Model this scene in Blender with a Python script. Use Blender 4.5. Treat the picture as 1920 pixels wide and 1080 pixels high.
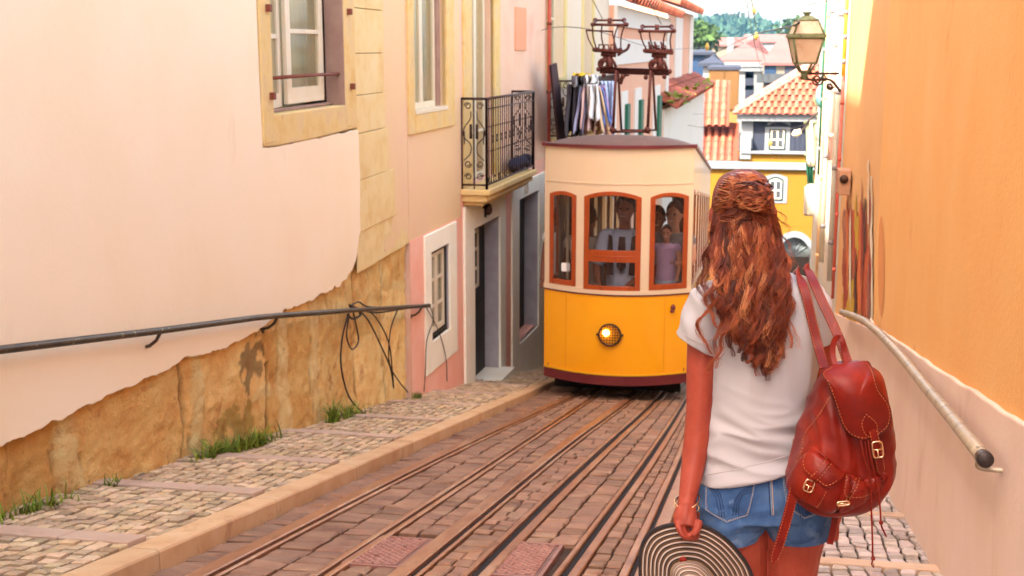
import bpy, bmesh, math, random
import numpy as np
from mathutils import Vector, noise
S=bpy.context.scene
for o in list(bpy.data.objects): bpy.data.objects.remove(o)
R_=math.radians
# ---------------- camera
FPX=2324.0; TH=math.atan(450/FPX); PS=math.atan(425/math.hypot(450,FPX)); H=1.4
cam_d=bpy.data.cameras.new('camera'); cam=bpy.data.objects.new('camera',cam_d); S.collection.objects.link(cam); S.camera=cam
cam.location=(0,0,H); cam.rotation_euler=(math.pi/2-TH,0,PS)
cam_d.sensor_width=36; cam_d.lens=36*FPX/1920; cam_d.clip_start=.05; cam_d.clip_end=9000
cam_d.dof.use_dof=True; cam_d.dof.focus_distance=3.35; cam_d.dof.aperture_fstop=9
# ---------------- world, sun, exposure
SUN_EL=47; SUN_DIR=Vector((-.60,-.80,0)).normalized()   # horizontal direction towards the sun
w=bpy.data.worlds.new('World'); S.world=w; w.use_nodes=True
nt=w.node_tree; bg=nt.nodes['Background']; sky=nt.nodes.new('ShaderNodeTexSky'); sky.sky_type='NISHITA'; sky.sun_disc=False
sky.sun_elevation=R_(SUN_EL); sky.sun_rotation=math.atan2(SUN_DIR.x,SUN_DIR.y); sky.dust_density=3.5; sky.air_density=1.0; sky.ozone_density=.6
mx=nt.nodes.new('ShaderNodeMix'); mx.data_type='RGBA'; mx.blend_type='MULTIPLY'; mx.inputs[0].default_value=1
nt.links.new(sky.outputs[0],mx.inputs[6]); mx.inputs[7].default_value=(1.18,1.0,.84,1)
nt.links.new(mx.outputs[2],bg.inputs[0]); bg.inputs[1].default_value=.15
sun_d=bpy.data.lights.new('sun','SUN'); sun=bpy.data.objects.new('sun',sun_d); S.collection.objects.link(sun)
sun_d.energy=3.0; sun_d.angle=R_(.6); sun_d.color=(1,.94,.85)
sv=Vector((SUN_DIR.x*math.cos(R_(SUN_EL)),SUN_DIR.y*math.cos(R_(SUN_EL)),math.sin(R_(SUN_EL))))
sun.rotation_euler=sv.to_track_quat('Z','Y').to_euler()
S.view_settings.view_transform='Standard'; S.view_settings.look='None'; S.view_settings.gamma=1; S.view_settings.exposure=2.82
S.render.engine='CYCLES'; S.cycles.max_bounces=8; S.cycles.diffuse_bounces=5
# ---------------- maths helpers
fh=np.array([-math.sin(PS),math.cos(PS),0]); Rt=np.array([math.cos(PS),math.sin(PS),0]); Zv=np.array([0,0,1.])
Fw=fh*math.cos(TH)-Zv*math.sin(TH); Up=fh*math.sin(TH)+Zv*math.cos(TH); CAM=np.array([0,0,H])
def ray(x,y): return Rt*(x-960)+Up*(540-y)+Fw*FPX
SL=.205
def gz(Y): return -SL*Y
def ground(x,y,h=0.0):
    d=ray(x,y); t=-(H-h)/(d[2]+SL*d[1]); return CAM+d*t
def onY(x,y,Y): d=ray(x,y); return CAM+d*(Y/d[1])
def plane_pt(x,y,p,n):
    d=ray(x,y); p=np.array(p,float); n=np.array(n,float); return CAM+d*(((p-CAM)@n)/(d@n))
rng=random.Random(7); nr=np.random.RandomState(5)
def N3(v,s=1.0,seed=0.0): return noise.noise(Vector((v[0]*s+seed,v[1]*s+seed*.7,v[2]*s-seed)))
# ---------------- colours: C() takes the look of a thing in open shade (sRGB bytes) and gives its albedo
def lin(c):
    c=c/255; return c/12.92 if c<=.04045 else ((c+.055)/1.055)**2.4
KA=.80
def C(r,g,b,k=None):
    k=KA if k is None else k
    return tuple(min(.87,max(.003,lin(v)*k*q)) for v,q in ((r,.93),(g,1.08),(b,1.16)))
# ---------------- materials
def new_mat(name):
    m=bpy.data.materials.new(name); m.use_nodes=True; return m,m.node_tree,m.node_tree.nodes['Principled BSDF']
def mat(name,cols,scale=2.0,rough=.8,bump=.15,bscale=30,bdist=.01,metal=0,spec=.3,stretch=(1,1,1),stains=(),attr=None,detail=6,contrast=.25,sss=0,coat=0,rvar=0):
    m,t,p=new_mat(name); nn=t.nodes; L=t.links.new
    geo=nn.new('ShaderNodeNewGeometry'); mp=nn.new('ShaderNodeMapping'); mp.inputs['Scale'].default_value=stretch
    L(geo.outputs['Position'],mp.inputs[0])
    def nz(sc,det=detail,ro=.6,dist=0,src=None):
        n=nn.new('ShaderNodeTexNoise'); n.inputs['Scale'].default_value=sc; n.inputs['Detail'].default_value=det; n.inputs['Roughness'].default_value=ro; n.inputs['Distortion'].default_value=dist
        L(src or mp.outputs[0],n.inputs['Vector']); return n
    if isinstance(cols[0],(int,float)): cols=[cols]
    if len(cols)>1:
        n=nz(scale); r=nn.new('ShaderNodeValToRGB'); L(n.outputs['Fac'],r.inputs[0])
        e=r.color_ramp.elements
        k=len(cols); lo=.5-contrast; hi=.5+contrast
        for i,c in enumerate(cols):
            pos=lo+(hi-lo)*i/(k-1)
            if i<2: el=e[i]; el.position=pos
            else: el=e.new(pos)
            el.color=(*c,1)
        col=r.outputs[0]
    else:
        rg=nn.new('ShaderNodeRGB'); rg.outputs[0].default_value=(*cols[0],1); col=rg.outputs[0]
    for (sc,th,wd,c,st,sx) in stains:      # scale, threshold, width, colour, strength, stretch
        mp2=nn.new('ShaderNodeMapping'); mp2.inputs['Scale'].default_value=sx; mp2.inputs['Location'].default_value=(sc,th*9,3)
        L(geo.outputs['Position'],mp2.inputs[0]); n=nz(sc,7,.65,.6,mp2.outputs[0]); rr=nn.new('ShaderNodeMapRange'); rr.inputs[1].default_value=th; rr.inputs[2].default_value=th+wd; rr.inputs[4].default_value=st
        L(n.outputs['Fac'],rr.inputs[0]); mi=nn.new('ShaderNodeMix'); mi.data_type='RGBA'; L(rr.outputs[0],mi.inputs[0]); L(col,mi.inputs[6]); mi.inputs[7].default_value=(*c,1); col=mi.outputs[2]
    if attr:
        at=nn.new('ShaderNodeAttribute'); at.attribute_name=attr; mi=nn.new('ShaderNodeMix'); mi.data_type='RGBA'; mi.blend_type='MULTIPLY'; mi.inputs[0].default_value=1
        L(col,mi.inputs[6]); L(at.outputs['Color'],mi.inputs[7]); col=mi.outputs[2]
    L(col,p.inputs['Base Color']); p.inputs['Roughness'].default_value=rough; p.inputs['Metallic'].default_value=metal; p.inputs['Specular IOR Level'].default_value=spec
    if coat: p.inputs['Coat Weight'].default_value=coat; p.inputs['Coat Roughness'].default_value=.15
    if sss: p.inputs['Subsurface Weight'].default_value=sss; p.inputs['Subsurface Scale'].default_value=.02; p.inputs['Subsurface Radius'].default_value=(1,.35,.2)
    if rvar:
        n=nz(bscale*.3,4); rr=nn.new('ShaderNodeMapRange'); rr.inputs[3].default_value=rough-rvar; rr.inputs[4].default_value=rough+rvar; L(n.outputs['Fac'],rr.inputs[0]); L(rr.outputs[0],p.inputs['Roughness'])
    if bump:
        n=nz(bscale,8,.7); b=nn.new('ShaderNodeBump'); b.inputs['Strength'].default_value=bump; b.inputs['Distance'].default_value=bdist; L(n.outputs['Fac'],b.inputs['Height']); L(b.outputs[0],p.inputs['Normal'])
    return m
# ---------------- mesh builder
class MB:
    def __init__(s): s.v=[]; s.f=[]; s.c=[]; s.sm=[]; s.mi=[]
    def add(s,vs,fs,col=(1,1,1),smooth=False,mi=0):
        o=len(s.v); s.v.extend([tuple(map(float,v)) for v in vs]); s.f.extend([tuple(i+o for i in f) for f in fs])
        s.c.extend([col]*len(vs)) if not (isinstance(col,list)) else s.c.extend(col)
        s.sm.extend([smooth]*len(fs)); s.mi.extend([mi]*len(fs)); return s
    def box(s,x0,x1,y0,y1,z0,z1,**k):
        vs=[(x,y,z) for z in (z0,z1) for y in (y0,y1) for x in (x0,x1)]
        return s.add(vs,[(0,2,3,1),(4,5,7,6),(0,1,5,4),(2,6,7,3),(0,4,6,2),(1,3,7,5)],**k)
    def hexa(s,P,**k):   # 8 points: bottom 4 (ccw), top 4
        return s.add(P,[(3,2,1,0),(4,5,6,7),(0,1,5,4),(1,2,6,5),(2,3,7,6),(3,0,4,7)],**k)
    def tube(s,pts,r,n=8,cap=True,flat=1.0,col=(1,1,1),smooth=True,mi=0,up=None):
        pts=[np.array(p,float) for p in pts]; m=len(pts)
        if m<2: return s
        rr=r if hasattr(r,'__len__') else [r]*m
        prev=None; rings=[]
        for i,p in enumerate(pts):
            t=pts[min(i+1,m-1)]-pts[max(i-1,0)]; L=np.linalg.norm(t); t=t/L if L>1e-9 else np.array([0,0,1.])
            if prev is None:
                a=np.array(up,float) if up is not None else (np.array([0,0,1.]) if abs(t[2])<.9 else np.array([1.,0,0]))
            else: a=prev
            a=a-t*(a@t); la=np.linalg.norm(a)
            if la<1e-6: a=np.array([1.,0,0])-t*t[0]; la=np.linalg.norm(a)
            a/=la; prev=a; b=np.cross(t,a)
            rings.append([p+rr[i]*(math.cos(q)*a*flat+math.sin(q)*b) for q in [2*math.pi*k/n for k in range(n)]])
        vs=[v for r_ in rings for v in r_]; fs=[]
        for i in range(m-1):
            for k in range(n): k2=(k+1)%n; fs.append((i*n+k,i*n+k2,(i+1)*n+k2,(i+1)*n+k))
        if cap: fs.append(tuple(reversed(range(n)))); fs.append(tuple(range((m-1)*n,m*n)))
        return s.add(vs,fs,col=col,smooth=smooth,mi=mi)
    def grid(s,P,closed_u=False,smooth=True,col=(1,1,1),mi=0,flip=False):  # P[i][j]
        n=len(P); m=len(P[0]); vs=[v for row in P for v in row]; fs=[]
        for i in range(n-1):
            for j in range(m if closed_u else m-1):
                j2=(j+1)%m; f=(i*m+j,i*m+j2,(i+1)*m+j2,(i+1)*m+j); fs.append(f[::-1] if flip else f)
        if isinstance(col,list) and col and isinstance(col[0],list): col=[c for r in col for c in r]
        return s.add(vs,fs,smooth=smooth,col=col,mi=mi)
    def prism(s,poly,ext,**k):   # poly: list of 3d pts (planar), ext: 3d vector
        n=len(poly); ext=np.array(ext,float); a=[np.array(p,float) for p in poly]; vs=a+[p+ext for p in a]
        fs=[tuple(range(n)),tuple(reversed(range(n,2*n)))]+[(i,i+n,(i+1)%n+n,(i+1)%n) for i in range(n)]
        return s.add(vs,fs,**k)
    def sphere(s,c,r,n=10,m=7,sc=(1,1,1),smooth=True,**k):
        P=[]
        for i in range(m+1):
            a=math.pi*i/m; P.append([(c[0]+r*sc[0]*math.sin(a)*math.cos(2*math.pi*j/n),c[1]+r*sc[1]*math.sin(a)*math.sin(2*math.pi*j/n),c[2]+r*sc[2]*math.cos(a)) for j in range(n)])
        return s.grid(P,closed_u=True,smooth=smooth,flip=True,**k)
    def build(s,name,m,parent=None,base=None,recalc=True,bevel=0,sub=0):
        me=bpy.data.meshes.new(name); v=np.array(s.v) if s.v else np.zeros((0,3))
        if parent is not None: org=np.array(parent['_o'])
        elif base is not None: org=np.array(base,float)
        else: lo,hi=v.min(0),v.max(0); org=np.array([(lo[0]+hi[0])/2,(lo[1]+hi[1])/2,lo[2]])
        me.from_pydata([tuple(p) for p in (v-org)],[],s.f)
        if True:
            a=me.color_attributes.new('Col','FLOAT_COLOR','POINT'); a.data.foreach_set('color',np.array([(*c,1) for c in s.c],dtype=np.float32).ravel())
        me.polygons.foreach_set('use_smooth',s.sm)
        for q in (m if isinstance(m,(list,tuple)) else [m]): me.materials.append(q)
        if isinstance(m,(list,tuple)): me.polygons.foreach_set('material_index',s.mi)
        if recalc:
            bm=bmesh.new(); bm.from_mesh(me); bmesh.ops.recalc_face_normals(bm,faces=bm.faces); bm.to_mesh(me); bm.free()
        o=bpy.data.objects.new(name,me); S.collection.objects.link(o)
        if parent is not None: o.parent=parent; o['_o']=list(map(float,org))
        else: o.location=org; o['_o']=list(map(float,org))
        if bevel: b=o.modifiers.new('bevel','BEVEL'); b.width=bevel; b.segments=2; b.limit_method='ANGLE'
        if sub: b=o.modifiers.new('sub','SUBSURF'); b.levels=sub; b.render_levels=sub
        return o
def tag(o,label,cat,group=None):
    o['label']=label; o['category']=cat
    if group: o['group']=group
    return o
def thing(name,loc,label,cat,group=None):
    o=bpy.data.objects.new(name,None); S.collection.objects.link(o); o.location=tuple(loc); o['_o']=[float(x) for x in loc]; o.empty_display_size=.2
    return tag(o,label,cat,group)
def struct(o,k='structure'): o['kind']=k; return o
# parts keep '_o' = world origin; a part's own children are offset from the part's origin (0 shift)
# ---------------- facade frame
class Fac:
    def __init__(s,p0,p1):
        s.p0=np.array((*p0,0.),float); p1=np.array((*p1,0.),float); s.L=np.linalg.norm(p1-s.p0); s.u=(p1-s.p0)/s.L; s.n=np.array([s.u[1],-s.u[0],0])
        if False: pass
    def sz(s,px,py,d=0):
        dr=ray(px,py); q0=s.p0+s.n*d; t=((q0-CAM)@s.n)/(dr@s.n); q=CAM+dr*t; return float((q-s.p0)@s.u),float(q[2])
    def pt(s,a,z,d=0): return s.p0+s.u*a+s.n*d+Zv*z
    def box(s,mb,s0,s1,z0,z1,d0,d1,**k):
        return mb.hexa([s.pt(s0,z0,d0),s.pt(s1,z0,d0),s.pt(s1,z0,d1),s.pt(s0,z0,d1),s.pt(s0,z1,d0),s.pt(s1,z1,d0),s.pt(s1,z1,d1),s.pt(s0,z1,d1)],**k)
    def poly(s,mb,pts,d0,d1,**k): return mb.prism([s.pt(a,z,d0) for a,z in pts],s.n*(d1-d0),**k)
    def wall(s,mb,s0,s1,z0f,z1,holes,d=0,reveal=.22,step=None):
        # front skin with rectangular holes; z0f may be a function of s (bottom edge)
        f=z0f if callable(z0f) else (lambda a:z0f)
        ss=sorted(set([s0,s1]+[h[0] for h in holes]+[h[1] for h in holes])); ss=[a for a in ss if s0<=a<=s1]
        for a,b in zip(ss[:-1],ss[1:]):
            hs=sorted([h for h in holes if h[0]<=a+1e-6 and h[1]>=b-1e-6],key=lambda h:h[2]); lo=None
            segs=[]; cur=None
            for h in hs: segs.append((cur,h[2])); cur=h[3]
            segs.append((cur,z1))
            for (q0,q1) in segs:
                za=f(a) if q0 is None else q0; zb=f(b) if q0 is None else q0
                mb.add([s.pt(a,za,d),s.pt(b,zb,d),s.pt(b,q1,d),s.pt(a,q1,d)],[(0,1,2,3)])
        for (a,b,q0,q1) in holes:
            e=d-reveal
            mb.add([s.pt(a,q0,d),s.pt(a,q1,d),s.pt(a,q1,e),s.pt(a,q0,e)],[(0,1,2,3)]); mb.add([s.pt(b,q0,d),s.pt(b,q1,d),s.pt(b,q1,e),s.pt(b,q0,e)],[(0,1,2,3)])
            mb.add([s.pt(a,q0,d),s.pt(b,q0,d),s.pt(b,q0,e),s.pt(a,q0,e)],[(0,1,2,3)]); mb.add([s.pt(a,q1,d),s.pt(b,q1,d),s.pt(b,q1,e),s.pt(a,q1,e)],[(0,1,2,3)])
        return mb
    def body(s,mb,s0,s1,z0,z1,depth,d=0,back=.5):
        # roof, side and back faces closing the volume behind the skin
        e=d-depth
        P=lambda a,z,q: s.pt(a,z,q)
        mb.add([P(s0,z0,d),P(s0,z1,d),P(s0,z1,e),P(s0,z0,e)],[(0,1,2,3)]); mb.add([P(s1,z0,d),P(s1,z1,d),P(s1,z1,e),P(s1,z0,e)],[(0,1,2,3)])
        mb.add([P(s0,z1,d),P(s1,z1,d),P(s1,z1,e),P(s0,z1,e)],[(0,1,2,3)]); mb.add([P(s0,z0,e),P(s1,z0,e),P(s1,z1,e),P(s0,z1,e)],[(0,1,2,3)])
        mb.add([P(s0,z0,d-back),P(s1,z0,d-back),P(s1,z1,d-back),P(s0,z1,d-back)],[(0,1,2,3)])
        return mb
# ================= GROUND
def ramp(Y): return gz(Y) if Y<78 else gz(78)
M={}
M['dirt']=mat('dirt_mortar',[C(58,38,30),C(96,66,50)],scale=9,rough=.95,bump=.4,bscale=60)
M['sett']=mat('granite_sett',[C(140,96,74),C(164,116,88),C(184,138,106)],scale=5,rough=.72,bump=.45,bscale=55,bdist=.006,attr='Col',spec=.35,stains=[(2.2,.58,.15,C(120,66,50),.6,(1,.35,1)),(7,.62,.06,C(92,60,48),.5,(1,1,1)),(1.1,.6,.12,C(204,120,64),.45,(1,.25,1))])
M['cobble']=mat('limestone_cobble',[C(194,152,112),C(222,182,142),C(236,202,164)],scale=6,rough=.7,bump=.4,bscale=60,bdist=.006,attr='Col',stains=[(3,.6,.15,C(150,110,84),.5,(1,1,1))])
M['kerb']=mat('kerb_stone',[C(212,152,104),C(230,176,126),C(238,192,146)],scale=3,rough=.75,bump=.3,bscale=70,bdist=.006,attr='Col',stains=[(5,.6,.1,C(170,112,72),.5,(1,1,1))])
M['strip']=mat('strip_stone',[C(206,160,130),C(226,184,154)],scale=4,rough=.75,bump=.35,bscale=70,bdist=.006,attr='Col',stains=[(6,.58,.1,C(150,104,84),.45,(1,1,1))])
M['steel']=mat('rail_steel',[C(204,140,100),C(178,112,76),C(226,170,130)],scale=4,rough=.34,metal=.3,bump=.15,bscale=80,stretch=(1,.12,1),spec=.5,stains=[(9,.55,.15,C(128,70,44),.8,(1,.3,1))],rvar=.1)
M['groove']=mat('groove_floor',C(30,18,14),rough=.8,bump=.2)  # near-black floor of the rail grooves and cable slots
M['castiron']=mat('cast_iron_cover',[C(160,100,84),C(190,134,116)],scale=8,rough=.5,metal=.3,attr='Col',bump=.4,bscale=60,bdist=.004,stains=[(14,.6,.1,C(120,62,46),.6,(1,1,1))])
# land sheet
me=MB(); xs=[-3000,-1200,-400,-120,-40,-12,-4.05,1.6,12,40,120,400,1200,3000]; ys=[-60,-20,-5,5,20,40,60,78,90,200,600,1500,4000]
P=[[(x,y,ramp(max(y,-12))-.35) for x in xs] for y in ys]
struct(me.grid(P,smooth=False).build('ground',M['dirt']))
# road bed
me=MB(); P=[[(x,y,ramp(y)-.028) for x in (-2.75,-.1)] for y in np.arange(-12,79,3)]
struct(me.grid(P,smooth=False).build('road',M['dirt']))
HOF=[lambda y:0.0]
def block(mb,q,h,joint=.012,bev=.012,drop=.028,colr=None,jz=.004):
    # q: four (x,y) corners ccw
    q=[np.array(p,float) for p in q]; c=sum(q)/4
    def ins(a):
        r=[]
        for p in q:
            d=c-p; L=np.linalg.norm(d)+1e-9; r.append(p+d/L*a*1.35)
        return r
    o=ins(joint/2); t=ins(joint/2+bev); dz=rng.uniform(-jz,jz); tx=rng.uniform(-jz,jz)*2; ty=rng.uniform(-jz,jz)*2
    vs=[(p[0],p[1],gz(p[1])+h+HOF[0](p[1])-drop) for p in o]+[(p[0],p[1],gz(p[1])+h+HOF[0](p[1])-bev*.5+dz) for p in o]
    vs+=[(p[0],p[1],gz(p[1])+h+HOF[0](p[1])+dz+tx*(p[0]-c[0])/.1+ty*(p[1]-c[1])/.1) for p in t]
    fs=[(8,9,10,11)]+[(i+4,(i+1)%4+4,(i+1)%4+8,i+8) for i in range(4)]+[(i,(i+1)%4,(i+1)%4+4,i+4) for i in range(4)]
    k=colr if colr else (lambda g:(g*rng.uniform(.96,1.04),g,g*rng.uniform(.95,1.05)))(rng.uniform(.72,1.12))
    mb.add(vs,fs,col=k,smooth=False)
RAILS={ # name: ys, xs centre, (steel left, groove, steel right)
 'A':([0,10,14,18.6,30],[-2.42,-2.41,-2.27,-2.10,-2.0],(.090,.034,.022)),
 'B':([0,8,18,30],[-1.90,-1.89,-1.87,-1.85],(.032,.028,.032)),
 'C':([0,8.5,12.9,16.3,30],[-1.53,-1.51,-1.46,-1.33,-1.30],(.090,.034,.022)),
 'D':([0,6.7,9.9,16.3,30],[-1.22,-1.18,-1.13,-.96,-.90],(.03,.05,.055)),
 'E':([0,5.7,8,10.9,16,30],[-.88,-.77,-.69,-.63,-.56,-.52],(.03,.042,.05)),
 'F':([0,5.8,7.2,9.6,30],[-.46,-.44,-.40,-.35,-.30],(.045,.03,.085))}
def rx(n,Y): return float(np.mean([np.interp(Y+k*.7,RAILS[n][0],RAILS[n][1]) for k in range(-4,5)]))
def rw(n): return sum(RAILS[n][2])
Ys=np.arange(-1,30.01,.5)
for n,(a,b,(w1,g,w2)) in RAILS.items():
    lab={'A':'brown steel rail nearest the left kerb, running down to the tram','B':'narrow cable slot with steel lips, first slot from the left kerb','C':'worn shiny steel rail in the middle of the paved track','D':'wide dark grooved rail right of the middle steel rail','E':'dark grooved rail passing just right of the lower manhole cover','F':'rightmost grey steel rail beside the right pavement, behind the straw hat'}[n]
    me=MB(); tot=w1+g+w2
    for (u0,u1,top) in ((0,w1,.010),(w1+g,tot,.008)):
        for (ya,yb) in zip(Ys[:-1],Ys[1:]):
            xa=rx(n,ya)-tot/2; xb=rx(n,yb)-tot/2; e=.006
            sec=[(u0,-.08),(u0,top-e),(u0+e,top),(u1-e,top),(u1,top-e),(u1,-.08)]
            A_=[(xa+u,ya,gz(ya)+z) for u,z in sec]; B_=[(xb+u,yb,gz(yb)+z) for u,z in sec]
            me.add(A_+B_,[(i,i+1,i+7,i+6) for i in range(5)])
    r=thing('track_rail' if n in 'ACDF' else 'cable_slot',(rx(n,8),8,gz(8)),lab,'rail',None)
    me.build('rail_head',M['steel'],r,recalc=False)
    me=MB()
    for (ya,yb) in zip(Ys[:-1],Ys[1:]):
        xa=rx(n,ya)-tot/2+w1; xb=rx(n,yb)-tot/2+w1
        me.add([(xa-.01,ya,gz(ya)-.016),(xa+g+.01,ya,gz(ya)-.016),(xb+g+.01,yb,gz(yb)-.016),(xb-.01,yb,gz(yb)-.016)],[(0,1,2,3)])
    me.build('groove',M['groove'],r,recalc=False)
# setts between rails
COV=[((-2.02+.16,5.62),(.42,.74)),((-1.02+.02,5.98),(.30,.80))]
covers=[(-1.87,-1.60,5.66,6.36),(-1.13,-.89,5.66,6.46)]
me=MB()
order=[('A','B',2),('B','C',2),('C','D',1),('D','E',2),('E','F',2)]
for a,b,nc in order:
    y=-1.0
    while y<26:
        dy=.165*rng.uniform(.9,1.12)
        x0=rx(a,y)+rw(a)/2+.004; x1=rx(b,y)-rw(b)/2-.004; x0b=rx(a,y+dy)+rw(a)/2+.004; x1b=rx(b,y+dy)-rw(b)/2-.004
        cuts=[0]+[ (i+rng.uniform(-.05,.05))/nc for i in range(1,nc)]+[1]
        if nc==1 and rng.random()<.6: cuts=[0,rng.uniform(.4,.6),1]
        for c0,c1 in zip(cuts[:-1],cuts[1:]):
            q=[(x0+(x1-x0)*c0,y),(x0+(x1-x0)*c1,y),(x0b+(x1b-x0b)*c1,y+dy),(x0b+(x1b-x0b)*c0,y+dy)]
            cx=sum(p[0] for p in q)/4; cy=y+dy/2
            if any(k[0]-.04<cx<k[1]+.04 and k[2]-.07<cy<k[3]+.07 for k in covers): continue
            q=[(p[0]+rng.uniform(-.004,.004),p[1]+rng.uniform(-.006,.006)) for p in q]
            block(me,q,-.002+rng.uniform(-.004,.003),joint=.019,bev=.012)
        y+=dy
struct(me.build('road_setts',M['sett'],recalc=False))
# rough worn setts beside the left kerb and by the right kerb
me=MB()
def jfield(mb,xf0,xf1,y0,y1,px,py,h,joint,bev,jit,skip=None,jz=.004,shade=(.72,1.12),rot=0,tone=None):
    ny=int((y1-y0)/py); nx=max(1,round((xf1(y0)-xf0(y0))/px)); G=[]
    for j in range(ny+1):
        y=y0+j*py; row=[]
        for i in range(nx+1):
            x=xf0(y)+(xf1(y)-xf0(y))*i/nx
            jx=0 if i in(0,nx) else rng.uniform(-jit,jit); row.append((x+jx,y+rng.uniform(-jit,jit)*.8+rot*math.sin(x*3.1+y*.7)*py))
        G.append(row)
    for j in range(ny):
        for i in range(nx):
            q=[G[j][i],G[j][i+1],G[j+1][i+1],G[j+1][i]]; cx=sum(p[0] for p in q)/4; cy=sum(p[1] for p in q)/4
            if skip and skip(cx,cy): continue
            g=rng.uniform(*shade); k=(g,g,g)
            if tone: k=tone(g)
            block(mb,q,h+rng.uniform(-.003,.003),joint,bev,colr=k,jz=jz)
KX=-2.67
jfield(me,lambda y:KX,lambda y:rx('A',y)-rw('A')/2-.004,-1,26,.14,.13,-.003,.014,.02,.02,jz=.007,shade=(.70,.98))
jfield(me,lambda y:rx('F',y)+rw('F')/2+.004,lambda y:-.115,-1,26,.1,.2,-.003,.012,.012,.012)
struct(me.build('road_rough_cobbles',M['sett'],recalc=False))
# manhole covers
for i,(x0,x1,y0,y1) in enumerate(covers):
    t=thing('manhole_cover',((x0+x1)/2,(y0+y1)/2,gz((y0+y1)/2)),['pinkish iron cover with wavy tread between the first cable slot and the middle rail','iron cover with wavy tread and a wide rim between two dark grooved rails'][i],'manhole cover','iron covers set in the track')
    me=MB(); f=.022; h=.004
    def P(x,y,z): return (x,y,gz(y)+z)
    for (a,b,c,d) in ((x0-f,x1+f,y0-f,y0),(x0-f,x1+f,y1,y1+f),(x0-f,x0,y0,y1),(x1,x1+f,y0,y1)):
        me.hexa([P(a,c,-.03),P(b,c,-.03),P(b,d,-.03),P(a,d,-.03),P(a,c,h),P(b,c,h),P(b,d,h),P(a,d,h)])
    me.build('rim',M['castiron'],t,bevel=.003)
    me=MB(); nx=60; ny=150; g=[]; cc=[]
    for j in range(ny+1):
        row=[]; y=y0+.006+(y1-y0-.012)*j/ny
        for k in range(nx+1):
            x=x0+.006+(x1-x0-.012)*k/nx
            v=(y-y0)/.030; rw_=math.floor(v); u=(x-x0)/.052+(.5 if rw_%2 else 0); fu=u-math.floor(u)-.5; fv=v-rw_-.5+.9*fu*fu*(1 if rw_%2 else -1)*1.2
            z=min(1,max(0,(.24-abs(fv))*9))*min(1,max(0,(.43-abs(fu))*9))
            e=min(x-x0,x1-x,y-y0,y1-y); z=0 if e<.02 else z
            for hx,hy in ((.35,.3),(.62,.7)):
                if math.hypot(x-(x0+(x1-x0)*hx),(y-(y0+(y1-y0)*hy)))<.014: z=-4
            row.append(P(x,y,-.004+.009*z)); cc.append((.62+.5*max(0,z),)*3)
        g.append(row)
    me.grid(g,smooth=False,col=cc).build('plate',M['castiron'],t)
# left kerb & pavement
KH=.10
me=MB(); y=-1.9; jo=[5.24,6.78,8.38,10.0]
ys=[5.24-1.55*i for i in range(5,0,-1)]+jo+[10+1.6*i for i in range(1,11)]
def kerb(mb,xf,sgn,ys,wd=.155):
    for a,b in zip(ys[:-1],ys[1:]):
        a+=.004;b-=.004; g=rng.uniform(.9,1.06); n=8; rows=[]
        for k in range(n+1):
            y=a+(b-a)*k/n; x=xf(y); e=.018
            w_=.003*N3((x,y*3,0),3)
            sec=[(x,-.06),(x+w_,KH-e),(x-sgn*e*.35,KH-e*.35),(x-sgn*e,KH),(x-sgn*wd,KH-.002),(x-sgn*wd,-.06)]
            rows.append([(p[0],y,gz(y)+p[1]) for p in sec])
        mb.grid(rows,smooth=False,col=(g,g,g)); mb.add([rows[0][i] for i in range(6)],[tuple(range(6))],col=(g*.8,)*3); mb.add([rows[-1][i] for i in range(6)],[tuple(range(6))],col=(g*.8,)*3)
kerb(me,lambda y:KX,1,ys); struct(me.build('kerb_left',M['kerb']))
me=MB(); kerb(me,lambda y:-.115+.003*y,-1,[-1.8+1.5*i for i in range(18)],.13); struct(me.build('kerb_right',M['strip']))
WLX=lambda y: float(np.interp(y,[-9,0,5,8,14,21.5,26],[-3.95,-3.95,-3.9,-3.9,-3.95,-3.6,-3.5]))
strips=[5.34-1.55*i for i in range(4,0,-1)]+[5.34,6.91,8.38,10.13,11.74,13.57,15.3,17.1,18.9,20.6,22.2,23.8]
def in_strip(y): return any(abs(y-s)<.09 for s in strips)
me=MB(); me.grid([[(x,y,gz(y)+KH-.050) for x in (WLX(y)-.2,KX-.16)] for y in np.arange(-2,26.1,1)],smooth=False); struct(me.build('pavement_bed_left',M['dirt']))
me=MB()
def warm(g): return (g*rng.uniform(.97,1.06),g*rng.uniform(.95,1.0),g*rng.uniform(.86,1.0))
SP=strips+[25.5]
for a,b in zip(SP[:-1],SP[1:]):
    HOF[0]=(lambda y,a=a,b=b:.046*((y-a)/(b-a)-.5))
    jfield(me,lambda y:WLX(y)-.06,lambda y:KX-.155,a+.098,b-.093,.080,.084,KH-.002,.017,.011,.008,rot=.25,shade=(.62,1.14),tone=warm,jz=.006)
struct(me.build('pavement_cobbles_left',M['cobble'],recalc=False)); HOF[0]=lambda y:0
me=MB()
def slab(mb,x0,x1,y0,y1,h,n=3):
    for k in range(n):
        a=x0+(x1-x0)*k/n+.003; b=x0+(x1-x0)*(k+1)/n-.003; g=rng.uniform(.88,1.06)
        lo=-.07
        mb.hexa([(a,y0,gz(y0)+h+lo),(b,y0,gz(y0)+h+lo),(b,y1,gz(y1)+h+lo),(a,y1,gz(y1)+h+lo),(a,y0,gz(y0)+h),(b,y0,gz(y0)+h),(b,y1,gz(y1)+h),(a,y1,gz(y1)+h)],col=(g,g,g))
for s in strips: slab(me,WLX(s)-.06,KX-.16,s-.095,s+.095,KH+.024)
struct(me.build('pavement_strips_left',M['strip'],bevel=.006))
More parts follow.
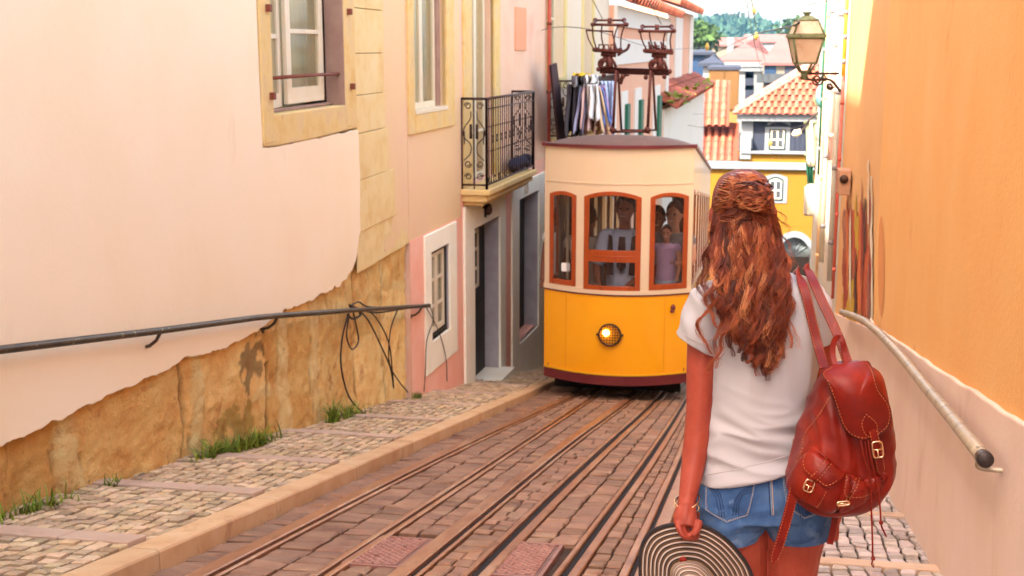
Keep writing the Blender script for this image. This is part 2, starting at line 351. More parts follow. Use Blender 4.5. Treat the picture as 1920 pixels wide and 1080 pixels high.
# right pavement
WRX=lambda y: float(np.interp(y,[-9,0,2,10.9,14.5,22],[.9,.9,.95,1.22,1.2,1.28]))
me=MB(); me.grid([[(x,y,gz(y)+KH-.050) for x in (.01,WRX(y)+.2)] for y in np.arange(-2,26.1,1)],smooth=False); struct(me.build('pavement_bed_right',M['dirt']))
sr=[-.2+1.55*i for i in range(17)]
me=MB()
def pinkish(g): return (g*1.0,g*rng.uniform(.93,1.0),g*rng.uniform(.92,1.04))
for a,b in zip(sr[:-1],sr[1:]):
    HOF[0]=(lambda y,a=a,b=b:.046*((y-a)/(b-a)-.5))
    jfield(me,lambda y:.018+.003*y,lambda y:WRX(y)+.03,a+.075,b-.07,.082,.082,KH-.002,.013,.010,.012,rot=.3,shade=(.6,1.16),tone=pinkish,jz=.006)
M['cobble_r']=mat('worn_cobble_right',[C(176,146,132),C(204,178,164),C(222,200,188)],scale=6,rough=.65,bump=.4,bscale=60,bdist=.006,attr='Col',stains=[(3,.6,.15,C(150,112,96),.5,(1,1,1)),(4.3,.70,.02,C(60,130,160),.6,(1,1,1))])
struct(me.build('pavement_cobbles_right',M['cobble_r'],recalc=False)); HOF[0]=lambda y:0
me=MB()
for s in sr: slab(me,.02,WRX(s)+.03,s-.07,s+.07,KH+.024)
struct(me.build('pavement_strips_right',M['strip'],bevel=.006))
# ================= LEFT FACADES
FA=Fac((-3.85,0),(-3.85,14.4)); FB=Fac((-3.85,14.4),(-3.45,21.5)); FC=Fac((-3.45,21.5),(-2.0,70))
M['plaster_cream']=mat('plaster_cream',[C(248,212,170,.95),C(253,218,180,.95),C(254,222,188,.95)],scale=.8,rough=.85,bump=.25,bscale=9,bdist=.012,stains=[(1.3,.62,.2,C(240,190,150),.5,(1,1,.5)),(30,.7,.05,C(225,170,120),.35,(1,1,1))])
M['stone_quoin']=mat('stone_quoin',[C(240,186,116),C(250,208,142),C(252,216,160)],scale=3,rough=.85,bump=.35,bscale=30,bdist=.008,stains=[(5,.6,.12,C(232,160,80),.6,(1,1,.6)),(40,.68,.05,C(200,140,80),.5,(1,1,1))])
M['stone_frame']=mat('stone_frame',[C(238,180,100),C(246,200,130),C(232,186,140)],scale=4,rough=.85,bump=.5,bscale=36,bdist=.008,stains=[(6,.6,.1,C(206,130,60),.6,(1,1,.7)),(50,.66,.06,C(170,110,60),.5,(1,1,1))])
M['stone_rough']=mat('stone_rough',[C(226,156,84),C(242,190,116),C(250,208,138)],scale=4.2,rough=.9,bump=1.0,bscale=30,bdist=.022,attr='Col',stains=[(3.5,.58,.12,C(176,100,48),.75,(1,1,1)),(12,.64,.06,C(120,72,36),.6,(1,1,1)),(26,.62,.08,C(190,110,50),.5,(1,1,1))])
M['reveal']=mat('reveal_stone',[C(168,122,104),C(192,148,126)],scale=5,rough=.85,bump=.3,bscale=40,stains=[(20,.62,.1,C(150,100,84),.4,(1,1,1))])
M['white_paint']=mat('white_paint',[C(244,212,174),C(248,222,190)],scale=5,rough=.5,bump=.1,bscale=60)
M['rust']=mat('rusty_iron',[C(122,58,40),C(160,84,60)],scale=20,rough=.7,metal=.3,bump=.4,bscale=90,bdist=.003)
M['iron']=mat('dark_iron',[C(62,40,36),C(92,62,50)],scale=20,rough=.55,metal=.4,bump=.2,bscale=90)
M['rail_paint']=mat('worn_black_paint',[C(58,44,36),C(92,72,52)],scale=8,rough=.4,metal=.3,bump=.15,bscale=60,stains=[(22,.62,.05,C(200,170,120),.7,(1,1,1))])
M['weed']=mat('weed_leaf',[C(84,104,30),C(130,146,50)],scale=6,rough=.6,bump=0,attr='Col')
M['dark_wood']=mat('dark_green_door',[C(34,30,24),C(46,42,32)],scale=6,rough=.5,bump=.2,bscale=40,stretch=(1,1,.2))
M['pinkwall']=mat('plaster_pink',[C(248,164,134,.95),C(252,178,150,.95),C(253,192,168,.95)],scale=1.5,rough=.88,bump=.35,bscale=18,bdist=.01,stains=[(2.2,.6,.15,C(250,196,170),.5,(1,1,.4)),(5,.66,.08,C(214,110,84),.5,(1,1,.6))])
M['peach']=mat('plaster_peach',[C(251,196,142),C(252,203,152),C(252,196,160)],scale=.9,rough=.88,bump=.25,bscale=14,bdist=.01,stains=[(2,.62,.2,C(250,184,140),.5,(1,1,.5))])
M['whitewash']=mat('whitewash',[C(248,222,190,.95),C(252,236,212,.95)],scale=3,rough=.9,bump=.5,bscale=22,bdist=.012,stains=[(4,.62,.12,C(226,186,140),.5,(1,1,.6))])
M['salmon']=mat('salmon_paint',C(247,158,112),rough=.7,bump=.1)
def glass(name,tint,rough=.05,alpha=.35,mir=.5):
    m,t,p=new_mat(name); p.inputs['Base Color'].default_value=(*tint,1); p.inputs['Roughness'].default_value=rough; p.inputs['Specular IOR Level'].default_value=mir; p.inputs['Alpha'].default_value=alpha
    return m
M['glass_warm']=glass('window_glass',C(206,180,130),.08,.55,.9)
M['curtain']=mat('net_curtain',[C(214,190,140),C(238,220,176)],scale=2,rough=.8,bump=.2,bscale=8,stretch=(6,6,.3))
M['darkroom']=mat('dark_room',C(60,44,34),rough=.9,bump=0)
# ---- house A
hA=thing('corner_house',(-3.85,9,gz(9)+KH),'cream plastered house at left with exposed rough stone base and a stone corner','house')
def top_prof(): return [(-12,9.0),(7.4,9.0),(8.6,7.6),(9.8,6.6),(14.38,6.6)]
w1=(9.97,11.93,.85,2.9)
me=MB()
FA.box(me,-12,14.38,6.0,8.0,-5,-.05)      # upper mass out of view, roof stepped to shape the shadow across the street
FA.box(me,-12,8.0,8.0,9.9,-5,-.05)
FA.box(me,-12,4.8,9.9,11.8,-5,-.05)
FA.box(me,-12,-11.8,-4,6.0,-5,-.05)
me.add([FA.pt(-12,3,-.6),FA.pt(9,-4,-.6),FA.pt(14.38,-4,-.6),FA.pt(14.38,6.4,-.6),FA.pt(-12,6.4,-.6)],[(0,1,2,3,4)])
me.add([FA.pt(14.38,-4,-.06),FA.pt(14.38,-4,-5),FA.pt(14.38,8,-5),FA.pt(14.38,8,-.06)],[(0,1,2,3)])
me.build('house_body',M['plaster_cream'],hA)
# plaster skin: ragged outline
bord=[(-12,1.6),(-3,.2),(0,-.35),(3,-.6),(5.0,-.68),(5.81,-.70),(6.41,-.73),(7.08,-.76),(7.88,-.79),(8.1,-.79),(8.71,-.87),(9.35,-.89),(9.71,-.88),(10.09,-.86),(10.78,-.90),(11.3,-.915),(11.57,-.92),(11.85,-.90),(12.05,-.83),(12.2,-.72),(12.3,-.58),(12.36,-.40),(12.38,-.1),(12.39,.3),(12.37,.575),(12.04,.575),(11.3,.575),(10.6,.58),(9.72,.585),(9.70,1.2),(9.69,3.2),(12.34,3.2),(12.34,8),(8,8),(8,9.9),(4.8,9.9),(4.8,11.8),(-12,11.8)]
out=[]
for i,(a,b) in enumerate(zip(bord,bord[1:]+bord[:1])):
    L=math.hypot(b[0]-a[0],b[1]-a[1]); n=max(1,int(L/.035)) if i<28 else 1
    for k in range(n):
        t=k/n; p=(a[0]+(b[0]-a[0])*t,a[1]+(b[1]-a[1])*t); am=.022 if i<15 else (.035 if i<21 else .012)
        if n>1: p=(p[0]+am*N3((p[0],p[1],3),5)+am*.5*N3((p[0],p[1],3),19),p[1]+am*N3((p[0],p[1],9),6)+am*.7*N3((p[0],p[1],9),17))
        out.append(p)
me=MB(); FA.poly(me,out,-.035,.022); me.build('plaster_skin',M['plaster_cream'],hA,bevel=.006)
# rough stone base with relief
def sbot(a): return gz(a)+KH-.06
mort=[(6.55,.16),(8.12,.03,1),(8.35,.12),(9.75,.03,1),(10.15,.16),(11.0,.14),(12.28,.035,1),(13.3,.03)]
mortz=[lambda a:-1.55-.05*(a-10)+.05*math.sin(a*2.2),lambda a:-1.0-.10*(a-10)]
sm_=lambda x,a,b:(lambda t:t*t*(3-2*t))(min(1,max(0,(x-a)/(b-a))))
rows=[];cols=[]
AA=np.arange(3.0,14.41,.035)
for a in AA:
    z0=sbot(a); z1=-.60 if a<10.5 else (-.78 if a<11.4 else -.40); 
    if a>12: z1=-.40+ (a-12)*-.05
    r=[];c=[]; nz_=64
    for k in range(nz_+1):
        z=z0+(z1-z0)*k/nz_; wob=.05*N3((a*1.0,z*1.5,2),1.3)
        d=-.050+.036*N3((a,z,1),1.7)+.020*N3((a,z,5),5)+.012*N3((a,z,8),15)
        g=(1,1,1); lightm=0; dark=0
        for mm in mort:
            q=abs(a+wob+.05*N3((z,0,0),2)-mm[0]); wd=mm[1]*(1+.4*N3((a,z,4),4))
            if len(mm)>2:
                if q<wd: dark=max(dark,min(1,(wd-q)/wd*1.6)*(.75 if mm[0]!=9.75 else (1 if z<-1.25 else .2)))
            elif q<wd: lightm=max(lightm,min(1,(wd-q)/wd*3)*.9)
        if a>8.6:
            for fz in mortz:
                q=abs(z+wob*.7-fz(a)); 
                if q<.07: lightm=max(lightm,min(1,(.07-q)/.07*2.5)*.8*(1 if N3((a,z,7),1.1)>-.1 else .1))
        bi=sum(1 for e_ in (6.55,8.12,9.75,11.0,12.28,13.3) if a+wob>e_); bj=(1 if z+wob*.7>mortz[0](a) else 0)+(1 if a>8.6 and z+wob*.7>mortz[1](a) else 0); bl=2.2*N3((bi*3.71+.3,bj*5.13+.7,1),1.0)
        for mm in mort:
            q2=abs(abs(a+wob+.05*N3((z,0,0),2)-mm[0])-mm[1]*.9)
            if len(mm)==2 and q2<.014 and N3((a*2,z*2,3),1.5)>-.15: dark=max(dark,.55*(1-q2/.014))
        lf=sm_(a,11.2,9.2); base=1.12*np.array([1.02+.14*bl,(.99+.20*bl)*(1-.10*lf),(.95+.30*bl)*(1-.20*lf)])*(1-.04*lf)
        mid=np.array([1.08,1.16,1.28]); dk=np.array([.30,.25,.24])
        c_=base*(1-lightm)+mid*lightm; c_=c_*(1-dark)+dk*dark
        # moss stain under the handrail bracket
        ms=math.exp(-(((a-9.45)/.32)**2+((z+1.18)/.24)**2)); n_=N3((a,z,11),7)
        if ms*(.75+n_)>.38: c_=c_*.42
        ms=math.exp(-(((a-9.1)/.5)**2+((z-sbot(a)-.2)/.25)**2)); 
        if ms*(.8+n_)>.45: c_=c_*np.array([.62,.66,.5])
        c.append(tuple(float(min(1.5,max(0,x))) for x in c_))
        r.append(FA.pt(a,z,d-.035*dark+.008*lightm))
    rows.append(r); cols.append(c)
me=MB(); me.grid(rows,col=cols); me.build('stone_base',M['stone_rough'],hA,recalc=False)
me=MB(); FA.box(me,-12,3.0,-1.5,1.7,-.5,-.04); me.build('near_base',M['stone_rough'],hA)
# quoins
me=MB(); zj=[8,7.3,6.6,5.9,5.2,4.5,3.8,3.1,2.45,1.80,1.345,.92,.53,.045,-.50]
for k,(zt,zb) in enumerate(zip(zj[:-1],zj[1:])):
    l=12.345+.01*rng.uniform(-1,1); r=13.42+.02*rng.uniform(-1,1)+(.12 if zt<.6 else 0)+(.2 if zt<.1 else 0)
    g=rng.uniform(.93,1.05); FA.box(me,l,r,zb+.003,zt-.003,-.1,.010+.004*rng.uniform(-1,1),col=(g,g,g))
me.build('corner_stones',M['stone_quoin'],hA,bevel=.006)
me=MB(); FA.box(me,13.35,14.395,-.86,8,-.3,-.004); me.build('peach_plaster',M['peach'],hA)
me=MB(); rows=[]
for a in np.arange(12.30,14.41,.06):
    zt=-.47 if a<13.85 else -.47-(a-13.85)*.6; r=[]
    for k in range(14): z=-.92+(zt+.92)*k/13; r.append(FA.pt(a,z,-.004+.012*N3((a,z,1),4)+.006*N3((a,z,1),13)))
    rows.append(r)
me.grid(rows).build('upper_block',M['stone_quoin'],hA,recalc=False)
# window in house A
def flatbox(F,mb,pts): pass
wn=MB(); 
for (a,b,c,d,dd) in ((9.72,9.97,.62,3.2,.035),(11.93,12.30,.62,3.2,.032),(9.97,11.93,2.9,3.2,.03)): FA.box(wn,a,b,c,d,-.1,dd)
# sill with broken lower-left corner
FA.poly(wn,[(9.73,.60),(10.0,.585),(10.8,.58),(11.5,.585),(12.31,.60),(12.31,.845),(9.73,.85)],-.1,.03)
wn.build('window_surround',M['stone_frame'],hA,bevel=.012)
me=MB(); FA.box(me,9.972,9.99,.85,2.9,-.16,-.1); FA.box(me,11.91,11.928,.85,2.9,-.16,.028); FA.box(me,9.972,11.928,.852,.875,-.16,-.101); FA.box(me,9.972,11.928,2.88,2.898,-.16,-.1)
win=me.build('window',M['reveal'],hA)
me=MB(); FA.box(me,9.99,11.92,.8,2.9,-.40,-.38); me.build('curtain',M['curtain'],win)
def sash(F,s0,s1,z0,z1,d,bars,parent,wd=.075,th=.04,ang=0,hinge=None,name='sash',gm='glass_warm',mt='white_paint',vb=()):
    hinge=s0 if hinge is None else hinge
    def tr(a,z,dd):
        da=a-hinge; return F.pt(hinge+da*math.cos(ang)-dd*math.sin(ang),z,d+da*math.sin(ang)+dd*math.cos(ang))
    mb=MB()
    def bx(a,b,c,e,t0=-th/2,t1=th/2): mb.hexa([tr(a,c,t0),tr(b,c,t0),tr(b,c,t1),tr(a,c,t1),tr(a,e,t0),tr(b,e,t0),tr(b,e,t1),tr(a,e,t1)])
    bx(s0,s0+wd,z0,z1); bx(s1-wd,s1,z0,z1); bx(s0+wd,s1-wd,z0,z0+wd*1.25); bx(s0+wd,s1-wd,z1-wd,z1)
    for zb in bars: bx(s0+wd,s1-wd,zb-.02,zb+.02,-th/2+.004,th/2-.004)
    for sb in vb: bx(sb-.015,sb+.015,z0+wd,z1-wd,-th/2+.006,th/2-.006)
    s_=mb.build(name,M[mt],parent,bevel=.004)
    g=MB(); g.add([tr(s0+wd,z0+wd,0),tr(s1-wd,z0+wd,0),tr(s1-wd,z1-wd,0),tr(s0+wd,z1-wd,0)],[(0,1,2,3)]); g.build('glass',M[gm],s_ if False else parent)
    return s_
s_a=FA.sz(535,150,-.15)[0]; s_b=FA.sz(604,150,-.15)[0]; sash(FA,s_a,s_b,.90,2.86,-.15,[1.55],win,wd=.115)
sash(FA,9.995,s_a-.02,.88,2.86,-.11,[1.5],win,wd=.10,ang=-.12,hinge=9.995)
me=MB(); FA.box(me,s_b+.01,s_b+.3,.88,2.88,-.30,-.22); me.build('dark_gap',M['dark_wood'],win)
me=MB(); me.tube([FA.pt(9.95,1.15,-.02),FA.pt(10.9,1.155,-.012),FA.pt(11.95,1.15,-.03)],.016,8); me.build('iron_bar',M['rust'],hA)
for (px,py) in ((492,15),(500,180),(646,22),(652,162)):
    a,z=FA.sz(px,py); me=MB(); FA.box(me,a-.025,a+.03,z-.03,z+.03,0,.075); me.build('iron_stub',M['rust'],hA,bevel=.006)
# ---- handrail left
hr=thing('handrail',FA.pt(10,-1.6,.14),'dark worn tube handrail on brackets along the cream wall at left','handrail')
pts=[(-2,0,655+4),(0,0,655)]
P=[]
for (px,py) in ((-60,662),(0,656),(300,620),(480,596),(520,592),(660,582),(805,573)):
    P.append(plane_pt(px,py,FA.pt(0,0,.13),FA.n))
P.insert(0,P[0]+(P[0]-P[1])*6)
me=MB(); me.tube(P,.024,12); me.build('tube',M['rail_paint'],hr)
for (px,py) in ((300,622),(520,593),(790,576)):
    q=plane_pt(px,py,FA.pt(0,0,.13),FA.n); w_=q-FA.n*.15+np.array([0,.0,-.12]); me=MB()
    me.tube([q-[0,0,.01],q-FA.n*.03-[0,0,.06],q-FA.n*.08-[0,0,.10],w_],.012,8); me.sphere(w_+FA.n*.02,.035,10,6,sc=(.3,1,1)); me.build('bracket',M['rail_paint'],hr)
# cables hung over the handrail
M['cable']=mat('black_cable',C(52,36,32),rough=.5,bump=0)
cb=thing('cable_bundle',FA.pt(12.6,-1,.1),'black cable loops tangled over the far end of the left handrail','cables')
def pathA(pts,d=.07,F=FA): return [plane_pt(x,y,F.pt(0,0,d),F.n) for x,y in pts]
def smooth_path(P,n=6):
    P=[np.array(p,float) for p in P]; out=[]
    for i in range(len(P)-1):
        p0=P[max(i-1,0)];p1=P[i];p2=P[i+1];p3=P[min(i+2,len(P)-1)]
        for k in range(n):
            t=k/n; out.append(.5*((2*p1)+(-p0+p2)*t+(2*p0-5*p1+4*p2-p3)*t*t+(-p0+3*p1-3*p2+p3)*t**3))
    out.append(P[-1]); return out
for pts,r in (([(660,572),(650,600),(641,640),(640,690),(655,745),(685,778)],.009),([(660,575),(668,610),(672,640),(660,655),(650,630),(655,590)],.008),([(665,575),(690,600),(715,650),(732,690),(738,725)],.009),([(668,580),(700,590),(728,640),(736,700),(738,728)],.008),([(745,582),(732,620),(730,680),(748,715),(765,735)],.008),([(655,572),(700,586),(750,580),(790,574),(806,572)],.010),([(656,575),(672,566),(690,575),(740,578)],.009),([(652,590),(662,598),(676,590),(668,580)],.012)):
    me=MB(); me.tube(smooth_path(pathA(pts)),r,6); me.build('cable',M['cable'],cb)
me=MB(); me.tube(smooth_path(pathA([(806,573),(812,600),(800,640),(798,690),(795,735)],.05,FB)),.006,6); me.tube(smooth_path(pathA([(800,578),(822,620),(836,670),(838,715)],.05,FB)),.006,6); me.build('cable',M['cable'],cb)
# weeds
def weed(px,py,n,h,sp,F,label,fall=0):
    a,z=F.sz(px,py); root=F.pt(a,z,.03); t=thing('weed_tuft',root,label,'weeds','weeds growing at the foot of the stone wall'); me=MB()
    for i in range(n):
        q=root+F.u*rng.gauss(0,sp)+F.n*rng.uniform(0,.10); q[2]=gz(q[1])+KH-.01
        L=h*rng.uniform(.35,1.15); ph=rng.uniform(0,6.28); lean=rng.uniform(.2,1.25); g=rng.uniform(.5,1.5)
        dirv=np.array([math.cos(ph),math.sin(ph),0]); side=np.array([-dirv[1],dirv[0],0])*.0075*rng.uniform(.6,1.6)
        pts=[q+dirv*L*lean*(k/4)**2+[0,0,L*(k/4)*(1-.35*lean*(k/4))] for k in range(5)]
        v=[];
        for k,p in enumerate(pts): wd=1-.85*(k/4); v+= [p-side*wd,p+side*wd]
        me.add(v,[(2*k,2*k+1,2*k+3,2*k+2) for k in range(4)],col=(g*rng.uniform(.9,1.5),g,g*.7))
    me.build('blades',M['weed'],t,recalc=False)
weed(395,872,260,.16,.20,FA,'broad low clump of grass at the dark crack in the stone wall')
weed(465,848,200,.17,.16,FA,'grass tuft right of the broad clump, under the mossy stain')
weed(640,780,150,.17,.20,FA,'thin weeds near the fallen cable end at the stone wall')
weed(610,790,60,.30,.05,FA,'single taller weed stalk at the wall, left of the cable end')
weed(190,925,40,.09,.05,FA,'tiny grass tuft near the lower left of the stone wall')
weed(40,985,90,.14,.22,FA,'sparse straw coloured weeds at the bottom left corner of the wall')
weed(770,742,40,.12,.06,FA,'small weed where the stone wall meets the pink house')
# ---- house B (peach above, pink below)
def tile_roof(mb,org,eave,up,W,Ln,pitch=.22,r=.08,seg=6,row=.38):
    org=np.array(org,float); e=np.array(eave,float); e/=np.linalg.norm(e); u=np.array(up,float); u/=np.linalg.norm(u); n=np.cross(e,u); n*=1 if n[2]>0 else -1
    mb.add([org,org+e*W,org+e*W+u*Ln,org+u*Ln],[(0,1,2,3)],col=(.62,.5,.45))
    nt_=max(1,int(W/pitch)); nrw=max(1,int(Ln/row))
    for i in range(nt_):
        for j in range(nrw):
            g=rng.uniform(.72,1.18); c=(g*rng.uniform(.94,1.05),g,g*rng.uniform(.85,1.1))
            b=org+e*(pitch*(i+.5)+rng.uniform(-.01,.01))+u*(row*j-.03)+n*(.02 if j%2 else .012)
            A=[];B=[]
            for k in range(seg+1):
                q=math.pi*k/seg; A.append(b+e*r*math.cos(q)*1.05+n*r*math.sin(q)*.95+n*.012); B.append(b+e*r*math.cos(q)*.86+n*r*.8*math.sin(q)+u*(row+.05))
            mb.add(A+B,[(k,k+1,k+seg+2,k+seg+1) for k in range(seg)],col=c,smooth=False)
    return mb
M['tile']=mat('clay_tile',[C(216,96,68,.40),C(230,124,94,.40),C(226,112,92,.40)],scale=3,rough=.85,bump=.2,attr='Col',stains=[(2,.6,.1,C(214,160,120),.5,(1,1,1))])
M['tile_pale']=mat('pale_clay_tile',[C(240,150,124,.35),C(240,176,150,.35)],scale=1,rough=.85,bump=.1,attr='Col')
B_END=8.05
hB=thing('pink_house',FB.pt(4,gz(18)+KH),'peach and pink plastered house with a wrought iron balcony over two dark doors','house')
zb=lambda a:gz(14.4+a)+KH-.05
me=MB(); holesB=[(.23,1.6,.61,2.9),(2.85,4.15,-.5,2.9)]
def skin(F,mb,s0,s1,z0f,z1,holes,d): F.wall(mb,s0,s1,z0f,z1,holes,d,reveal=.30)
skin(FB,me,0.0,2.3,-.90,5.6,[holesB[0]],0.0); me.build('upper_wall',M['peach'],hB)
M['peach_pink']=mat('plaster_peach_pink',[C(250,184,146),C(252,198,164),C(248,176,146)],scale=1.2,rough=.88,bump=.25,bscale=16,bdist=.01,stains=[(2.4,.6,.15,C(250,204,176),.5,(1,1,.4))])
me=MB(); skin(FB,me,2.3,B_END,-.55,5.6,[holesB[1]],0.0); me.build('upper_wall',M['peach_pink'],hB)
holesL=[(.82,1.65,-2.34,-1.17),(2.92,4.46,-3.62,-1.16),(5.8,7.36,-3.55,-1.08)]
me=MB(); skin(FB,me,0.0,2.3,zb,-.90,[holesL[0]],0.004); me.add([FB.pt(0,-.9,0),FB.pt(2.3,-.9,0),FB.pt(2.3,-.9,.004),FB.pt(0,-.9,.004)],[(0,1,2,3)])
skin(FB,me,2.3,B_END,zb,-.55,[(2.92,4.46,-5,-1.16),(5.8,7.36,-3.55,-1.08)],0.0)
me.build('pink_wall',M['pinkwall'],hB)
me=MB(); FB.body(me,.0,B_END,-5.2,5.6,6,0,back=.75); me.build('house_body',M['peach_pink'],hB)
# surrounds
me=MB(); 
for (a,b,c,d,o) in ((0.012,.23,.38,3.1,.03),(1.6,1.95,.38,3.1,.032),(.23,1.6,.38,.61,.034),(.23,1.6,2.9,3.1,.03)): FB.box(me,a,b,c,d,-.05,o)
FB.box(me,2.42,2.85,-.52,3.1,-.05,.03); FB.box(me,4.15,4.5,-.52,3.1,-.05,.03)
me.build('window_surround',M['stone_frame'],hB,bevel=.01)
me=MB(); 
def surround(F,mb,s0,s1,z0,z1,h,o,zf=None):
    a,b,c,d=h
    F.poly(mb,[(s0,zf(s0) if zf else z0),(a,zf(a) if zf else z0),(a,z1),(s0,z1)],-.05,o); F.poly(mb,[(b,zf(b) if zf else z0),(s1,zf(s1) if zf else z0),(s1,z1),(b,z1)],-.05,o)
    F.box(mb,a,b,d,z1,-.05,o-.001)
    if not zf: F.box(mb,a,b,z0,c,-.05,o-.001)
surround(FB,me,.55,2.0,-2.74,-.92,holesL[0],.03)
surround(FB,me,2.40,4.82,-4,-.78,holesL[1],.035,zb)
surround(FB,me,5.3,7.82,-4,-.80,(5.8,7.36,-3.55,-1.08),.03,zb)
FB.poly(me,[(5.801,zb(5.8)),(7.359,zb(7.36)),(7.359,-3.55),(5.801,-3.55)],-.05,.029)
me.build('door_surround',M['whitewash'],hB,bevel=.01)
# grey blue reveals
M['reveal_blue']=mat('grey_reveal',[C(176,154,152),C(200,180,176)],scale=5,rough=.85,bump=.25,bscale=40)
me=MB()
for (a,b,c,d) in holesL:
    c2=min(c,-3.7) if c<-3 and a<3 else c
    me=MB(); FB.box(me,b-.012,b-.002,c2,d-.002,-.299,.0); FB.box(me,a+.002,b-.002,d-.012,d-.003,-.298,0); FB.box(me,a+.002,a+.012,c2,d-.002,-.299,0); me.build('reveal',M['reveal_blue'],hB)
# windows
wf=MB(); FB.box(wf,.232,1.598,.612,.66,-.2,.04); wf=wf.build('sill_board',M['white_paint'],hB)
wnd=MB(); FB.box(wnd,.24,1.59,2.8,2.88,-.22,-.12); wnd=wnd.build('window',M['white_paint'],hB)
sash(FB,.24,.86,.66,2.86,-.11,[],wnd,wd=.06); sash(FB,.86,1.45,.66,2.86,-.11,[],wnd,wd=.06)
me=MB(); FB.box(me,.26,1.58,.6,2.9,-.29,-.28); me.build('curtain',M['curtain'],wnd)
me=MB(); FB.box(me,1.45,1.58,.66,2.88,-.24,-.06); me.build('shutter_edge',M['reveal'],wnd)
wnd=MB(); FB.box(wnd,2.86,4.14,2.8,2.88,-.22,-.12); wnd=wnd.build('balcony_door',M['white_paint'],hB)
sash(FB,2.87,3.44,-.48,2.86,-.11,[.2],wnd,wd=.06); sash(FB,3.44,4.0,-.48,2.86,-.11,[.2],wnd,wd=.06)
me=MB(); FB.box(me,2.86,4.14,-.5,2.9,-.29,-.28); me.build('curtain',M['curtain'],wnd)
me=MB(); FB.box(me,5.55,6.33,1.36,2.05,0,.02); me.build('salmon_panel',M['salmon'],hB,bevel=.005)
wnd=MB(); FB.box(wnd,.825,.87,-2.335,-1.175,-.12,-.02); FB.box(wnd,1.60,1.645,-2.335,-1.175,-.12,-.02); FB.box(wnd,.87,1.60,-2.335,-2.29,-.12,-.02); FB.box(wnd,.87,1.60,-1.215,-1.175,-.12,-.02)
wnd=wnd.build('small_window',M['dark_wood'],hB)
sash(FB,.87,1.235,-2.28,-1.22,-.06,[-1.93,-1.58],wnd,wd=.055); sash(FB,1.235,1.60,-2.28,-1.22,-.06,[-1.93,-1.58],wnd,wd=.055)
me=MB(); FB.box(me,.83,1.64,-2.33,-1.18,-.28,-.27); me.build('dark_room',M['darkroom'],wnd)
# doors
def door(F,s0,s1,z0,z1,d,glaz,ob,label):
    mb=MB(); F.box(mb,s0,s1,z0,z1,d-.06,d)
    for (a,b,c,e) in ob: F.box(mb,a,b,c,e,d,d+.02)
    dd=mb.build('door',M['dark_wood'],hB,bevel=.006)
    g=MB()
    for (a,b,c,e,n) in glaz:
        F.box(g,a,b,c,c+.05,d,d+.03);F.box(g,a,b,e-.05,e,d,d+.03);F.box(g,a,a+.05,c+.05,e-.05,d,d+.03);F.box(g,b-.05,b,c+.05,e-.05,d,d+.03)
        for k in range(1,n): z=c+(e-c)*k/n; F.box(g,a+.05,b-.05,z-.022,z+.022,d,d+.026)
    if glaz:
        g.build('door_glazing',M['white_paint'],dd)
        g=MB()
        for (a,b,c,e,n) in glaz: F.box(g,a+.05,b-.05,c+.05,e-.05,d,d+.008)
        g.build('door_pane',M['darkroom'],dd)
    return dd
dd=door(FB,2.94,4.44,-3.62,-1.18,-.22,[(3.12,3.50,-2.20,-1.30,3),(3.60,3.98,-2.20,-1.30,3)],[(3.05,3.58,-3.45,-2.45),(3.68,4.3,-3.45,-2.45)],'')
me=MB(); FB.box(me,3.52,3.60,-2.42,-2.25,-.2,-.13); me.build('lock',M['iron'],dd,bevel=.01)
door(FB,5.82,7.34,-3.55,-1.1,-.24,[],[(5.95,6.5,-3.4,-2.4),(5.95,6.5,-2.3,-1.2),(6.65,7.2,-3.4,-2.4),(6.65,7.2,-2.3,-1.2)],'')
me=MB(); zz=zb(3.7)+.05; FB.poly(me,[(2.85,zb(2.85)-.1),(4.55,zb(4.55)-.1),(4.55,zz+.0),(2.85,zz+.02)],-.25,.24); me.build('door_step',M['whitewash'],hB,bevel=.012)
# ornament lamp above door
a,z=FB.sz(905,392); me=MB(); me.tube([FB.pt(a,z-.12,.03),FB.pt(a,z+.12,.03)],.03,8); me.sphere(FB.pt(a,z,.09),.10,10,7,sc=(.6,1,.9)); me.tube([FB.pt(a-.15,z+.04,.04),FB.pt(a+.15,z+.04,.04)],.018,6); me.build('door_ornament',M['iron'],hB)
# faint house number
a,z=FB.sz(983,352); 
cu=bpy.data.curves.new('house_number','FONT'); cu.body='18'; cu.size=.34; cu.extrude=.004; cu.align_x='CENTER'; cu.align_y='CENTER'
cu.materials.append(mat('faint_number',C(214,176,140),rough=.8,bump=0)); _t=bpy.data.objects.new('t',cu); S.collection.objects.link(_t); bpy.context.view_layer.update(); _m=bpy.data.meshes.new_from_object(_t); bpy.data.objects.remove(_t); o=bpy.data.objects.new('house_number',_m); S.collection.objects.link(o); o.parent=hB; p=FB.pt(a,z,.034)-np.array(hB['_o']); o.location=p; o.rotation_euler=(math.pi/2,0,math.atan2(FB.u[1],FB.u[0]))

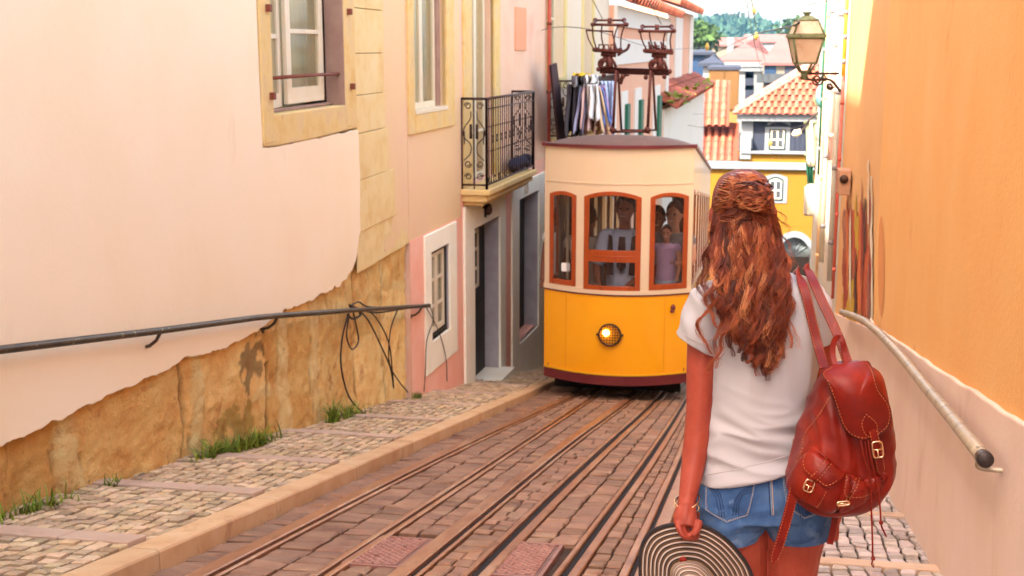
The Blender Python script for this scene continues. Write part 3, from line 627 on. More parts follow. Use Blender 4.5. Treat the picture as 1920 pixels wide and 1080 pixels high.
# balcony
bD=.36; S0=2.36; S1=FB.sz(1000,318,bD)[0]
me=MB(); FB.box(me,S0-.06,S1+.05,-.60,-.52,0,bD+.05); FB.box(me,S0,S1,-.70,-.60,0,bD-.01); FB.box(me,S0+.08,S1-.06,-.76,-.70,0,bD-.08)
bal=me.build('balcony',M['stone_frame'],hB,bevel=.012)
def railing(F,mb,A,Bp,zt,zbt,kind):
    A=np.array(A,float);Bp=np.array(Bp,float); D=Bp-A; L=np.linalg.norm(D); d=D/L
    p=lambda t,z: A+d*t+np.array([0,0,z])
    r=.012
    mb.tube([p(0,zt),p(L,zt)],.018,6); mb.tube([p(0,zbt+.06),p(L,zbt+.06)],.014,6); mb.tube([p(0,zbt),p(0,zt)],.02,6); mb.tube([p(L,zbt),p(L,zt)],.02,6)
    if kind=='bars':
        n=int(L/.125)
        for i in range(1,n):
            t=L*i/n; mb.tube([p(t,zbt+.06),p(t,zt)],.0085,5)
            for zz in (.52,.86): 
                q=p(t,zbt+zz*(zt-zbt)/1.25)
                mb.sphere(q,.016,5,4)
            if i%2==0:
                for zz in (.68,):
                    c=p(t+L/n/2,zbt+zz*(zt-zbt)/1.25); mb.tube([c+d*.04*math.cos(q)+np.array([0,0,.05*math.sin(q)]) for q in np.linspace(0,2*math.pi,9)],.006,4,cap=False)
        mb.tube([p(0,zt-.14),p(L,zt-.14)],.010,5); 
        for i in range(int(L/.3)):
            c0=p(.15+i*.3,zbt+.13); mb.tube([c0+d*(.02+.012*q)*math.cos(q)*.9+np.array([0,0,(.015+.010*q)*math.sin(q)]) for q in np.linspace(0,6,14)],.007,4)
    else:
        def curl(c,R,s,turn=1.35,ph=0):
            mb.tube([c+d*s*R*(1-.6*k/16)*math.cos(ph+turn*2*math.pi*k/16)+np.array([0,0,R*(1-.6*k/16)*math.sin(ph+turn*2*math.pi*k/16)]) for k in range(17)],.008,5)
        m=L/2; h=zt-zbt
        mb.tube([p(m,zbt),p(m,zt)],.011,5)
        for s_ in (1,-1):
            for zz,ph in ((.92,0),(.14,0),(.28,3.1)): curl(p(m+s_*L*.24,zbt+h*zz),L*.14,s_,ph=ph)
            mb.tube(smooth_path([p(m+s_*L*.12,zbt+h*.86),p(m+s_*L*.14,zbt+h*.78),p(m+s_*L*.38,zbt+h*.68),p(m+s_*L*.40,zbt+h*.58),p(m+s_*L*.14,zbt+h*.5),p(m+s_*L*.14,zbt+h*.4),p(m+s_*L*.4,zbt+h*.32)],4),.008,5)
            mb.tube([p(m+s_*L*.12,zbt+h*.56),p(m+s_*L*.12,zbt+h*.72)],.02,4); mb.tube([p(m+s_*L*.38,zbt+h*.5),p(m+s_*L*.38,zbt+h*.64)],.008,4)
zt=.72; zbt=-.52
me=MB(); railing(FB,me,FB.pt(S0,0,.0),FB.pt(S0,0,bD),zt,zbt,'scroll'); railing(FB,me,FB.pt(S0,0,bD),FB.pt(S1,0,bD),zt,zbt,'bars'); railing(FB,me,FB.pt(S1,0,bD),FB.pt(S1,0,0),zt,zbt,'scroll')
me.build('railing',M['iron'],bal)
M['navy']=mat('navy_cloth',[C(36,36,52),C(70,66,96)],scale=9,rough=.8,bump=.3,bscale=20)
bg_=thing('dark_bag',FB.pt(4.9,-.5,.2),'dark navy bag lying inside the iron balcony railing','bag'); me=MB()
P=[]
for i in range(10):
    q=math.pi*i/9; P.append([FB.pt(5.2-.72*math.cos(q),-.40+.13*math.sin(q)*math.sin(t)*(1+.2*math.sin(3*q)) ,.18+.12*math.sin(q)*math.cos(t)) for t in np.linspace(0,2*math.pi,13)[:-1]])
me.grid(P,closed_u=True).build('bag_body',M['navy'],bg_)
# drain pipe between houses
M['redpipe']=mat('red_pipe',[C(200,80,66),C(224,110,90)],scale=3,rough=.5,bump=.1)
t=thing('drainpipe',FB.pt(7.95,-1,.07),'thin red pipe on the corner beside the laundry balcony','pipe')
me=MB(); me.tube([FB.pt(7.95,-.9,.07),FB.pt(7.95,5.5,.07)],.035,8); me.build('pipe',M['redpipe'],t)
me=MB(); 
for z in (-.6,.6,1.8): me.tube([FB.pt(7.95,z,.07),FB.pt(7.95,z+.05,.07)],.045,8)
me.build('pipe_clamp',M['rust'],t)
# ---- house C
FC=Fac((-3.395,22.45),(-2.0,70))
sC=lambda px,py=100,d=0: FC.sz(px,py,d)
M['cream_c']=mat('plaster_cream_far',[C(248,208,168,.78),C(252,222,194,.78)],scale=.8,rough=.9,bump=.2,bscale=14,stains=[(2,.58,.2,C(250,190,160),.5,(1,1,.3))])
M['yellow_frame']=mat('yellow_stone_frame',[C(240,196,120),C(248,214,150)],scale=3,rough=.85,bump=.2)
hC=thing('cream_house',FC.pt(3,gz(26)),'cream house with tall yellow framed windows and laundry on its balcony','house')
e0=0; e1=sC(1141)[0]
wC=[(sC(1029)[0],sC(1056)[0],sC(1040,146)[1],4.5),(sC(1093)[0],sC(1109)[0],-1.1,4.2)]
me=MB(); FC.wall(me,e0,e1,-12,4.6,wC,0,reveal=.25); FC.body(me,e0,e1,-12,4.6,5); me.build('wall',M['cream_c'],hC)
me=MB()
for (a,b,c,d) in wC: FC.box(me,a-.25,a,c-.2,d,0,.03);FC.box(me,b,b+.3,c-.2,d,0,.032);FC.box(me,a,b,c-.2,c,0,.031)
me.build('window_surround',M['yellow_frame'],hC)
for (a,b,c,d) in wC:
    me=MB(); FC.box(me,a,b,d-.1,d-.02,-.24,-.1); q=me.build('window',M['white_paint'],hC); m_=(a+b)/2
    for k in (0,1): sash(FC,a+(m_-a)*k,m_+(b-m_)*k,c+.03,d-.12,-.18,[c+.6*(d-c)*.5],q,wd=.1)
    me=MB(); FC.box(me,a,b,c,d,-.45,-.44); me.build('curtain',M['curtain'],q)
cb0=sC(1062,155)[0]
bz=sC(1030,268,.2)[1]; bt=sC(1018,153)[1]; cD=.46; cs0=.12; cs1=sC(1150,160,cD)[0]
me=MB(); FC.box(me,cs0-.05,cs1+.05,bz-.14,bz,0,cD+.05); bal=me.build('balcony',M['stone_frame'],hC,bevel=.01)
me=MB(); railing(FC,me,FC.pt(cs0,0,0),FC.pt(cs0,0,cD),bt,bz,'scroll'); railing(FC,me,FC.pt(cs0,0,cD),FC.pt(cs1,0,cD),bt,bz,'bars'); me.build('railing',M['iron'],bal)
# laundry: hanging cloths
cols={'black':C(52,34,34),'slate':C(160,144,160),'rose':C(226,168,150),'white':C(246,226,214),'orange':C(248,190,140),'blue':C(120,140,206),'lilac':C(206,160,190),'sky':C(206,206,224),'yellow':C(250,196,30),'grey':C(136,120,118),'brown':C(70,40,38)}
for k,v in cols.items(): M['cl_'+k]=mat(k+'_cloth',[v,tuple(min(.9,x*1.25) for x in v)],scale=6,rough=.9,bump=.3,bscale=40)
def cloth(name,col,px0,px1,pt,pb,px0b,px1b,label,d=.52,cat='laundry',group=None):
    if pb-pt>60: px0-=3;px1+=3;px0b-=2;px1b+=2
    rows=[]
    for j in range(17):
        t=j/16; r=[]
        for i in range(15):
            u=i/14; px=(px0+(px1-px0)*u)*(1-t**.7)+(px0b-2+(px1b-px0b+4)*u)*t**.7+1.6*math.sin(t*5+px0)*t; py=pt+(pb-pt)*t*(1-.16*abs(math.sin(u*4.3+px0*.7)))
            dd=d+.085*math.sin(u*11+px0*1.3+t*1.2)*(.2+t)+.03*math.sin(u*23+t*3)
            r.append(plane_pt(px,py,FC.pt(0,0,dd),FC.n))
        rows.append(r)
    me=MB(); me.grid(rows); o=me.build(name,M['cl_'+col]); s=o.modifiers.new('t','SOLIDIFY'); s.thickness=.012
    tag(o,label,cat,group)
LG='clothes drying on the far balcony'
cloth('dark_trousers','black',1066,1082,158,262,1064,1080,'long black trousers hanging on the left part of the laundry balcony',group=LG)
cloth('slate_shirt','slate',1090,1102,163,262,1080,1096,'slate grey shirt hanging right of the black trousers',d=.56,group=LG)
cloth('rose_shirt','rose',1096,1112,160,258,1094,1112,'dusty pink shirt hanging in the middle of the laundry',d=.60,group=LG)
cloth('white_shirt','white',1103,1116,158,235,1106,1122,'white shirt hanging in front of a pink one on the balcony',d=.66,group=LG)
cloth('orange_towel','orange',1112,1120,162,262,1124,1138,'slanting orange cream towel hanging right of the white shirt',d=.62,group=LG)
cloth('blue_towel','blue',1119,1125,164,240,1134,1142,'narrow blue striped towel among the laundry',d=.58,group=LG)
cloth('lilac_top','lilac',1124,1130,160,262,1136,1146,'lilac top hanging near the right end of the laundry',d=.54,group=LG)
cloth('pale_sheet','sky',1128,1148,152,250,1138,1150,'pale blue sheet at the right end of the laundry balcony',d=.50,group=LG)
cloth('yellow_cloth','yellow',1074,1106,137,143,1076,1104,'bright yellow cloth folded over the top of the balcony rail',d=.50,group=LG)
cloth('grey_bundle','grey',1072,1100,142,164,1074,1100,'grey garment folded over the rail under the yellow cloth',d=.53,group=LG)
cloth('white_bundle','white',1098,1120,140,159,1100,1120,'white garment folded over the rail beside the yellow cloth',d=.56,group=LG)
me=MB(); q=[plane_pt(x,y,FC.pt(0,0,.3),FC.n) for x,y in ((1029,122),(1040,118),(1058,262),(1044,264))]; me.prism(q,FC.n*.04); o=me.build('dark_board',M['cl_brown']); tag(o,'dark brown board leaning inside the laundry balcony','board')
# ---- house D : pink with white bands
M['pink_d']=mat('plaster_pink_far',[C(248,166,126,.72),C(250,184,146,.72)],scale=.5,rough=.9,bump=.1,stains=[(1,.6,.2,C(250,204,176),.4,(1,1,.5))])
M['white_band']=mat('white_band',[C(250,220,196,.72),C(253,232,214,.72)],scale=2,rough=.85,bump=.1)
M['shutter']=mat('green_shutter',C(38,96,70),rough=.6,bump=.1)
hD=thing('gabled_house',FC.pt(20,gz(40)),'pink house with white bands, green shutters and a clay tile roof','house')
d0=e1; d1=sC(1246)[0]; dt=sC(1146,10)[1]; 
me=MB(); FC.wall(me,d0,d1,-15,dt,[],.12); FC.body(me,d0,d1,-15,dt,6,.12); me.build('wall',M['pink_d'],hD)
me=MB(); FC.box(me,d0,d1+.05,dt-.5,dt,.12,.20); FC.box(me,d0,d0+.35,-12,dt-.5,.12,.18); FC.box(me,d1-1.0,d1,-12,dt-.5,.12,.18)
zb_=sC(1150,95,.12)[1]; FC.box(me,d0+.35,d1-1.0,zb_-.35,zb_+.3,.12,.16); me.build('white_band',M['white_band'],hD)
for px in (1168,1194,1229):
    a,_=sC(px-6,200,.12); b,_=sC(px+6,200,.12); z1=sC(px,196 if px<1180 else (188 if px<1210 else 180),.12)[1]
    me=MB(); FC.box(me,a,b,z1-2.6,z1+.35,.12,.17); q=me.build('window',M['white_band'],hD)
    me=MB(); FC.box(me,(a+b)/2,b-.1*(b-a),z1-2.4,z1,.17,.26); me.build('shutter',M['shutter'],q)
me=MB(); o_=FC.pt(sC(1180,20,.5)[0],dt+.05,.5); tile_roof(me,o_,FC.u,-FC.n*.9+Zv*.42,d1+2-sC(1180,20,.5)[0],4,pitch=.75,r=.3,row=1.0)
me.build('roof',M['tile'],hD,recalc=False)
# house D2, set back and taller
hD2=thing('narrow_house',FC.pt(33,gz(55),-1),'narrow pink house between white corner strips behind the tiled eave','house')
dd_=-.35; a0=sC(1247,100,dd_)[0]; a1=sC(1297,100,dd_)[0]; z1=sC(1260,14,dd_)[1]
me=MB(); FC.wall(me,a0,a1,-20,z1,[],dd_); FC.body(me,a0,a1,-20,z1,6,dd_); me.build('wall',M['pink_d'],hD2)
me=MB()
for (p,q) in ((1247,1250),(1264,1277),(1291,1297)): FC.box(me,sC(p,100,dd_)[0],sC(q,100,dd_)[0],-15,z1,dd_,dd_+.06)
me.build('white_band',M['white_band'],hD2)
me=MB(); tile_roof(me,FC.pt(a0,z1+.02,dd_+.5),FC.u,-FC.n*.9+Zv*.3,a1-a0,3,pitch=.8,r=.32,row=1.0); me.build('roof',M['tile'],hD2,recalc=False)
# house E : low whitewashed house with tile eave
hE=thing('whitewashed_house',FC.pt(36,gz(60),0),'peeling whitewashed house with low clay tile eave overgrown with weeds','house')
M['peeling']=mat('peeling_whitewash',[C(250,222,194,.68),C(252,234,214,.68)],scale=.5,rough=.9,bump=.3,bscale=6,stains=[(.7,.57,.1,C(250,204,160),.8,(1,1,.5)),(2,.62,.1,C(214,180,150),.6,(1,1,.4))])
dE=.25; a0=sC(1246,190,dE)[0]; a1=sC(1322,150,dE)[0]; z1=sC(1262,196,dE)[1]
me=MB(); FC.wall(me,a0,a1,-20,z1,[],dE); FC.body(me,a0,a1,-20,z1,5,dE); me.build('wall',M['peeling'],hE)
me=MB(); tile_roof(me,FC.pt(a0-.3,z1+.02,dE+.45),FC.u,-FC.n*.9+Zv*.45,a1-a0+.6,2.2,pitch=.8,r=.30,row=.9); me.build('roof',M['tile'],hE,recalc=False)
me=MB()
for k in range(500):
    a=a0+(a1-a0)*rng.random()**1.5; q=FC.pt(a,z1+.1+.3*rng.random(),dE+.4-.4*rng.random()); s_=.10+.12*rng.random(); ph=rng.uniform(0,6.28); g=rng.uniform(.7,1.6)
    if N3((a*.4,0,0),1)<-.05: continue
    v=np.array([math.cos(ph),math.sin(ph),rng.uniform(-.5,.8)])*s_; w_=np.array([-v[1],v[0],s_*rng.uniform(-.6,.6)])*.6
    me.add([q,q+v-w_,q+v*2,q+v+w_],[(0,1,2,3)],col=(g*1.4,g*1.1,g*.8))
me.build('roof_weeds',M['weed'],hE,recalc=False)['kind']='stuff'
# ================= PEOPLE BUILDER (continuous bodies by voxel remesh)
def skin_mat(name,c,s=.12): return mat(name,[C(*c),tuple(x*.86 for x in C(*c))],scale=7,rough=.55,bump=.06,bscale=120,bdist=.002,sss=s,spec=.35)
M['skin_dark']=skin_mat('skin_brown',(176,104,78)); M['skin_light']=skin_mat('skin_light',(226,150,116))  # a darker and a paler skin tone for the tram people
def interp_tube(mb,pts,rs,n=14,sub=5,flat=1.0,up=None):
    P=smooth_path(pts,sub); t=np.linspace(0,len(rs)-1,len(P)); R=np.interp(t,range(len(rs)),rs); mb.tube(P,list(R),n,flat=flat,up=up); return mb
def remesh(o,vox,it=8):
    m=o.modifiers.new('r','REMESH'); m.mode='VOXEL'; m.voxel_size=vox; m.use_smooth_shade=True
    m=o.modifiers.new('s','SMOOTH'); m.iterations=it; m.factor=.5
def small_person(loc,label,skin,shirt,hair,face=(0,-1),height=1.4,arms='down',name='person',lower='cl_black',hairlong=False):
    # loc = head centre; scaled adult upper figure down to the feet
    f=np.array([face[0],face[1],0.]);f/=np.linalg.norm(f); r=np.array([-f[1],f[0],0]); s=height; c=np.array(loc,float)
    L=lambda a,b,z: c+r*a*s+f*b*s+Zv*z*s
    t=thing(name,L(0,0,-1.55),label,'person')
    mb=MB(); mb.sphere(c,.105*s,16,12,sc=(.78,.9,1.12)); mb.sphere(L(0,.03,-.07),.065*s,12,8); interp_tube(mb,[L(0,-.01,-.08),L(0,-.02,-.22)],[.055*s,.06*s]); mb.sphere(L(0,.10,-.01),.018*s,8,6,sc=(.8,1,1.4))
    for k in (1,-1): mb.sphere(L(.085*k,0,-.01),.022*s,8,6)
    # torso + arms + legs
    interp_tube(mb,[L(0,-.02,-.2),L(0,-.02,-.32),L(0,0,-.55),L(0,0,-.78)],[.09*s,.155*s,.13*s,.15*s],flat=1)
    A={'down':[(.19,-.02,-.26),(.24,-.02,-.52),(.22,.05,-.76)],'wheel':[(.18,0,-.27),(.25,.08,-.53),(.06,.30,-.70)],'hold':[(.17,0,-.26),(.23,.10,-.48),(-.02,.24,-.46)]}[arms]
    for k in (1,-1):
        pa=[L(a*k if not (arms=='wheel' and k<0 and i==2) else -.19,b,z) for i,(a,b,z) in enumerate(A)]; interp_tube(mb,pa,[.055*s,.043*s,.028*s]); 
        d=pa[2]-pa[1]; d/=np.linalg.norm(d)
        for q in range(4): interp_tube(mb,[pa[2],pa[2]+d*.05*s+r*(.014*(q-1.5))*s,pa[2]+d*(.095-.006*q)*s+r*(.016*(q-1.5))*s-Zv*.01],[.016*s,.012*s,.008*s],8,2)
        interp_tube(mb,[pa[2]+d*.02*s,pa[2]+d*.05*s-r*k*.04*s],[.013*s,.009*s],8,2)
    for k in (1,-1): interp_tube(mb,[L(.08*k,0,-.75),L(.09*k,.02,-1.12),L(.09*k,0,-1.5)],[.085*s,.06*s,.045*s]); interp_tube(mb,[L(.09*k,-.03,-1.52),L(.09*k,.12,-1.53)],[.045*s,.03*s],8,2)
    b=mb.build('body',M[skin],t); remesh(b,.011*s,6)
    mb=MB(); interp_tube(mb,[L(0,-.02,-.19),L(0,-.02,-.27),L(0,-.01,-.42),L(0,0,-.60),L(0,0,-.84)],[.085*s,.185*s,.18*s,.165*s,.18*s],18)
    for k in (1,-1):
        pa=[L(a*k,b_,z) for a,b_,z in A]; q=pa[1]*.25+pa[0]*.75 if arms!='wheel' else pa[1]; interp_tube(mb,[L(.13*k,0,-.26),pa[0],(pa[0]+q)/2,q],[.07*s,.075*s,.07*s,.062*s])
    o=mb.build('shirt',M[shirt],t); remesh(o,.013*s,5)
    mb=MB(); interp_tube(mb,[L(0,0,-.8),L(0,0,-.92)],[.18*s,.17*s]); 
    for k in (1,-1): interp_tube(mb,[L(.085*k,0,-.85),L(.09*k,.02,-1.12),L(.09*k,0,-1.45)],[.105*s,.085*s,.07*s])
    o=mb.build('trousers',M[lower],t); remesh(o,.014*s,4)
    mb=MB(); mb.sphere(L(0,-.025,.03),.112*s,14,10,sc=(.82,.9,1.05)); 
    if hairlong: interp_tube(mb,[L(0,-.06,0),L(0,-.09,-.15),L(0,-.1,-.32)],[.1*s,.09*s,.05*s])
    v=np.array(mb.v); fw=(v-c)@f; keep=np.where((fw>.05*s)&((v-c)[:,2]<.045*s),-1,0)
    vv=[tuple(p-(f*(.10*s) if k<0 else 0)) for p,k in zip(v,keep)]; mb.v=vv
    mb.build('hair',M[hair],t)
    mb=MB(); 
    for k in (1,-1): mb.sphere(L(.036*k,.088,.012),.012*s,8,6,sc=(1.3,1,.8))
    mb.build('eyes',M['cl_black'],t)
    mb=MB(); interp_tube(mb,[L(-.028,.088,-.055),L(0,.096,-.057),L(.028,.088,-.055)],[.006*s,.008*s,.006*s],6,2); mb.build('mouth',M['cl_rose'],t)
    return t,L
# ================= TRAM
M['tram_yellow']=mat('tram_yellow_paint',[C(250,156,8,.95),C(253,166,12,.95)],scale=1.5,rough=.32,bump=.08,bscale=6,bdist=.01,coat=.4,spec=.4,stains=[(40,.72,.03,C(200,110,20),.5,(1,1,1)),(3,.66,.08,C(236,132,10),.5,(1,1,1))])
M['tram_cream']=mat('tram_cream_paint',[C(242,200,160),C(246,208,172)],scale=1.2,rough=.35,bump=.05,bscale=6,coat=.3,stains=[(3,.66,.1,C(244,184,144),.4,(1,1,.4))])
M['tram_maroon']=mat('tram_maroon',[C(110,36,40),C(130,50,50)],scale=3,rough=.45,bump=.08,coat=.2)
M['tram_roof']=mat('tram_roof_canvas',[C(132,98,88,.5),C(150,114,102,.5)],scale=2,rough=.75,bump=.2,stains=[(3,.6,.1,C(140,100,84),.5,(1,1,1))])
M['varnish']=mat('varnished_wood',[C(158,58,20),C(184,76,28),C(140,46,16)],scale=3,rough=.3,bump=.1,stretch=(6,6,1),coat=.4,stains=[(30,.66,.04,C(110,40,16),.6,(1,1,1))])
M['tram_glass']=glass('tram_glass',(.05,.025,.02),.02,.36,.8)
M['tram_dark']=mat('tram_interior_wood',[C(88,46,34),C(120,66,44)],scale=3,rough=.6,bump=.05)
YE=17.0; BUL=.37; TXL=onY(1021,500,YE)[0]; TXR=onY(1299,400,YE)[0]; TW=TXR-TXL; TL=12.0
k0=plane_pt(1300,284,(TXR,0,0),(1,0,0)); k1=plane_pt(1338,334,(TXR,0,0),(1,0,0)); SHK=(k0[2]-k1[2])/(k1[1]-k0[1])
zc_=lambda y: onY(1150,y,YE-BUL)[2]
ZRE,ZBL,ZW1,ZS,ZY1,ZY0,ZK=zc_(277),zc_(345),zc_(366),zc_(545),zc_(553),zc_(703),zc_(723)
tram=thing('tram',(TXL+TW/2,YE+TL/2,gz(YE+TL/2)),'yellow and cream funicular tram with wooden window frames coming up the track','tram')
def fY(a): return YE-BUL*(1-(2*a-1)**2)**1.0
def FP(a,z,d): 
    a_=min(1,max(0,a)); return np.array([TXL+TW*a,fY(a_)-d+ .0*z,z])
def band(mb,a0,a1,lo,hi,d0,d1,n=None,P=FP,**k):
    n=n or max(1,int(abs(a1-a0)*24)); lo=lo if callable(lo) else (lambda a,v=lo:v); hi=hi if callable(hi) else (lambda a,v=hi:v)
    rows=[]
    for i in range(n+1):
        a=a0+(a1-a0)*i/n; rows.append([P(a,lo(a),d1),P(a,hi(a),d1),P(a,hi(a),d0),P(a,lo(a),d0)])
    mb.grid(rows,closed_u=True,smooth=False,**k); mb.add(rows[0],[(0,1,2,3)],**k); mb.add(rows[-1],[(3,2,1,0)],**k); return mb
pa=lambda px,d=0: (onY(px,450,YE-BUL*.6)[0]-TXL)/TW
wins=[(pa(1027),pa(1081),zc_(542),zc_(370),.05),(pa(1096),pa(1203),zc_(547),zc_(370),.08),(pa(1219),pa(1289),zc_(544),zc_(370),.06)]
def topf(w_): 
    m_=(w_[0]+w_[1])/2; h=(w_[1]-w_[0])/2; return lambda a: w_[3]+w_[4]*(1-((a-m_)/h)**2)
me=MB(); prev=0
for w_ in wins:
    band(me,prev,w_[0],ZS,ZBL,-.05,0); band(me,w_[0],w_[1],topf(w_),ZBL,-.05,0,n=10); band(me,w_[0],w_[1],ZS-.02,w_[2],-.05,0); prev=w_[1]
band(me,prev,1,ZS,ZBL,-.05,0); band(me,0,1,ZBL,ZRE,-.05,.001); me.build('front_panel',M['tram_cream'],tram)
me=MB(); band(me,0,1,ZBL-.008,ZBL+.008,0,.010); me.build('belt_moulding',M['tram_cream'],tram); me=MB(); band(me,-.004,1.004,ZY1+.005,ZS+.0,-.05,.022); me.build('belt_moulding',M['tram_cream'],tram)
me=MB(); band(me,-.002,1.002,ZY1-.018,ZY1+.005,-.05,.014); me.build('dark_line',M['tram_maroon'],tram)
me=MB(); 
rows=[]
for i in range(41):
    a=i/40; rows.append([FP(a,ZY0+(ZY1-.018-ZY0)*k/8,.004*math.sin(math.pi*k/8)) for k in range(9)])
me.grid(rows); band(me,0,1,ZY0,ZY0+.02,-.05,0.0); me.build('yellow_apron',M['tram_yellow'],tram)
me=MB()
for a_ in (.165,.835):
    me=MB(); band(me,a_-.0012,a_+.0012,ZY0+.03,ZY1-.03,.003,.0065,n=1); me.build('apron_seam',mat('tram_seam',C(216,128,16),rough=.5,bump=0),tram)
me=MB()
for i_ in range(27):
    for z_ in (ZY1-.045,ZY0+.05): me.sphere(FP(.02+.96*i_/26,z_,.006),.0075,6,4)
me.build('rivets',M['tram_yellow'],tram)
M['gold']=mat('gold_line',C(252,176,30),rough=.35,bump=0)
me=MB(); band(me,-.003,1.003,ZY0-.012,ZY0+.012,-.02,.016); me.build('gold_line',M['gold'],tram)
me=MB(); band(me,0,1,ZK,ZY0-.012,-.06,.004); me.build('front_skirt',M['tram_maroon'],tram)
# wooden frames
for i,w_ in enumerate(wins):
    a0,a1,z0,z1,rs=w_; tf=topf(w_); fw=.072/TW*(.9 if i!=1 else 1); me=MB(); it=.075
    band(me,a0,a0+fw,z0,tf,-.035,.012,n=2); band(me,a1-fw,a1,z0,tf,-.035,.012,n=2); band(me,a0+fw,a1-fw,z0,z0+it,-.035,.012); band(me,a0+fw,a1-fw,lambda a:tf(a)-.055,tf,-.035,.012,n=10)
    if i==1: band(me,a0+fw,a1-fw,zc_(492),zc_(470),-.035,.010); band(me,a0+fw,a1-fw,zc_(482),zc_(480),.010,.016)
    f=me.build('front_window',M['varnish'],tram,bevel=.004)
    me=MB(); rows=[[FP(a0+fw+(a1-a0-2*fw)*k/8,z,-.015) for z in (z0+.05,z1+rs-.05)] for k in range(9)]; me.grid(rows,smooth=True); me.build('glass',M['tram_glass'],f)
me=MB(); c=FP((pa(1051)+pa(1070))/2,zc_(508),-.012); me.box(c[0]-.06,c[0]+.06,c[1]-.002,c[1],c[2]-.06,c[2]+.06); me.build('window_sticker',M['cl_white'],tram)
# sides
def SP_(xs,sg):
    def P(b,z,d): y=YE+TL*b; return np.array([xs+sg*d,y,z-SHK*(y-YE)])
    return P
for xs,sg in ((TXR,1),(TXL,-1)):
    P=SP_(xs,sg); me=MB(); nW=8; wz0=ZS+.02; wz1=ZW1+.02
    band(me,0,1,ZW1+.06,ZRE,-.05,0,n=1,P=P); band(me,0,1,ZS-.06,wz0,-.05,.0,n=1,P=P)
    for k in range(nW+1): b=k/nW; band(me,max(0,b-.026),min(1,b+.026),wz0,ZW1+.06,-.05,0,n=1,P=P)
    me.build('side_panel',M['tram_cream'],tram)
    me=MB(); band(me,0,1,ZY0,ZS-.06,-.05,0,n=1,P=P); me.build('side_apron',M['tram_yellow'],tram)
    me=MB(); band(me,0,1,ZK,ZY0,-.05,0,n=1,P=P); me.build('side_skirt',M['tram_maroon'],tram)
    for k in range(nW):
        b0=k/nW+.026; b1=(k+1)/nW-.026; me=MB(); fb=.005
        band(me,b0,b0+fb,wz0,wz1,-.04,.003,n=1,P=P); band(me,b1-fb,b1,wz0,wz1,-.04,.003,n=1,P=P); band(me,b0+fb,b1-fb,wz0,wz0+.06,-.04,.003,n=1,P=P); band(me,b0+fb,b1-fb,lambda b:wz1-.05+.05*(1-((b-(b0+b1)/2)/((b1-b0)/2))**2)*.6,lambda b:wz1+.05*(1-((b-(b0+b1)/2)/((b1-b0)/2))**2),-.04,.008,n=6,P=P)
        f=me.build('side_window',M['varnish'],tram)
        me=MB(); me.add([P(b0,wz0,-.02),P(b1,wz0,-.02),P(b1,wz1,-.02),P(b0,wz1,-.02)],[(0,1,2,3)]); me.build('glass',M['tram_glass'],f)
# back end, floor, interior
me=MB(); yb=YE+TL; zb_=-SHK*TL; me.box(TXL,TXR,yb-.05,yb,ZK+zb_,ZS+zb_); me.box(TXL,TXR,yb-.05,yb,ZW1+zb_,ZRE+zb_); me.build('rear_panel',M['tram_cream'],tram)
me=MB(); me.hexa([(TXL+.06,YE-.05,ZY0),(TXR-.06,YE-.05,ZY0),(TXR-.06,yb-.06,ZY0+zb_),(TXL+.06,yb-.06,ZY0+zb_),(TXL+.06,YE-.05,ZY0+.06),(TXR-.06,YE-.05,ZY0+.06),(TXR-.06,yb-.06,ZY0+.06+zb_),(TXL+.06,yb-.06,ZY0+.06+zb_)]); 
me.box(TXL+.1,TXR-.1,YE+.06,YE+.10,ZY0+.1,ZS-.12); me.box(TXL+.06,TXL+.5,YE+1.7,YE+1.74,ZY0,ZRE-.2); me.box(TXR-.34,TXR-.06,YE+1.7,YE+1.74,ZY0,ZRE-.2)
me.build('interior',M['tram_dark'],tram)
me=MB()
for (x,y) in ((.10,.9),(.30,1.4),(.50,3.0),(.80,3.0),(.2,3.2)): me.tube([(TXL+TW*x,YE+y,ZY0),(TXL+TW*x,YE+y,ZRE-SHK*y)],.022,8)
me.build('grab_pole',M['white_paint'],tram)
me=MB()
for k in range(7):
    for x0 in (.06,.62): y=YE+2.2+k*1.25; z=ZY0-SHK*(y-YE); me.box(TXL+TW*x0,TXL+TW*(x0+.32),y,y+.4,z+.4,z+.46); me.box(TXL+TW*x0,TXL+TW*(x0+.32),y+.4,y+.45,z+.4,z+.95)
me.build('benches',M['varnish'],tram)
# roof: dome with rounded front
me=MB(); rows=[]; CR=.135
nj=26
for i in range(30):
    t=i/29; rr=[]
    for j in range(nj+1):
        u=-1+2*j/nj; x=TXL+TW/2+u*(TW/2+.03)
        yf=YE-BUL*(1-min(1,u*u))-.05
        # front rounding over first .5 m
        q=min(1,t*29/9); y=yf+ (.75*q if q<1 else .75+(TL-.6)*(t*29-9)/20)
        h=CR*(1-abs(u)**3.2)*math.sin(min(1,q)*math.pi/2)**.8
        rr.append((x,y,ZRE+.03+h-SHK*max(0,y-YE)))
    rows.append(rr)
me.grid(rows); me.build('roof',M['tram_roof'],tram,recalc=False)
me=MB(); band(me,-.018,1.018,ZRE-.012,ZRE+.036,-.1,.05); 
for xs,sg in ((TXR,1),(TXL,-1)): band(me,0,1,ZRE-.012,ZRE+.036,-.05,.035,n=1,P=SP_(xs,sg))
me.build('roof_edge',M['tram_maroon'],tram)
me=MB(); me.hexa([(TXL+.02,YE-.0,ZRE-.06),(TXR-.02,YE-.0,ZRE-.06),(TXR-.02,yb,ZRE-.06+zb_),(TXL+.02,yb,ZRE-.06+zb_),(TXL+.02,YE-.0,ZRE-.02),(TXR-.02,YE-.0,ZRE-.02),(TXR-.02,yb,ZRE-.02+zb_),(TXL+.02,yb,ZRE-.02+zb_)]); me.build('ceiling',M['tram_dark'],tram)
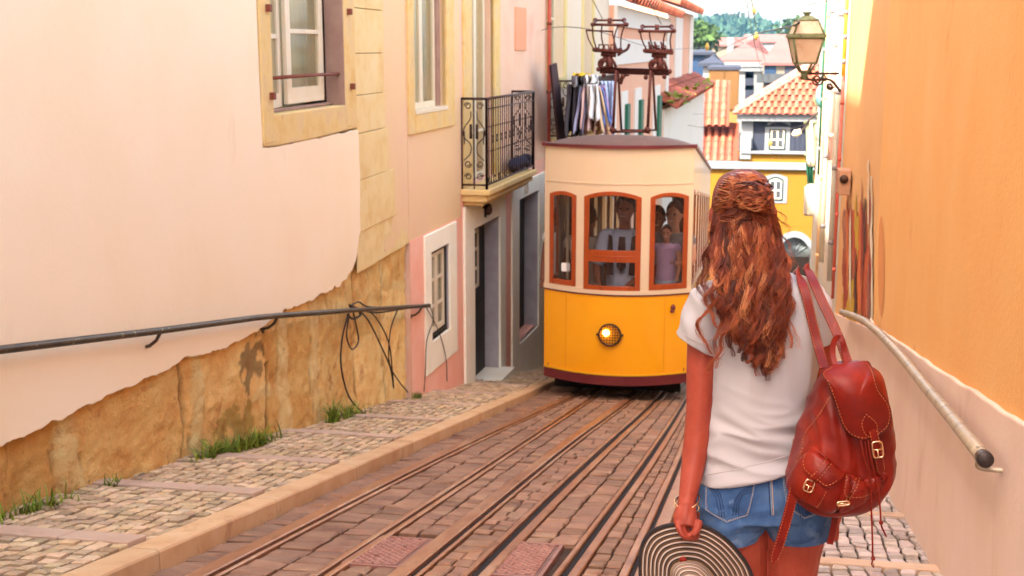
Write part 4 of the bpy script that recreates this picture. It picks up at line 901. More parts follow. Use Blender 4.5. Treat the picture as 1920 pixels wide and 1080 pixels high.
# headlight
hc=FP(pa(1148)+.002,zc_(627),.0); hr_=.150
me=MB(); me.tube([hc+[0,.02,0],hc-[0,.05,0]],hr_*1.0,28,cap=False); me.tube([hc-[0,.052,0]+hr_*np.array([math.cos(q),0,math.sin(q)]) for q in np.linspace(0,2*math.pi,33)],.014,8,cap=False)
for k in (1,-1): me.tube([hc-[0,.04,0]+[k*hr_,0,0],hc-[0,.04,0]+[k*(hr_+.035),0,0]],.018,8)
hl=me.build('headlight',M['iron'],tram)
mm,tt,pp=new_mat('lamp_reflector'); pp.inputs['Base Color'].default_value=(.75,.5,.3,1); pp.inputs['Metallic'].default_value=.9; pp.inputs['Roughness'].default_value=.18
me=MB(); rows=[[hc+np.array([hr_*.97*math.sin(a)*math.cos(q),.06*math.cos(a)-.01,hr_*.97*math.sin(a)*math.sin(q)]) for q in np.linspace(0,2*math.pi,25)[:-1]] for a in np.linspace(.02,math.pi/2,7)]; me.grid(rows,closed_u=True); me.build('reflector',mm,hl)
mm,tt,pp=new_mat('lit_bulb'); pp.inputs['Emission Color'].default_value=(1,.62,.16,1); pp.inputs['Emission Strength'].default_value=2.2; pp.inputs['Base Color'].default_value=(.9,.6,.2,1)
me=MB(); me.sphere(hc+[-.055,-.015,.02],.048,12,8); me.build('bulb',mm,hl)
me=MB()
for k in range(-3,4):
    o_=hr_*k/4; l_=math.sqrt(hr_*hr_-o_*o_); me.tube([hc+[o_,-.056,-l_],hc+[o_,-.056,l_]],.0045,5); me.tube([hc+[-l_,-.058,o_],hc+[l_,-.058,o_]],.0045,5)
me.build('grille',M['iron'],hl)
q=FP(pa(1265),zc_(578),0); me=MB(); me.sphere(q-[0,.03,0],.034,12,8,sc=(1,1,1.3)); me.sphere(q-[.012,.05,-.052+.1],.028,10,7); me.tube([q+[0,.02,0],q-[0,.06,0]],.02,8); me.build('front_hook',M['tram_maroon'],tram)
# undercarriage
M['under']=mat('under_dark',C(30,20,18),rough=.8)
me=MB(); me.box(TXL+.12,TXR-.12,YE+.25,YE+.45,ZK-.22,ZK+.1); me.hexa([(TXL+.2,YE+.3,ZK-.1),(TXR-.2,YE+.3,ZK-.1),(TXR-.2,yb-.3,ZK-.1-SL*TL),(TXL+.2,yb-.3,ZK-.1-SL*TL),(TXL+.2,YE+.3,ZY0),(TXR-.2,YE+.3,ZY0),(TXR-.2,yb-.3,ZY0+zb_),(TXL+.2,yb-.3,ZY0+zb_)]); me.build('undercarriage_and_shade',M['under'],tram)  # near-black front box put in as the shadow beneath the tram
for y in (YE+1.6,YE+TL-1.8):
    for x in (TXL+.3,TXR-.3): me=MB(); z=gz(y)+.27; me.tube([(x-.05,y,z),(x+.05,y,z)],.26,20); me.build('wheel',M['under'],tram)
# roof gear: two current collectors on a trestle
M['gear']=mat('collector_iron',[C(70,26,26),C(98,46,36),C(60,24,26)],scale=10,rough=.5,metal=.3,bump=.3,bscale=60,bdist=.004)
YG=17.8
g=lambda px,py,dy=0: onY(px,py,YG+dy)
me=MB()
for x in (1156,1221):
    me.tube([g(x-7,250,-.1),g(x-1,132,-.1)],.022,7); me.tube([g(x+9,244,.35),g(x+3,132,0)],.018,7); me.tube([g(x-9,248,-.1),g(x-4,240,-.1)],.05,7)
me.tube([g(1146,247,-.1),g(1214,247,-.1)],.018,7); me.tube([g(1166,244,.35),g(1232,244,.35)],.014,7)
me.tube([g(1148,120),g(1160,160,.1)],.006,5)
me.build('trestle',M['gear'],tram)
me=MB()
A_=g(1124,126,-.08); B_=g(1254,130,-.08); A2=g(1124,138,.08); B2=g(1254,142,.08)
me.hexa([A2,B2,B2+[0,.25,0],A2+[0,.25,0],A_,B_,B_+[0,.25,0],A_+[0,.25,0]])
for (x,y) in ((1122,130),(1256,134),(1132,141),(1246,144),(1168,144),(1211,145)): me.sphere(g(x,y,-.05),.035,8,6)
me.tube([g(1168,140),g(1163,158)],.03,6); me.tube([g(1170,142),g(1180,140)],.02,6); me.build('cross_beam',M['gear'],tram,bevel=.01)
def collector(cx,py0,tx,tpy,name='current_collector',spikes=False):
    # base castings, insulator, head plate, springs, top bars
    mb=MB(); q=lambda dx,dy,dd=0: g(cx+dx,py0+dy,dd)
    mb.tube([q(3,2),q(2,-8),q(1,-22)],[.055,.045,.05],10); mb.tube([q(-9+8*math.cos(k*.52),-8+8*math.sin(k*.52)) for k in range(13)],.03,6,cap=False); mb.tube([q(-16,1),q(16,2)],.035,8); mb.tube([q(-14,-2),q(-10,-12),q(-4,-18)],.022,7); mb.tube([q(14,-2),q(11,-10),q(5,-18)],.022,7)
    mb.tube([q(-8,-24),q(-6,-12)],.025,8)
    mb.tube([q(-26,-34,-.05),q(26,-31,-.05)],.028,8); mb.tube([q(-24,-34,.18),q(27,-32,.18)],.022,8); mb.tube([q(-14,-27),q(14,-25)],.035,8)
    for dx in (-27,-20,-9,3,14,22): mb.sphere(q(dx,-35,-.05),.032,7,5)
    for dx in (-14,-4,8): mb.tube([q(dx-4,-38),q(dx-4,-44),q(dx+4,-44),q(dx+4,-38)],.012,5)
    b=mb.build(name,M['gear'],tram)
    mb=MB(); w_=32
    mb.tube([g(tx-w_,tpy+8,-.12),g(tx+w_,tpy+9,-.12)],.019,8); mb.tube([g(tx-w_+4,tpy,.15),g(tx+w_-4,tpy,.15)],.015,6)
    for s_ in (-1,1): mb.sphere(g(tx+s_*w_,tpy+8,-.12),.032,8,6); mb.sphere(g(tx+s_*(w_-5),tpy,.15),.035,8,6); mb.tube([g(tx+s_*(w_-4),tpy,.15),g(tx+s_*(w_-4),tpy+9,-.12)],.02,6)
    mb.tube([g(tx,tpy-4,.0),g(tx,tpy+10,0)],.03,6)
    for dx,ex in ((-w_,-22),(-w_*.45,-8),(w_*.5,10),(w_-4,23)):
        mb.tube(smooth_path([g(tx+dx,tpy+9,-.05),g((tx+dx+cx+ex)/2-3,(tpy+py0-34)/2+3,0),g(cx+ex,py0-34,.05)],4),.011,5)
    mb.build('collector_head',M['gear'],b)
    if spikes:
        for dx in (-14,-3,9): mb=MB(); mb.tube([q(dx,-34),q(dx-6,-52)],[.03,.012],6); mb.build('spike',M['gear'],b)
collector(1141,128,1143,38); collector(1236,130,1232,50,spikes=True)
mb=MB(); mb.tube([g(1098,57,.1),g(1150,59,.1)],.012,6); mb.tube(smooth_path([g(1099,57,.1),g(1104,75,.1),g(1116,96,.1)],4),.010,5); mb.tube(smooth_path([g(1148,60,.1),g(1152,78,.1),g(1158,96,.1)],4),.010,5)
mb.tube(smooth_path([g(1180,82,.1),g(1176,92,.1),g(1166,98,.1),g(1158,104,.1)],4),.02,6); mb.build('spring_arm',M['gear'],tram)
# people inside
dpos=onY(1172,392,17.5)
t,L=small_person(dpos,'tram driver in pale blue shirt with black tie and waistcoat, standing at the middle window','skin_dark','cl_sky','cl_black',face=(-.05,-1),arms='wheel',height=1.5)
me=MB(); me.prism([L(-.03,.165,-.24),L(.03,.165,-.24),L(.045,.20,-.52),L(0,.20,-.58),L(-.045,.20,-.52)],(0,-.012,0)); me.build('tie',M['cl_black'],t)
me=MB()
for k in (1,-1): me.prism([L(.13*k,.15,-.22),L(.09*k,.17,-.24),L(.07*k,.205,-.60),L(.15*k,.20,-.60)],(0,-.01,0))
me.build('waistcoat',M['cl_black'],t)
small_person(onY(1264,402,17.7),'woman passenger with auburn hair and pale top holding a child, behind the right tram window','skin_light','cl_grey','cl_brown',face=(-.3,-1),height=1.36,arms='hold',hairlong=True,lower='cl_sky')
small_person(onY(1250,436,17.42),'small child in a pale blue outfit held up at the right tram window','skin_light','cl_lilac','cl_brown',face=(-.1,-1),height=.8,arms='down',lower='cl_sky')
small_person(onY(1232,410,18.5),'passenger in red top half hidden behind the woman with the child','skin_dark','redpipe','cl_brown',face=(0,-1),height=1.4,arms='down')
small_person(onY(1104,408,18.2),'dark haired passenger with back turned, left of the driver','skin_dark','cl_white','cl_black',face=(.3,1),height=1.45,arms='down')
small_person(onY(1052,405,18.9),'passenger in cream top behind the left tram window','skin_dark','cl_white','cl_black',face=(-.5,-1),height=1.35,arms='down',lower='cl_brown')
# ================= RIGHT SIDE
FR=Fac((1.22,10.9),(.90,.35)); FR2=Fac((1.205,14.5),(1.222,10.9))
M['orange']=mat('plaster_orange',[C(244,164,92,.86),C(248,174,102,.86),C(250,182,114,.86)],scale=1.1,rough=.88,bump=.45,bscale=26,bdist=.008,stains=[(.9,.6,.2,C(250,184,116),.5,(1,1,.6)),(3,.64,.12,C(226,140,72),.6,(1,1,.35)),(9,.68,.04,C(200,130,84),.5,(1,1,.5)),(60,.7,.04,C(210,130,70),.4,(1,1,1))])
M['mauve']=mat('plaster_mauve_base',[C(224,180,160,.92),C(232,190,168,.92),C(238,200,182,.92)],scale=1.2,rough=.85,bump=.4,bscale=34,bdist=.006,stains=[(1.5,.58,.2,C(204,150,122),.65,(1,1,.5)),(8,.66,.06,C(236,200,180),.4,(1,1,1)),(2.2,.66,.08,C(232,160,110),.5,(1,1,.7))])
hR=thing('orange_house',FR.pt(5,gz(5)),'orange plastered wall at right with a mauve rendered base','house')
bor=[(1920,790),(1840,738),(1760,690),(1700,648),(1640,610)]
bz=[FR.sz(*p) for p in bor]   # (s,z): s grows towards the camera
def bordz(a):
    xs_=[p[0] for p in bz][::-1]; zs_=[p[1] for p in bz][::-1]
    if a>xs_[-1]: return zs_[-1]+(a-xs_[-1])*.19
    return float(np.interp(a,xs_,zs_))
LR=FR.L
me=MB(); rows=[]
pts=[(a,bordz(a)+.012*N3((a,0,0),3)) for a in np.linspace(0,14,120)]
FR.poly(me,[(a,z) for a,z in pts]+[(14,3.0),(0,3.0)],-.06,0); me.build('orange_wall',M['orange'],hR)
me=MB(); FR.poly(me,[(a,z+.0) for a,z in pts]+[(14,-1.6),(0,-3.2)],-.06,.022); me.build('base_wall',M['mauve'],hR,bevel=.008)
me=MB(); FR.box(me,0,14,-3,3.0,-5,-.07); me.build('house_body',M['orange'],hR)
# W2 with graffiti
M['graf_o']=mat('plaster_orange_graffiti',[C(240,170,108),C(246,182,122)],scale=1.5,rough=.85,bump=.3,bscale=30)
hW=thing('graffiti_wall',FR2.pt(2,gz(12)),'orange wall with red and yellow graffiti behind the end of the right handrail','wall')
me=MB(); FR2.wall(me,0,FR2.L,lambda a:-1.75,3.0,[],0.0); FR2.body(me,0,FR2.L,-3.4,3.0,5,0.0); me.build('wall',M['graf_o'],hW)
me=MB(); FR2.poly(me,[(0,-3.4),(FR2.L,-3.4),(FR2.L,-1.0),(0,-1.62)],-.05,.02); me.build('base',M['mauve'],hW)
def blob(px,py,w,h,seed,n=40,d=.004,amp=.8,F=None):
    F=F or FR2; P=[]
    for k in range(n):
        q=2*math.pi*k/n; r=1+amp*N3((math.cos(q),math.sin(q),seed),2.6)
        x=px+w*math.cos(q)*r; y=py+h*math.sin(q)*r; a,z=F.sz(x,y,d); P.append(F.pt(max(.02,min(F.L-.02,a)),z,d))
    return P
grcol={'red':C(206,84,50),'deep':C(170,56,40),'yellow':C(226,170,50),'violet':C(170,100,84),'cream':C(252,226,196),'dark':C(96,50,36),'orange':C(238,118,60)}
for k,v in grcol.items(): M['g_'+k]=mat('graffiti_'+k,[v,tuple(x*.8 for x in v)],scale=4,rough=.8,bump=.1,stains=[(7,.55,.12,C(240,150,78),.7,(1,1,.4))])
for (px,py,w_,h_,c,s_,d) in ((1592,500,11,95,'violet',1,.004),(1600,460,8,75,'red',2,.006),(1590,560,10,45,'yellow',3,.008),(1612,500,8,110,'orange',4,.005),(1624,520,7,90,'red',5,.007),(1606,430,4,50,'yellow',6,.009),(1584,520,5,60,'deep',7,.01),(1632,470,4,110,'deep',8,.008),(1620,440,3,60,'dark',9,.011),(1597,590,9,18,'yellow',11,.012),(1616,480,2,130,'deep',12,.013),(1588,440,3,70,'orange',13,.012),(1603,540,2,60,'dark',14,.014),(1628,560,3,50,'violet',15,.0135),(1594,470,2,90,'cream',16,.0145)):
    me=MB(); me.add(blob(px,py,w_,h_,s_,d=d),[tuple(range(40))]); me.build('graffiti_patch',M['g_'+c],hW)
# pale vertical streaks on the orange wall edge, black oval line
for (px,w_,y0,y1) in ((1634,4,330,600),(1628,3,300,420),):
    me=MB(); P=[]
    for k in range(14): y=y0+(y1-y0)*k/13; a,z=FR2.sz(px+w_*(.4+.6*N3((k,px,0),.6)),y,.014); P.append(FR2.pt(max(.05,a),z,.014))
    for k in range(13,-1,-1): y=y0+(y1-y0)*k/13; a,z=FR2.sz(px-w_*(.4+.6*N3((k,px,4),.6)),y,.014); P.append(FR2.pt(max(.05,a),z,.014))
    me.add(P,[tuple(range(len(P)))]); me.build('pale_streak',M['g_cream'],hW)
for (px,py,w_,h_) in ((1659,470,10,140),):
    me=MB(); P=[]
    for k in range(40):
        q=2*math.pi*k/40; a,z=FR.sz(px+w_*math.cos(q),py+h_*math.sin(q)*.98,.006)
        if z<bordz(a)+.02: z=bordz(a)+.02
        P.append(FR.pt(max(.01,a),z,.006))
    P=[]
    for k in range(30):
        q=2*math.pi*k/30; a,z=FR.sz(1652+6*math.cos(q),500+95*math.sin(q),.004); P.append(FR.pt(max(.01,a),max(z,bordz(a)+.02),.004))
    me.add(P,[tuple(range(30))]); me.build('faded_patch',mat('faded_orange_stain',C(240,150,84),rough=.9,bump=.3),hR)
# handrail right
hr=thing('handrail',FR.pt(6,0,.1),'steel tube handrail with taped black end on the right wall','handrail')
M['tube_metal']=mat('worn_tube',[C(166,138,116),C(204,176,150),C(118,94,80)],scale=7,rough=.42,metal=.45,bump=.2,bscale=50,stains=[(12,.6,.06,C(236,210,180),.7,(1,1,1)),(20,.62,.05,C(90,60,44),.7,(1,1,1))])
M['tape']=mat('black_tape',[C(40,30,30),C(70,56,54)],scale=20,rough=.35,bump=.3,stains=[(60,.66,.03,C(220,200,190),.9,(1,1,1))])
P=[plane_pt(x,y,FR.pt(0,0,.10),FR.n) for x,y in ((1846,860),(1790,790),(1740,730),(1690,668),(1650,625),(1622,602))]
P2=[plane_pt(x,y,FR2.pt(0,0,.10),FR2.n) for x,y in ((1600,592),(1578,585))]
me=MB(); me.tube(P+P2,.029,12); me.build('tube',M['tube_metal'],hr)
dv=(P[0]-P[1]);dv/=np.linalg.norm(dv); me=MB(); me.tube([P[0]-dv*.03,P[0]+dv*.02,P[0]+dv*.026],[.0305,.0305,.027],18); me.build('taped_end',M['tape'],hr)
q=P[0]-dv*.1; wq=q-FR.n*.085+np.array([0,-.02,-.055]); me=MB(); me.tube(smooth_path([q-[0,0,.02],q-[0,0,.055],wq+FR.n*.01,wq-FR.n*.02],5),.010,8); me.tube([wq+FR.n*.006,wq-FR.n*.01],.026,12); me.build('bracket',M['tube_metal'],hr)
q=P[3]; me=MB(); me.tube([q,q-FR.n*.05-[0,0,.05],q-FR.n*.11-[0,0,.05]],.009,8); me.build('bracket',M['tube_metal'],hr)
# white house beyond with pipes
FR3=Fac((1.26,20.3),(1.205,14.52))
hF=thing('white_house',FR3.pt(4,gz(18)),'white house in grazing view beyond the graffiti wall, hung with pipes','house')
M['white_f']=mat('white_plaster_far',[C(246,220,196,.6),C(250,232,214,.6)],scale=1,rough=.9,bump=.3,bscale=14,stains=[(1.4,.56,.14,C(236,190,150),.7,(1,1,.3)),(3,.62,.1,C(150,110,90),.6,(1,1,.3))])
M['yellow_paint']=mat('yellow_edge',C(246,176,50),rough=.6,bump=.1)
me=MB(); FR3.wall(me,0,FR3.L,-6,2.8,[],0.0); FR3.body(me,0,FR3.L,-6,2.8,5,0.0); me.build('wall',M['white_f'],hF)
r3=lambda px,py,d=0: FR3.sz(px,py,d)
for i,(px,d,r,m_,y0,y1) in enumerate(((1573,.06,.02,'yellow_paint',-30,140),(1574,.05,.018,'redpipe',140,600),(1566,.07,.03,'white_f',-30,560),(1556,.06,.03,'cl_rose',-30,300),(1549,.09,.03,'white_paint',-30,520),(1541,.07,.02,'cl_orange',-30,600),(1536,.10,.018,'shutter',-30,330))):
    t=thing('drainpipe',FR3.pt(r3(px,300,d)[0],-1,d),['yellow pipe high on the white house edge','dark red cable run down the near edge of the white house','thick white downpipe nearest the graffiti wall','short rosy pipe high on the white house','white downpipe with clamps behind the street lantern bracket','thin orange pipe far along the white house','thin green pipe at the far end of the white house'][i],'pipe','pipes on the white house')
    a=r3(px,300,d)[0]; za=r3(px,y0,d)[1]; zb2=r3(px,y1,d)[1]; me=MB(); me.tube([FR3.pt(a,za,d),FR3.pt(a,(za+zb2)/2,d+.005),FR3.pt(a,zb2,d)],r,8); me.build('pipe',M[m_],t)
    me=MB(); 
    for k in range(4): z=zb2+(za-zb2)*(k+.5)/4; me.tube([FR3.pt(a,z,d),FR3.pt(a,z+.05,d)],r*1.2,8)
    me.build('pipe_clamp',M[m_ if i%2 else 'cl_grey'],t)
# meter box, hanging things
t=thing('meter_box',FR3.pt(r3(1568,340)[0],-1,.1),'small brown box with a round dial fixed low on the white house edge','meter box')
a,z=r3(1571,340,.12); me=MB(); FR3.box(me,a-.15,a+.15,z-.13,z+.13,0,.12); me.build('case',mat('box_brown',[C(206,150,116),C(180,126,98)],scale=8,bump=.1),t,bevel=.01)
me=MB(); c=FR3.pt(a+.155,z+.04,.07); me.tube([c,c+FR3.u*.02],.045,14); me.build('dial',M['iron'],t)
# street lantern
M['verdigris']=mat('verdigris_iron',[C(96,104,74),C(140,140,100),C(70,76,60)],scale=14,rough=.6,metal=.2,bump=.3,bscale=60,stains=[(30,.6,.06,C(150,96,60),.6,(1,1,1))])
M['lamp_glass']=mat('dusty_lamp_glass',[C(222,176,140),C(236,206,180)],scale=7,rough=.35,bump=.05,stains=[(14,.6,.05,C(190,130,90),.5,(1,1,1))])
Yl=11.6; kk=Yl/2324
lc=onY(1510,100,Yl); lc_x,lc_z=lc[0],lc[2]
t=thing('street_lantern',(lc_x,Yl,lc_z-.5),'old green four sided wall lantern on a scrolled iron bracket at right','street lantern')
def LP(px,py,dy=0): return onY(px,py,Yl+dy)
zz=lambda py: onY(1510,py,Yl)[2]
def frust(mb,za,wa,zb,wb,th=None,cx=lc_x,cy=Yl,rot=R_(8)):
    def cor(w_,z): return [(cx+w_*(sx*math.cos(rot)-sy*math.sin(rot)),cy+w_*(sx*math.sin(rot)+sy*math.cos(rot)),z) for sx,sy in ((-1,-1),(1,-1),(1,1),(-1,1))]
    return cor(wa,za),cor(wb,zb)
hw=lambda px: px*kk/2
A0,A1=frust(None,zz(118),hw(34),zz(70),hw(54)); me=MB()
for i in range(4): me.add([A0[i],A0[(i+1)%4],A1[(i+1)%4],A1[i]],[(0,1,2,3)])
A2,A3=frust(None,zz(65),hw(54),zz(38),hw(34))
for i in range(4): me.add([A2[i],A2[(i+1)%4],A3[(i+1)%4],A3[i]],[(0,1,2,3)])
me.build('lantern_glass',M['lamp_glass'],t)
me=MB()
for i in range(4):
    me.tube([A0[i],A1[i]],.011,6); me.tube([A2[i],A3[i]],.010,6)
    for L_ in (A0,A1,A2,A3): me.tube([L_[i],L_[(i+1)%4]],.010 if L_ is not A1 else .016,6)
B0,B1=frust(None,zz(70.5),hw(62),zz(65),hw(62)); me.hexa(B0+B1)
B0,B1=frust(None,zz(38),hw(36),zz(30),hw(16)); me.hexa(B0+B1)
me.tube([(lc_x,Yl,zz(31)),(lc_x,Yl,zz(27)),(lc_x,Yl,zz(24)),(lc_x,Yl,zz(22))],[.03,.022,.045,.03],12); 
# lower neck
C0,C1=frust(None,zz(134),hw(16),zz(118),hw(32))
for i in range(4): me.tube([C0[i],C1[i]],.010,6); me.tube([C0[i],C0[(i+1)%4]],.010,6)
me.tube([(lc_x,Yl,zz(134)),(lc_x,Yl,zz(140)),(lc_x,Yl,zz(150))],[.045,.03,.035],10)
me.build('lantern_frame',M['verdigris'],t)
me=MB(); wp=lambda px,py: np.array([ (onY(px,py,Yl))[0],Yl,(onY(px,py,Yl))[2]])
me.tube([wp(1508,138),wp(1574,138)],.011,8); me.tube(smooth_path([wp(1510,148),wp(1528,150),wp(1548,148),wp(1562,154),wp(1576,172)],5),.012,8)
for cx_,cy_,R in ((1532,150,11),(1545,146,6),(1556,162,7)):
    me.tube([wp(cx_+R*(1-.7*k/22)*math.cos(k*.45),cy_+R*(1-.7*k/22)*math.sin(k*.45)) for k in range(23)],.008,6)
me.build('bracket',M['iron'],t)
# far balcony, washing and cables on the white house
t=thing('iron_balcony',FR3.pt(r3(1530,300)[0],-1,.2),'green and rusty iron balcony frame jutting from the far end of the white house','balcony')
Yb=20.5
me=MB()
for (p,q) in (((1507,230),(1545,230)),((1516,310),(1545,312)),((1508,290),(1532,292)),((1520,380),(1545,382)),((1514,230),(1518,400)),((1530,230),(1532,400)),((1540,170),(1541,420))): me.tube([onY(*p,Yb),onY(*q,Yb)],.03,6)
for cx_,cy_,R in ((1538,190,10),(1540,215,9),(1536,300,9)): me.tube([onY(cx_+R*math.cos(k*.5),cy_+R*math.sin(k*.5),Yb) for k in range(14)],.02,5)
me.build('frame',M['verdigris'],t)
me=MB(); me.hexa([onY(1506,405,Yb+.6),onY(1546,405,Yb+.6),onY(1546,405,Yb-.4),onY(1512,405,Yb-.4),onY(1508,348,Yb+.6),onY(1546,348,Yb+.6),onY(1546,345,Yb-.4),onY(1512,345,Yb-.4)]); me.build('parapet',M['white_f'],t,bevel=.04)
def hang(name,m_,pts,Y,label,th=.02):
    rows=[]
    for j,(x0,x1,y) in enumerate(pts): rows.append([onY(x0+(x1-x0)*i/8,y,Y+.06*math.sin(i*1.9+j*.3)) for i in range(9)])
    me=MB(); me.grid(rows); o=me.build(name,M[m_]); s=o.modifiers.new('t','SOLIDIFY'); s.thickness=th; tag(o,label,'laundry','washing by the white house'); return o
hang('white_towel','white_paint',[(1519,1523,226),(1516,1527,250),(1513,1529,275),(1514,1528,300),(1516,1526,312)],20,'long white towel hung from a pole above the green cloth')
hang('green_cloth','shutter',[(1514,1522,285),(1513,1523,300),(1512,1522,320),(1515,1524,350)],20.2,'green cloth hanging under the white towel at right')
t=thing('washing_pole',onY(1500,235,20),'thin curved pole with a pale tip reaching out over the street','pole')
me=MB(); me.tube(smooth_path([onY(*p,20) for p in ((1490,252),(1505,244),(1516,228),(1530,214),(1545,208))],5),.02,6); me.build('pole',M['cable'],t)
me=MB(); me.tube([onY(1486,254,20),onY(1492,250,20),onY(1502,246,20)],[.03,.06,.04],8); me.build('tip',M['white_paint'],t)
# satellite dish like round thing
t=thing('round_fan',onY(1542,178,19),'bluish round dish fixed by the pipes under the lantern','dish')
me=MB(); c=onY(1541,180,19); me.sphere(c,.18,12,8,sc=(.5,.9,1)); me.build('dish',mat('dish_blue',C(120,160,160),rough=.5,bump=.1),t)
# ================= DISTANCE
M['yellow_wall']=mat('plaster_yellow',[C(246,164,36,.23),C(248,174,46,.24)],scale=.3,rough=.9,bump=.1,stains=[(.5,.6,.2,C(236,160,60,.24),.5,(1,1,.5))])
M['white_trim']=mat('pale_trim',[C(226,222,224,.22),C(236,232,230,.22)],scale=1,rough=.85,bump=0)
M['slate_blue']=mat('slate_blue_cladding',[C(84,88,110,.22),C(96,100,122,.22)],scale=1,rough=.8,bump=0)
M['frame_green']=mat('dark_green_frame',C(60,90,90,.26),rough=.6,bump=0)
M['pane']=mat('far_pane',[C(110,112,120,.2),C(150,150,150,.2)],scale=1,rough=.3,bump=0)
YB=78
FY=Fac((-3,YB),(12,YB))
sy=lambda px,py,d=0: FY.sz(px,py,d)
hY=thing('yellow_building',FY.pt(3.4,gz(YB)),'yellow building with slate blue top storey and clay hip roof closing the street','building')
x0=sy(1385,400)[0]; x1=sy(1560,400)[0]
zc=sy(1450,317)[1]; zc2=sy(1450,288)[1]; ze=sy(1450,215)[1]
arch=(sy(1462,420)[0],sy(1521,420)[0])
wy_=[(sy(1451,0)[0],sy(1485,0)[0],sy(1468,378)[1],sy(1468,334)[1])]
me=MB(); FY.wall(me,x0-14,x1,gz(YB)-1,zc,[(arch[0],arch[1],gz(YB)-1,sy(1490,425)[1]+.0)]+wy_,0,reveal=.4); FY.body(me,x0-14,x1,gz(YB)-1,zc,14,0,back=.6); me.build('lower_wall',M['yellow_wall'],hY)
me=MB(); FY.box(me,x0,x1,zc+.42,zc2,-3,-.05); me.build('parapet_wall',M['yellow_wall'],hY)
me=MB(); FY.box(me,x0-14,x1,zc,zc+.42,-.3,.25); FY.box(me,x0,x1,zc2,zc2+.14,-.3,.2); FY.box(me,x0-.05,x0+.6,zc+.6,zc2+1,-1,.12); me.build('cornice',M['white_trim'],hY)
ds=-.6
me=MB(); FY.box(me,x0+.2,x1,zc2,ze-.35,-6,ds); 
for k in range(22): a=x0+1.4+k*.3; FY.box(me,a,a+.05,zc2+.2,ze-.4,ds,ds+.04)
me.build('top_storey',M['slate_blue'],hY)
me=MB(); FY.box(me,x0,x0+.7,zc2+.25,ze-.4,-6,ds+.1); FY.box(me,x0-.3,x1,ze-.4,ze-.05,-6.5,ds+.6); me.build('eave_trim',M['white_trim'],hY)
# hip roof
def pr(px,py,d): return FY.pt(*FY.sz(px,py,d),d)
me=MB(); L0=FY.pt(x0-.5,ze,ds+.8); tile_roof(me,L0,FY.u,-FY.n*1.0+Zv*.62,x1-x0+.5,.4,pitch=.42,r=.15,row=.7)
rows=[]; apex=x0+5.2
# triangular front slope, tiled
nrow=9
for j in range(nrow):
    t0=j/nrow; a0_=x0-.5+(apex-x0+.5)*t0; a1_=x1+1
    tile_roof(me,FY.pt(a0_,ze+3.2*t0,ds+.8-4.4*t0),FY.u,-FY.n*4.4+Zv*3.2,a1_-a0_,5.44/nrow,pitch=.42,r=.15,row=.62,seg=4)
me.build('roof',M['tile'],hY,recalc=False)
me=MB(); me.tube([FY.pt(x0-.5,ze+.1,ds+.8),FY.pt(apex,ze+3.3,ds-3.6)],.14,6); me.build('roof_ridge',M['tile_pale'],hY)
me=MB(); me.hexa([FY.pt(x0-.5,ze+.1,ds-.5),FY.pt(x0+.1,ze+.1,ds-.5),FY.pt(x0+.1,ze+.1,-9),FY.pt(x0-.5,ze+.1,-9),FY.pt(apex-.2,ze+3.3,ds-3.9),FY.pt(apex+.2,ze+3.3,ds-3.9),FY.pt(apex+.4,ze+3.7,-9),FY.pt(apex,ze+3.7,-9)]); me.build('side_slope',M['tile_pale'],hY)
# windows
def far_window(F,parent,s0,s1,z0,z1,d,arched=False,fr='frame_green',bord=.16):
    mb=MB(); 
    def arc(a,b,z0_,z1_,rise): 
        n=8; return [(a,z0_),(b,z0_)]+[(b-(b-a)*k/n,z1_+rise*math.sin(math.pi*k/n)) for k in range(n+1)]
    rs=.22 if arched else 0
    F.poly(mb,arc(s0-bord*1.6,s1+bord*1.6,z0-bord,z1+bord*.8,rs),d,d+.06); q=mb.build('window',M['white_trim'],parent)
    mb=MB(); F.poly(mb,arc(s0,s1,z0,z1,rs*.8),d+.06,d+.09); mb.build('window_frame',M[fr],q)
    m_=(s0+s1)/2; w_=(s1-s0)
    mb=MB(); F.poly(mb,arc(s0+.1*w_,s1-.1*w_,z0+.1,z1-.08,rs*.6),d+.09,d+.11); mb.build('sash_white',M['white_paint'],q)
    for (a,b) in ((s0+.17*w_,m_-.05*w_),(m_+.05*w_,s1-.17*w_)):
        for (c,e) in ((z0+.18,z0+(z1-z0)*.5-.04),(z0+(z1-z0)*.5+.04,z1-.1)):
            mb=MB(); F.box(mb,a,b,c,e,d+.11,d+.12); mb.build('pane',M['pane'],q)
far_window(FY,hY,sy(1453,0)[0],sy(1483,0)[0],sy(1468,376)[1],sy(1468,337)[1],-.02,True)
far_window(FY,hY,sy(1452,0,ds)[0],sy(1484,0,ds)[0],sy(1468,281,ds)[1],sy(1468,242,ds)[1],ds,False)
me=MB(); a0_,a1_=sy(1448,0,ds)[0],sy(1492,0,ds)[0]; zt_=sy(1468,230,ds)[1]
for k in range(8):
    u=k/8; v=(k+1)/8; f=lambda t:zt_+.22*math.sin(math.pi*t)
    FY.poly(me,[(a0_+(a1_-a0_)*u,f(u)-.18),(a0_+(a1_-a0_)*v,f(v)-.18),(a0_+(a1_-a0_)*v,f(v)),(a0_+(a1_-a0_)*u,f(u))],ds,ds+.12)
me.build('window_hood',M['white_trim'],hY)
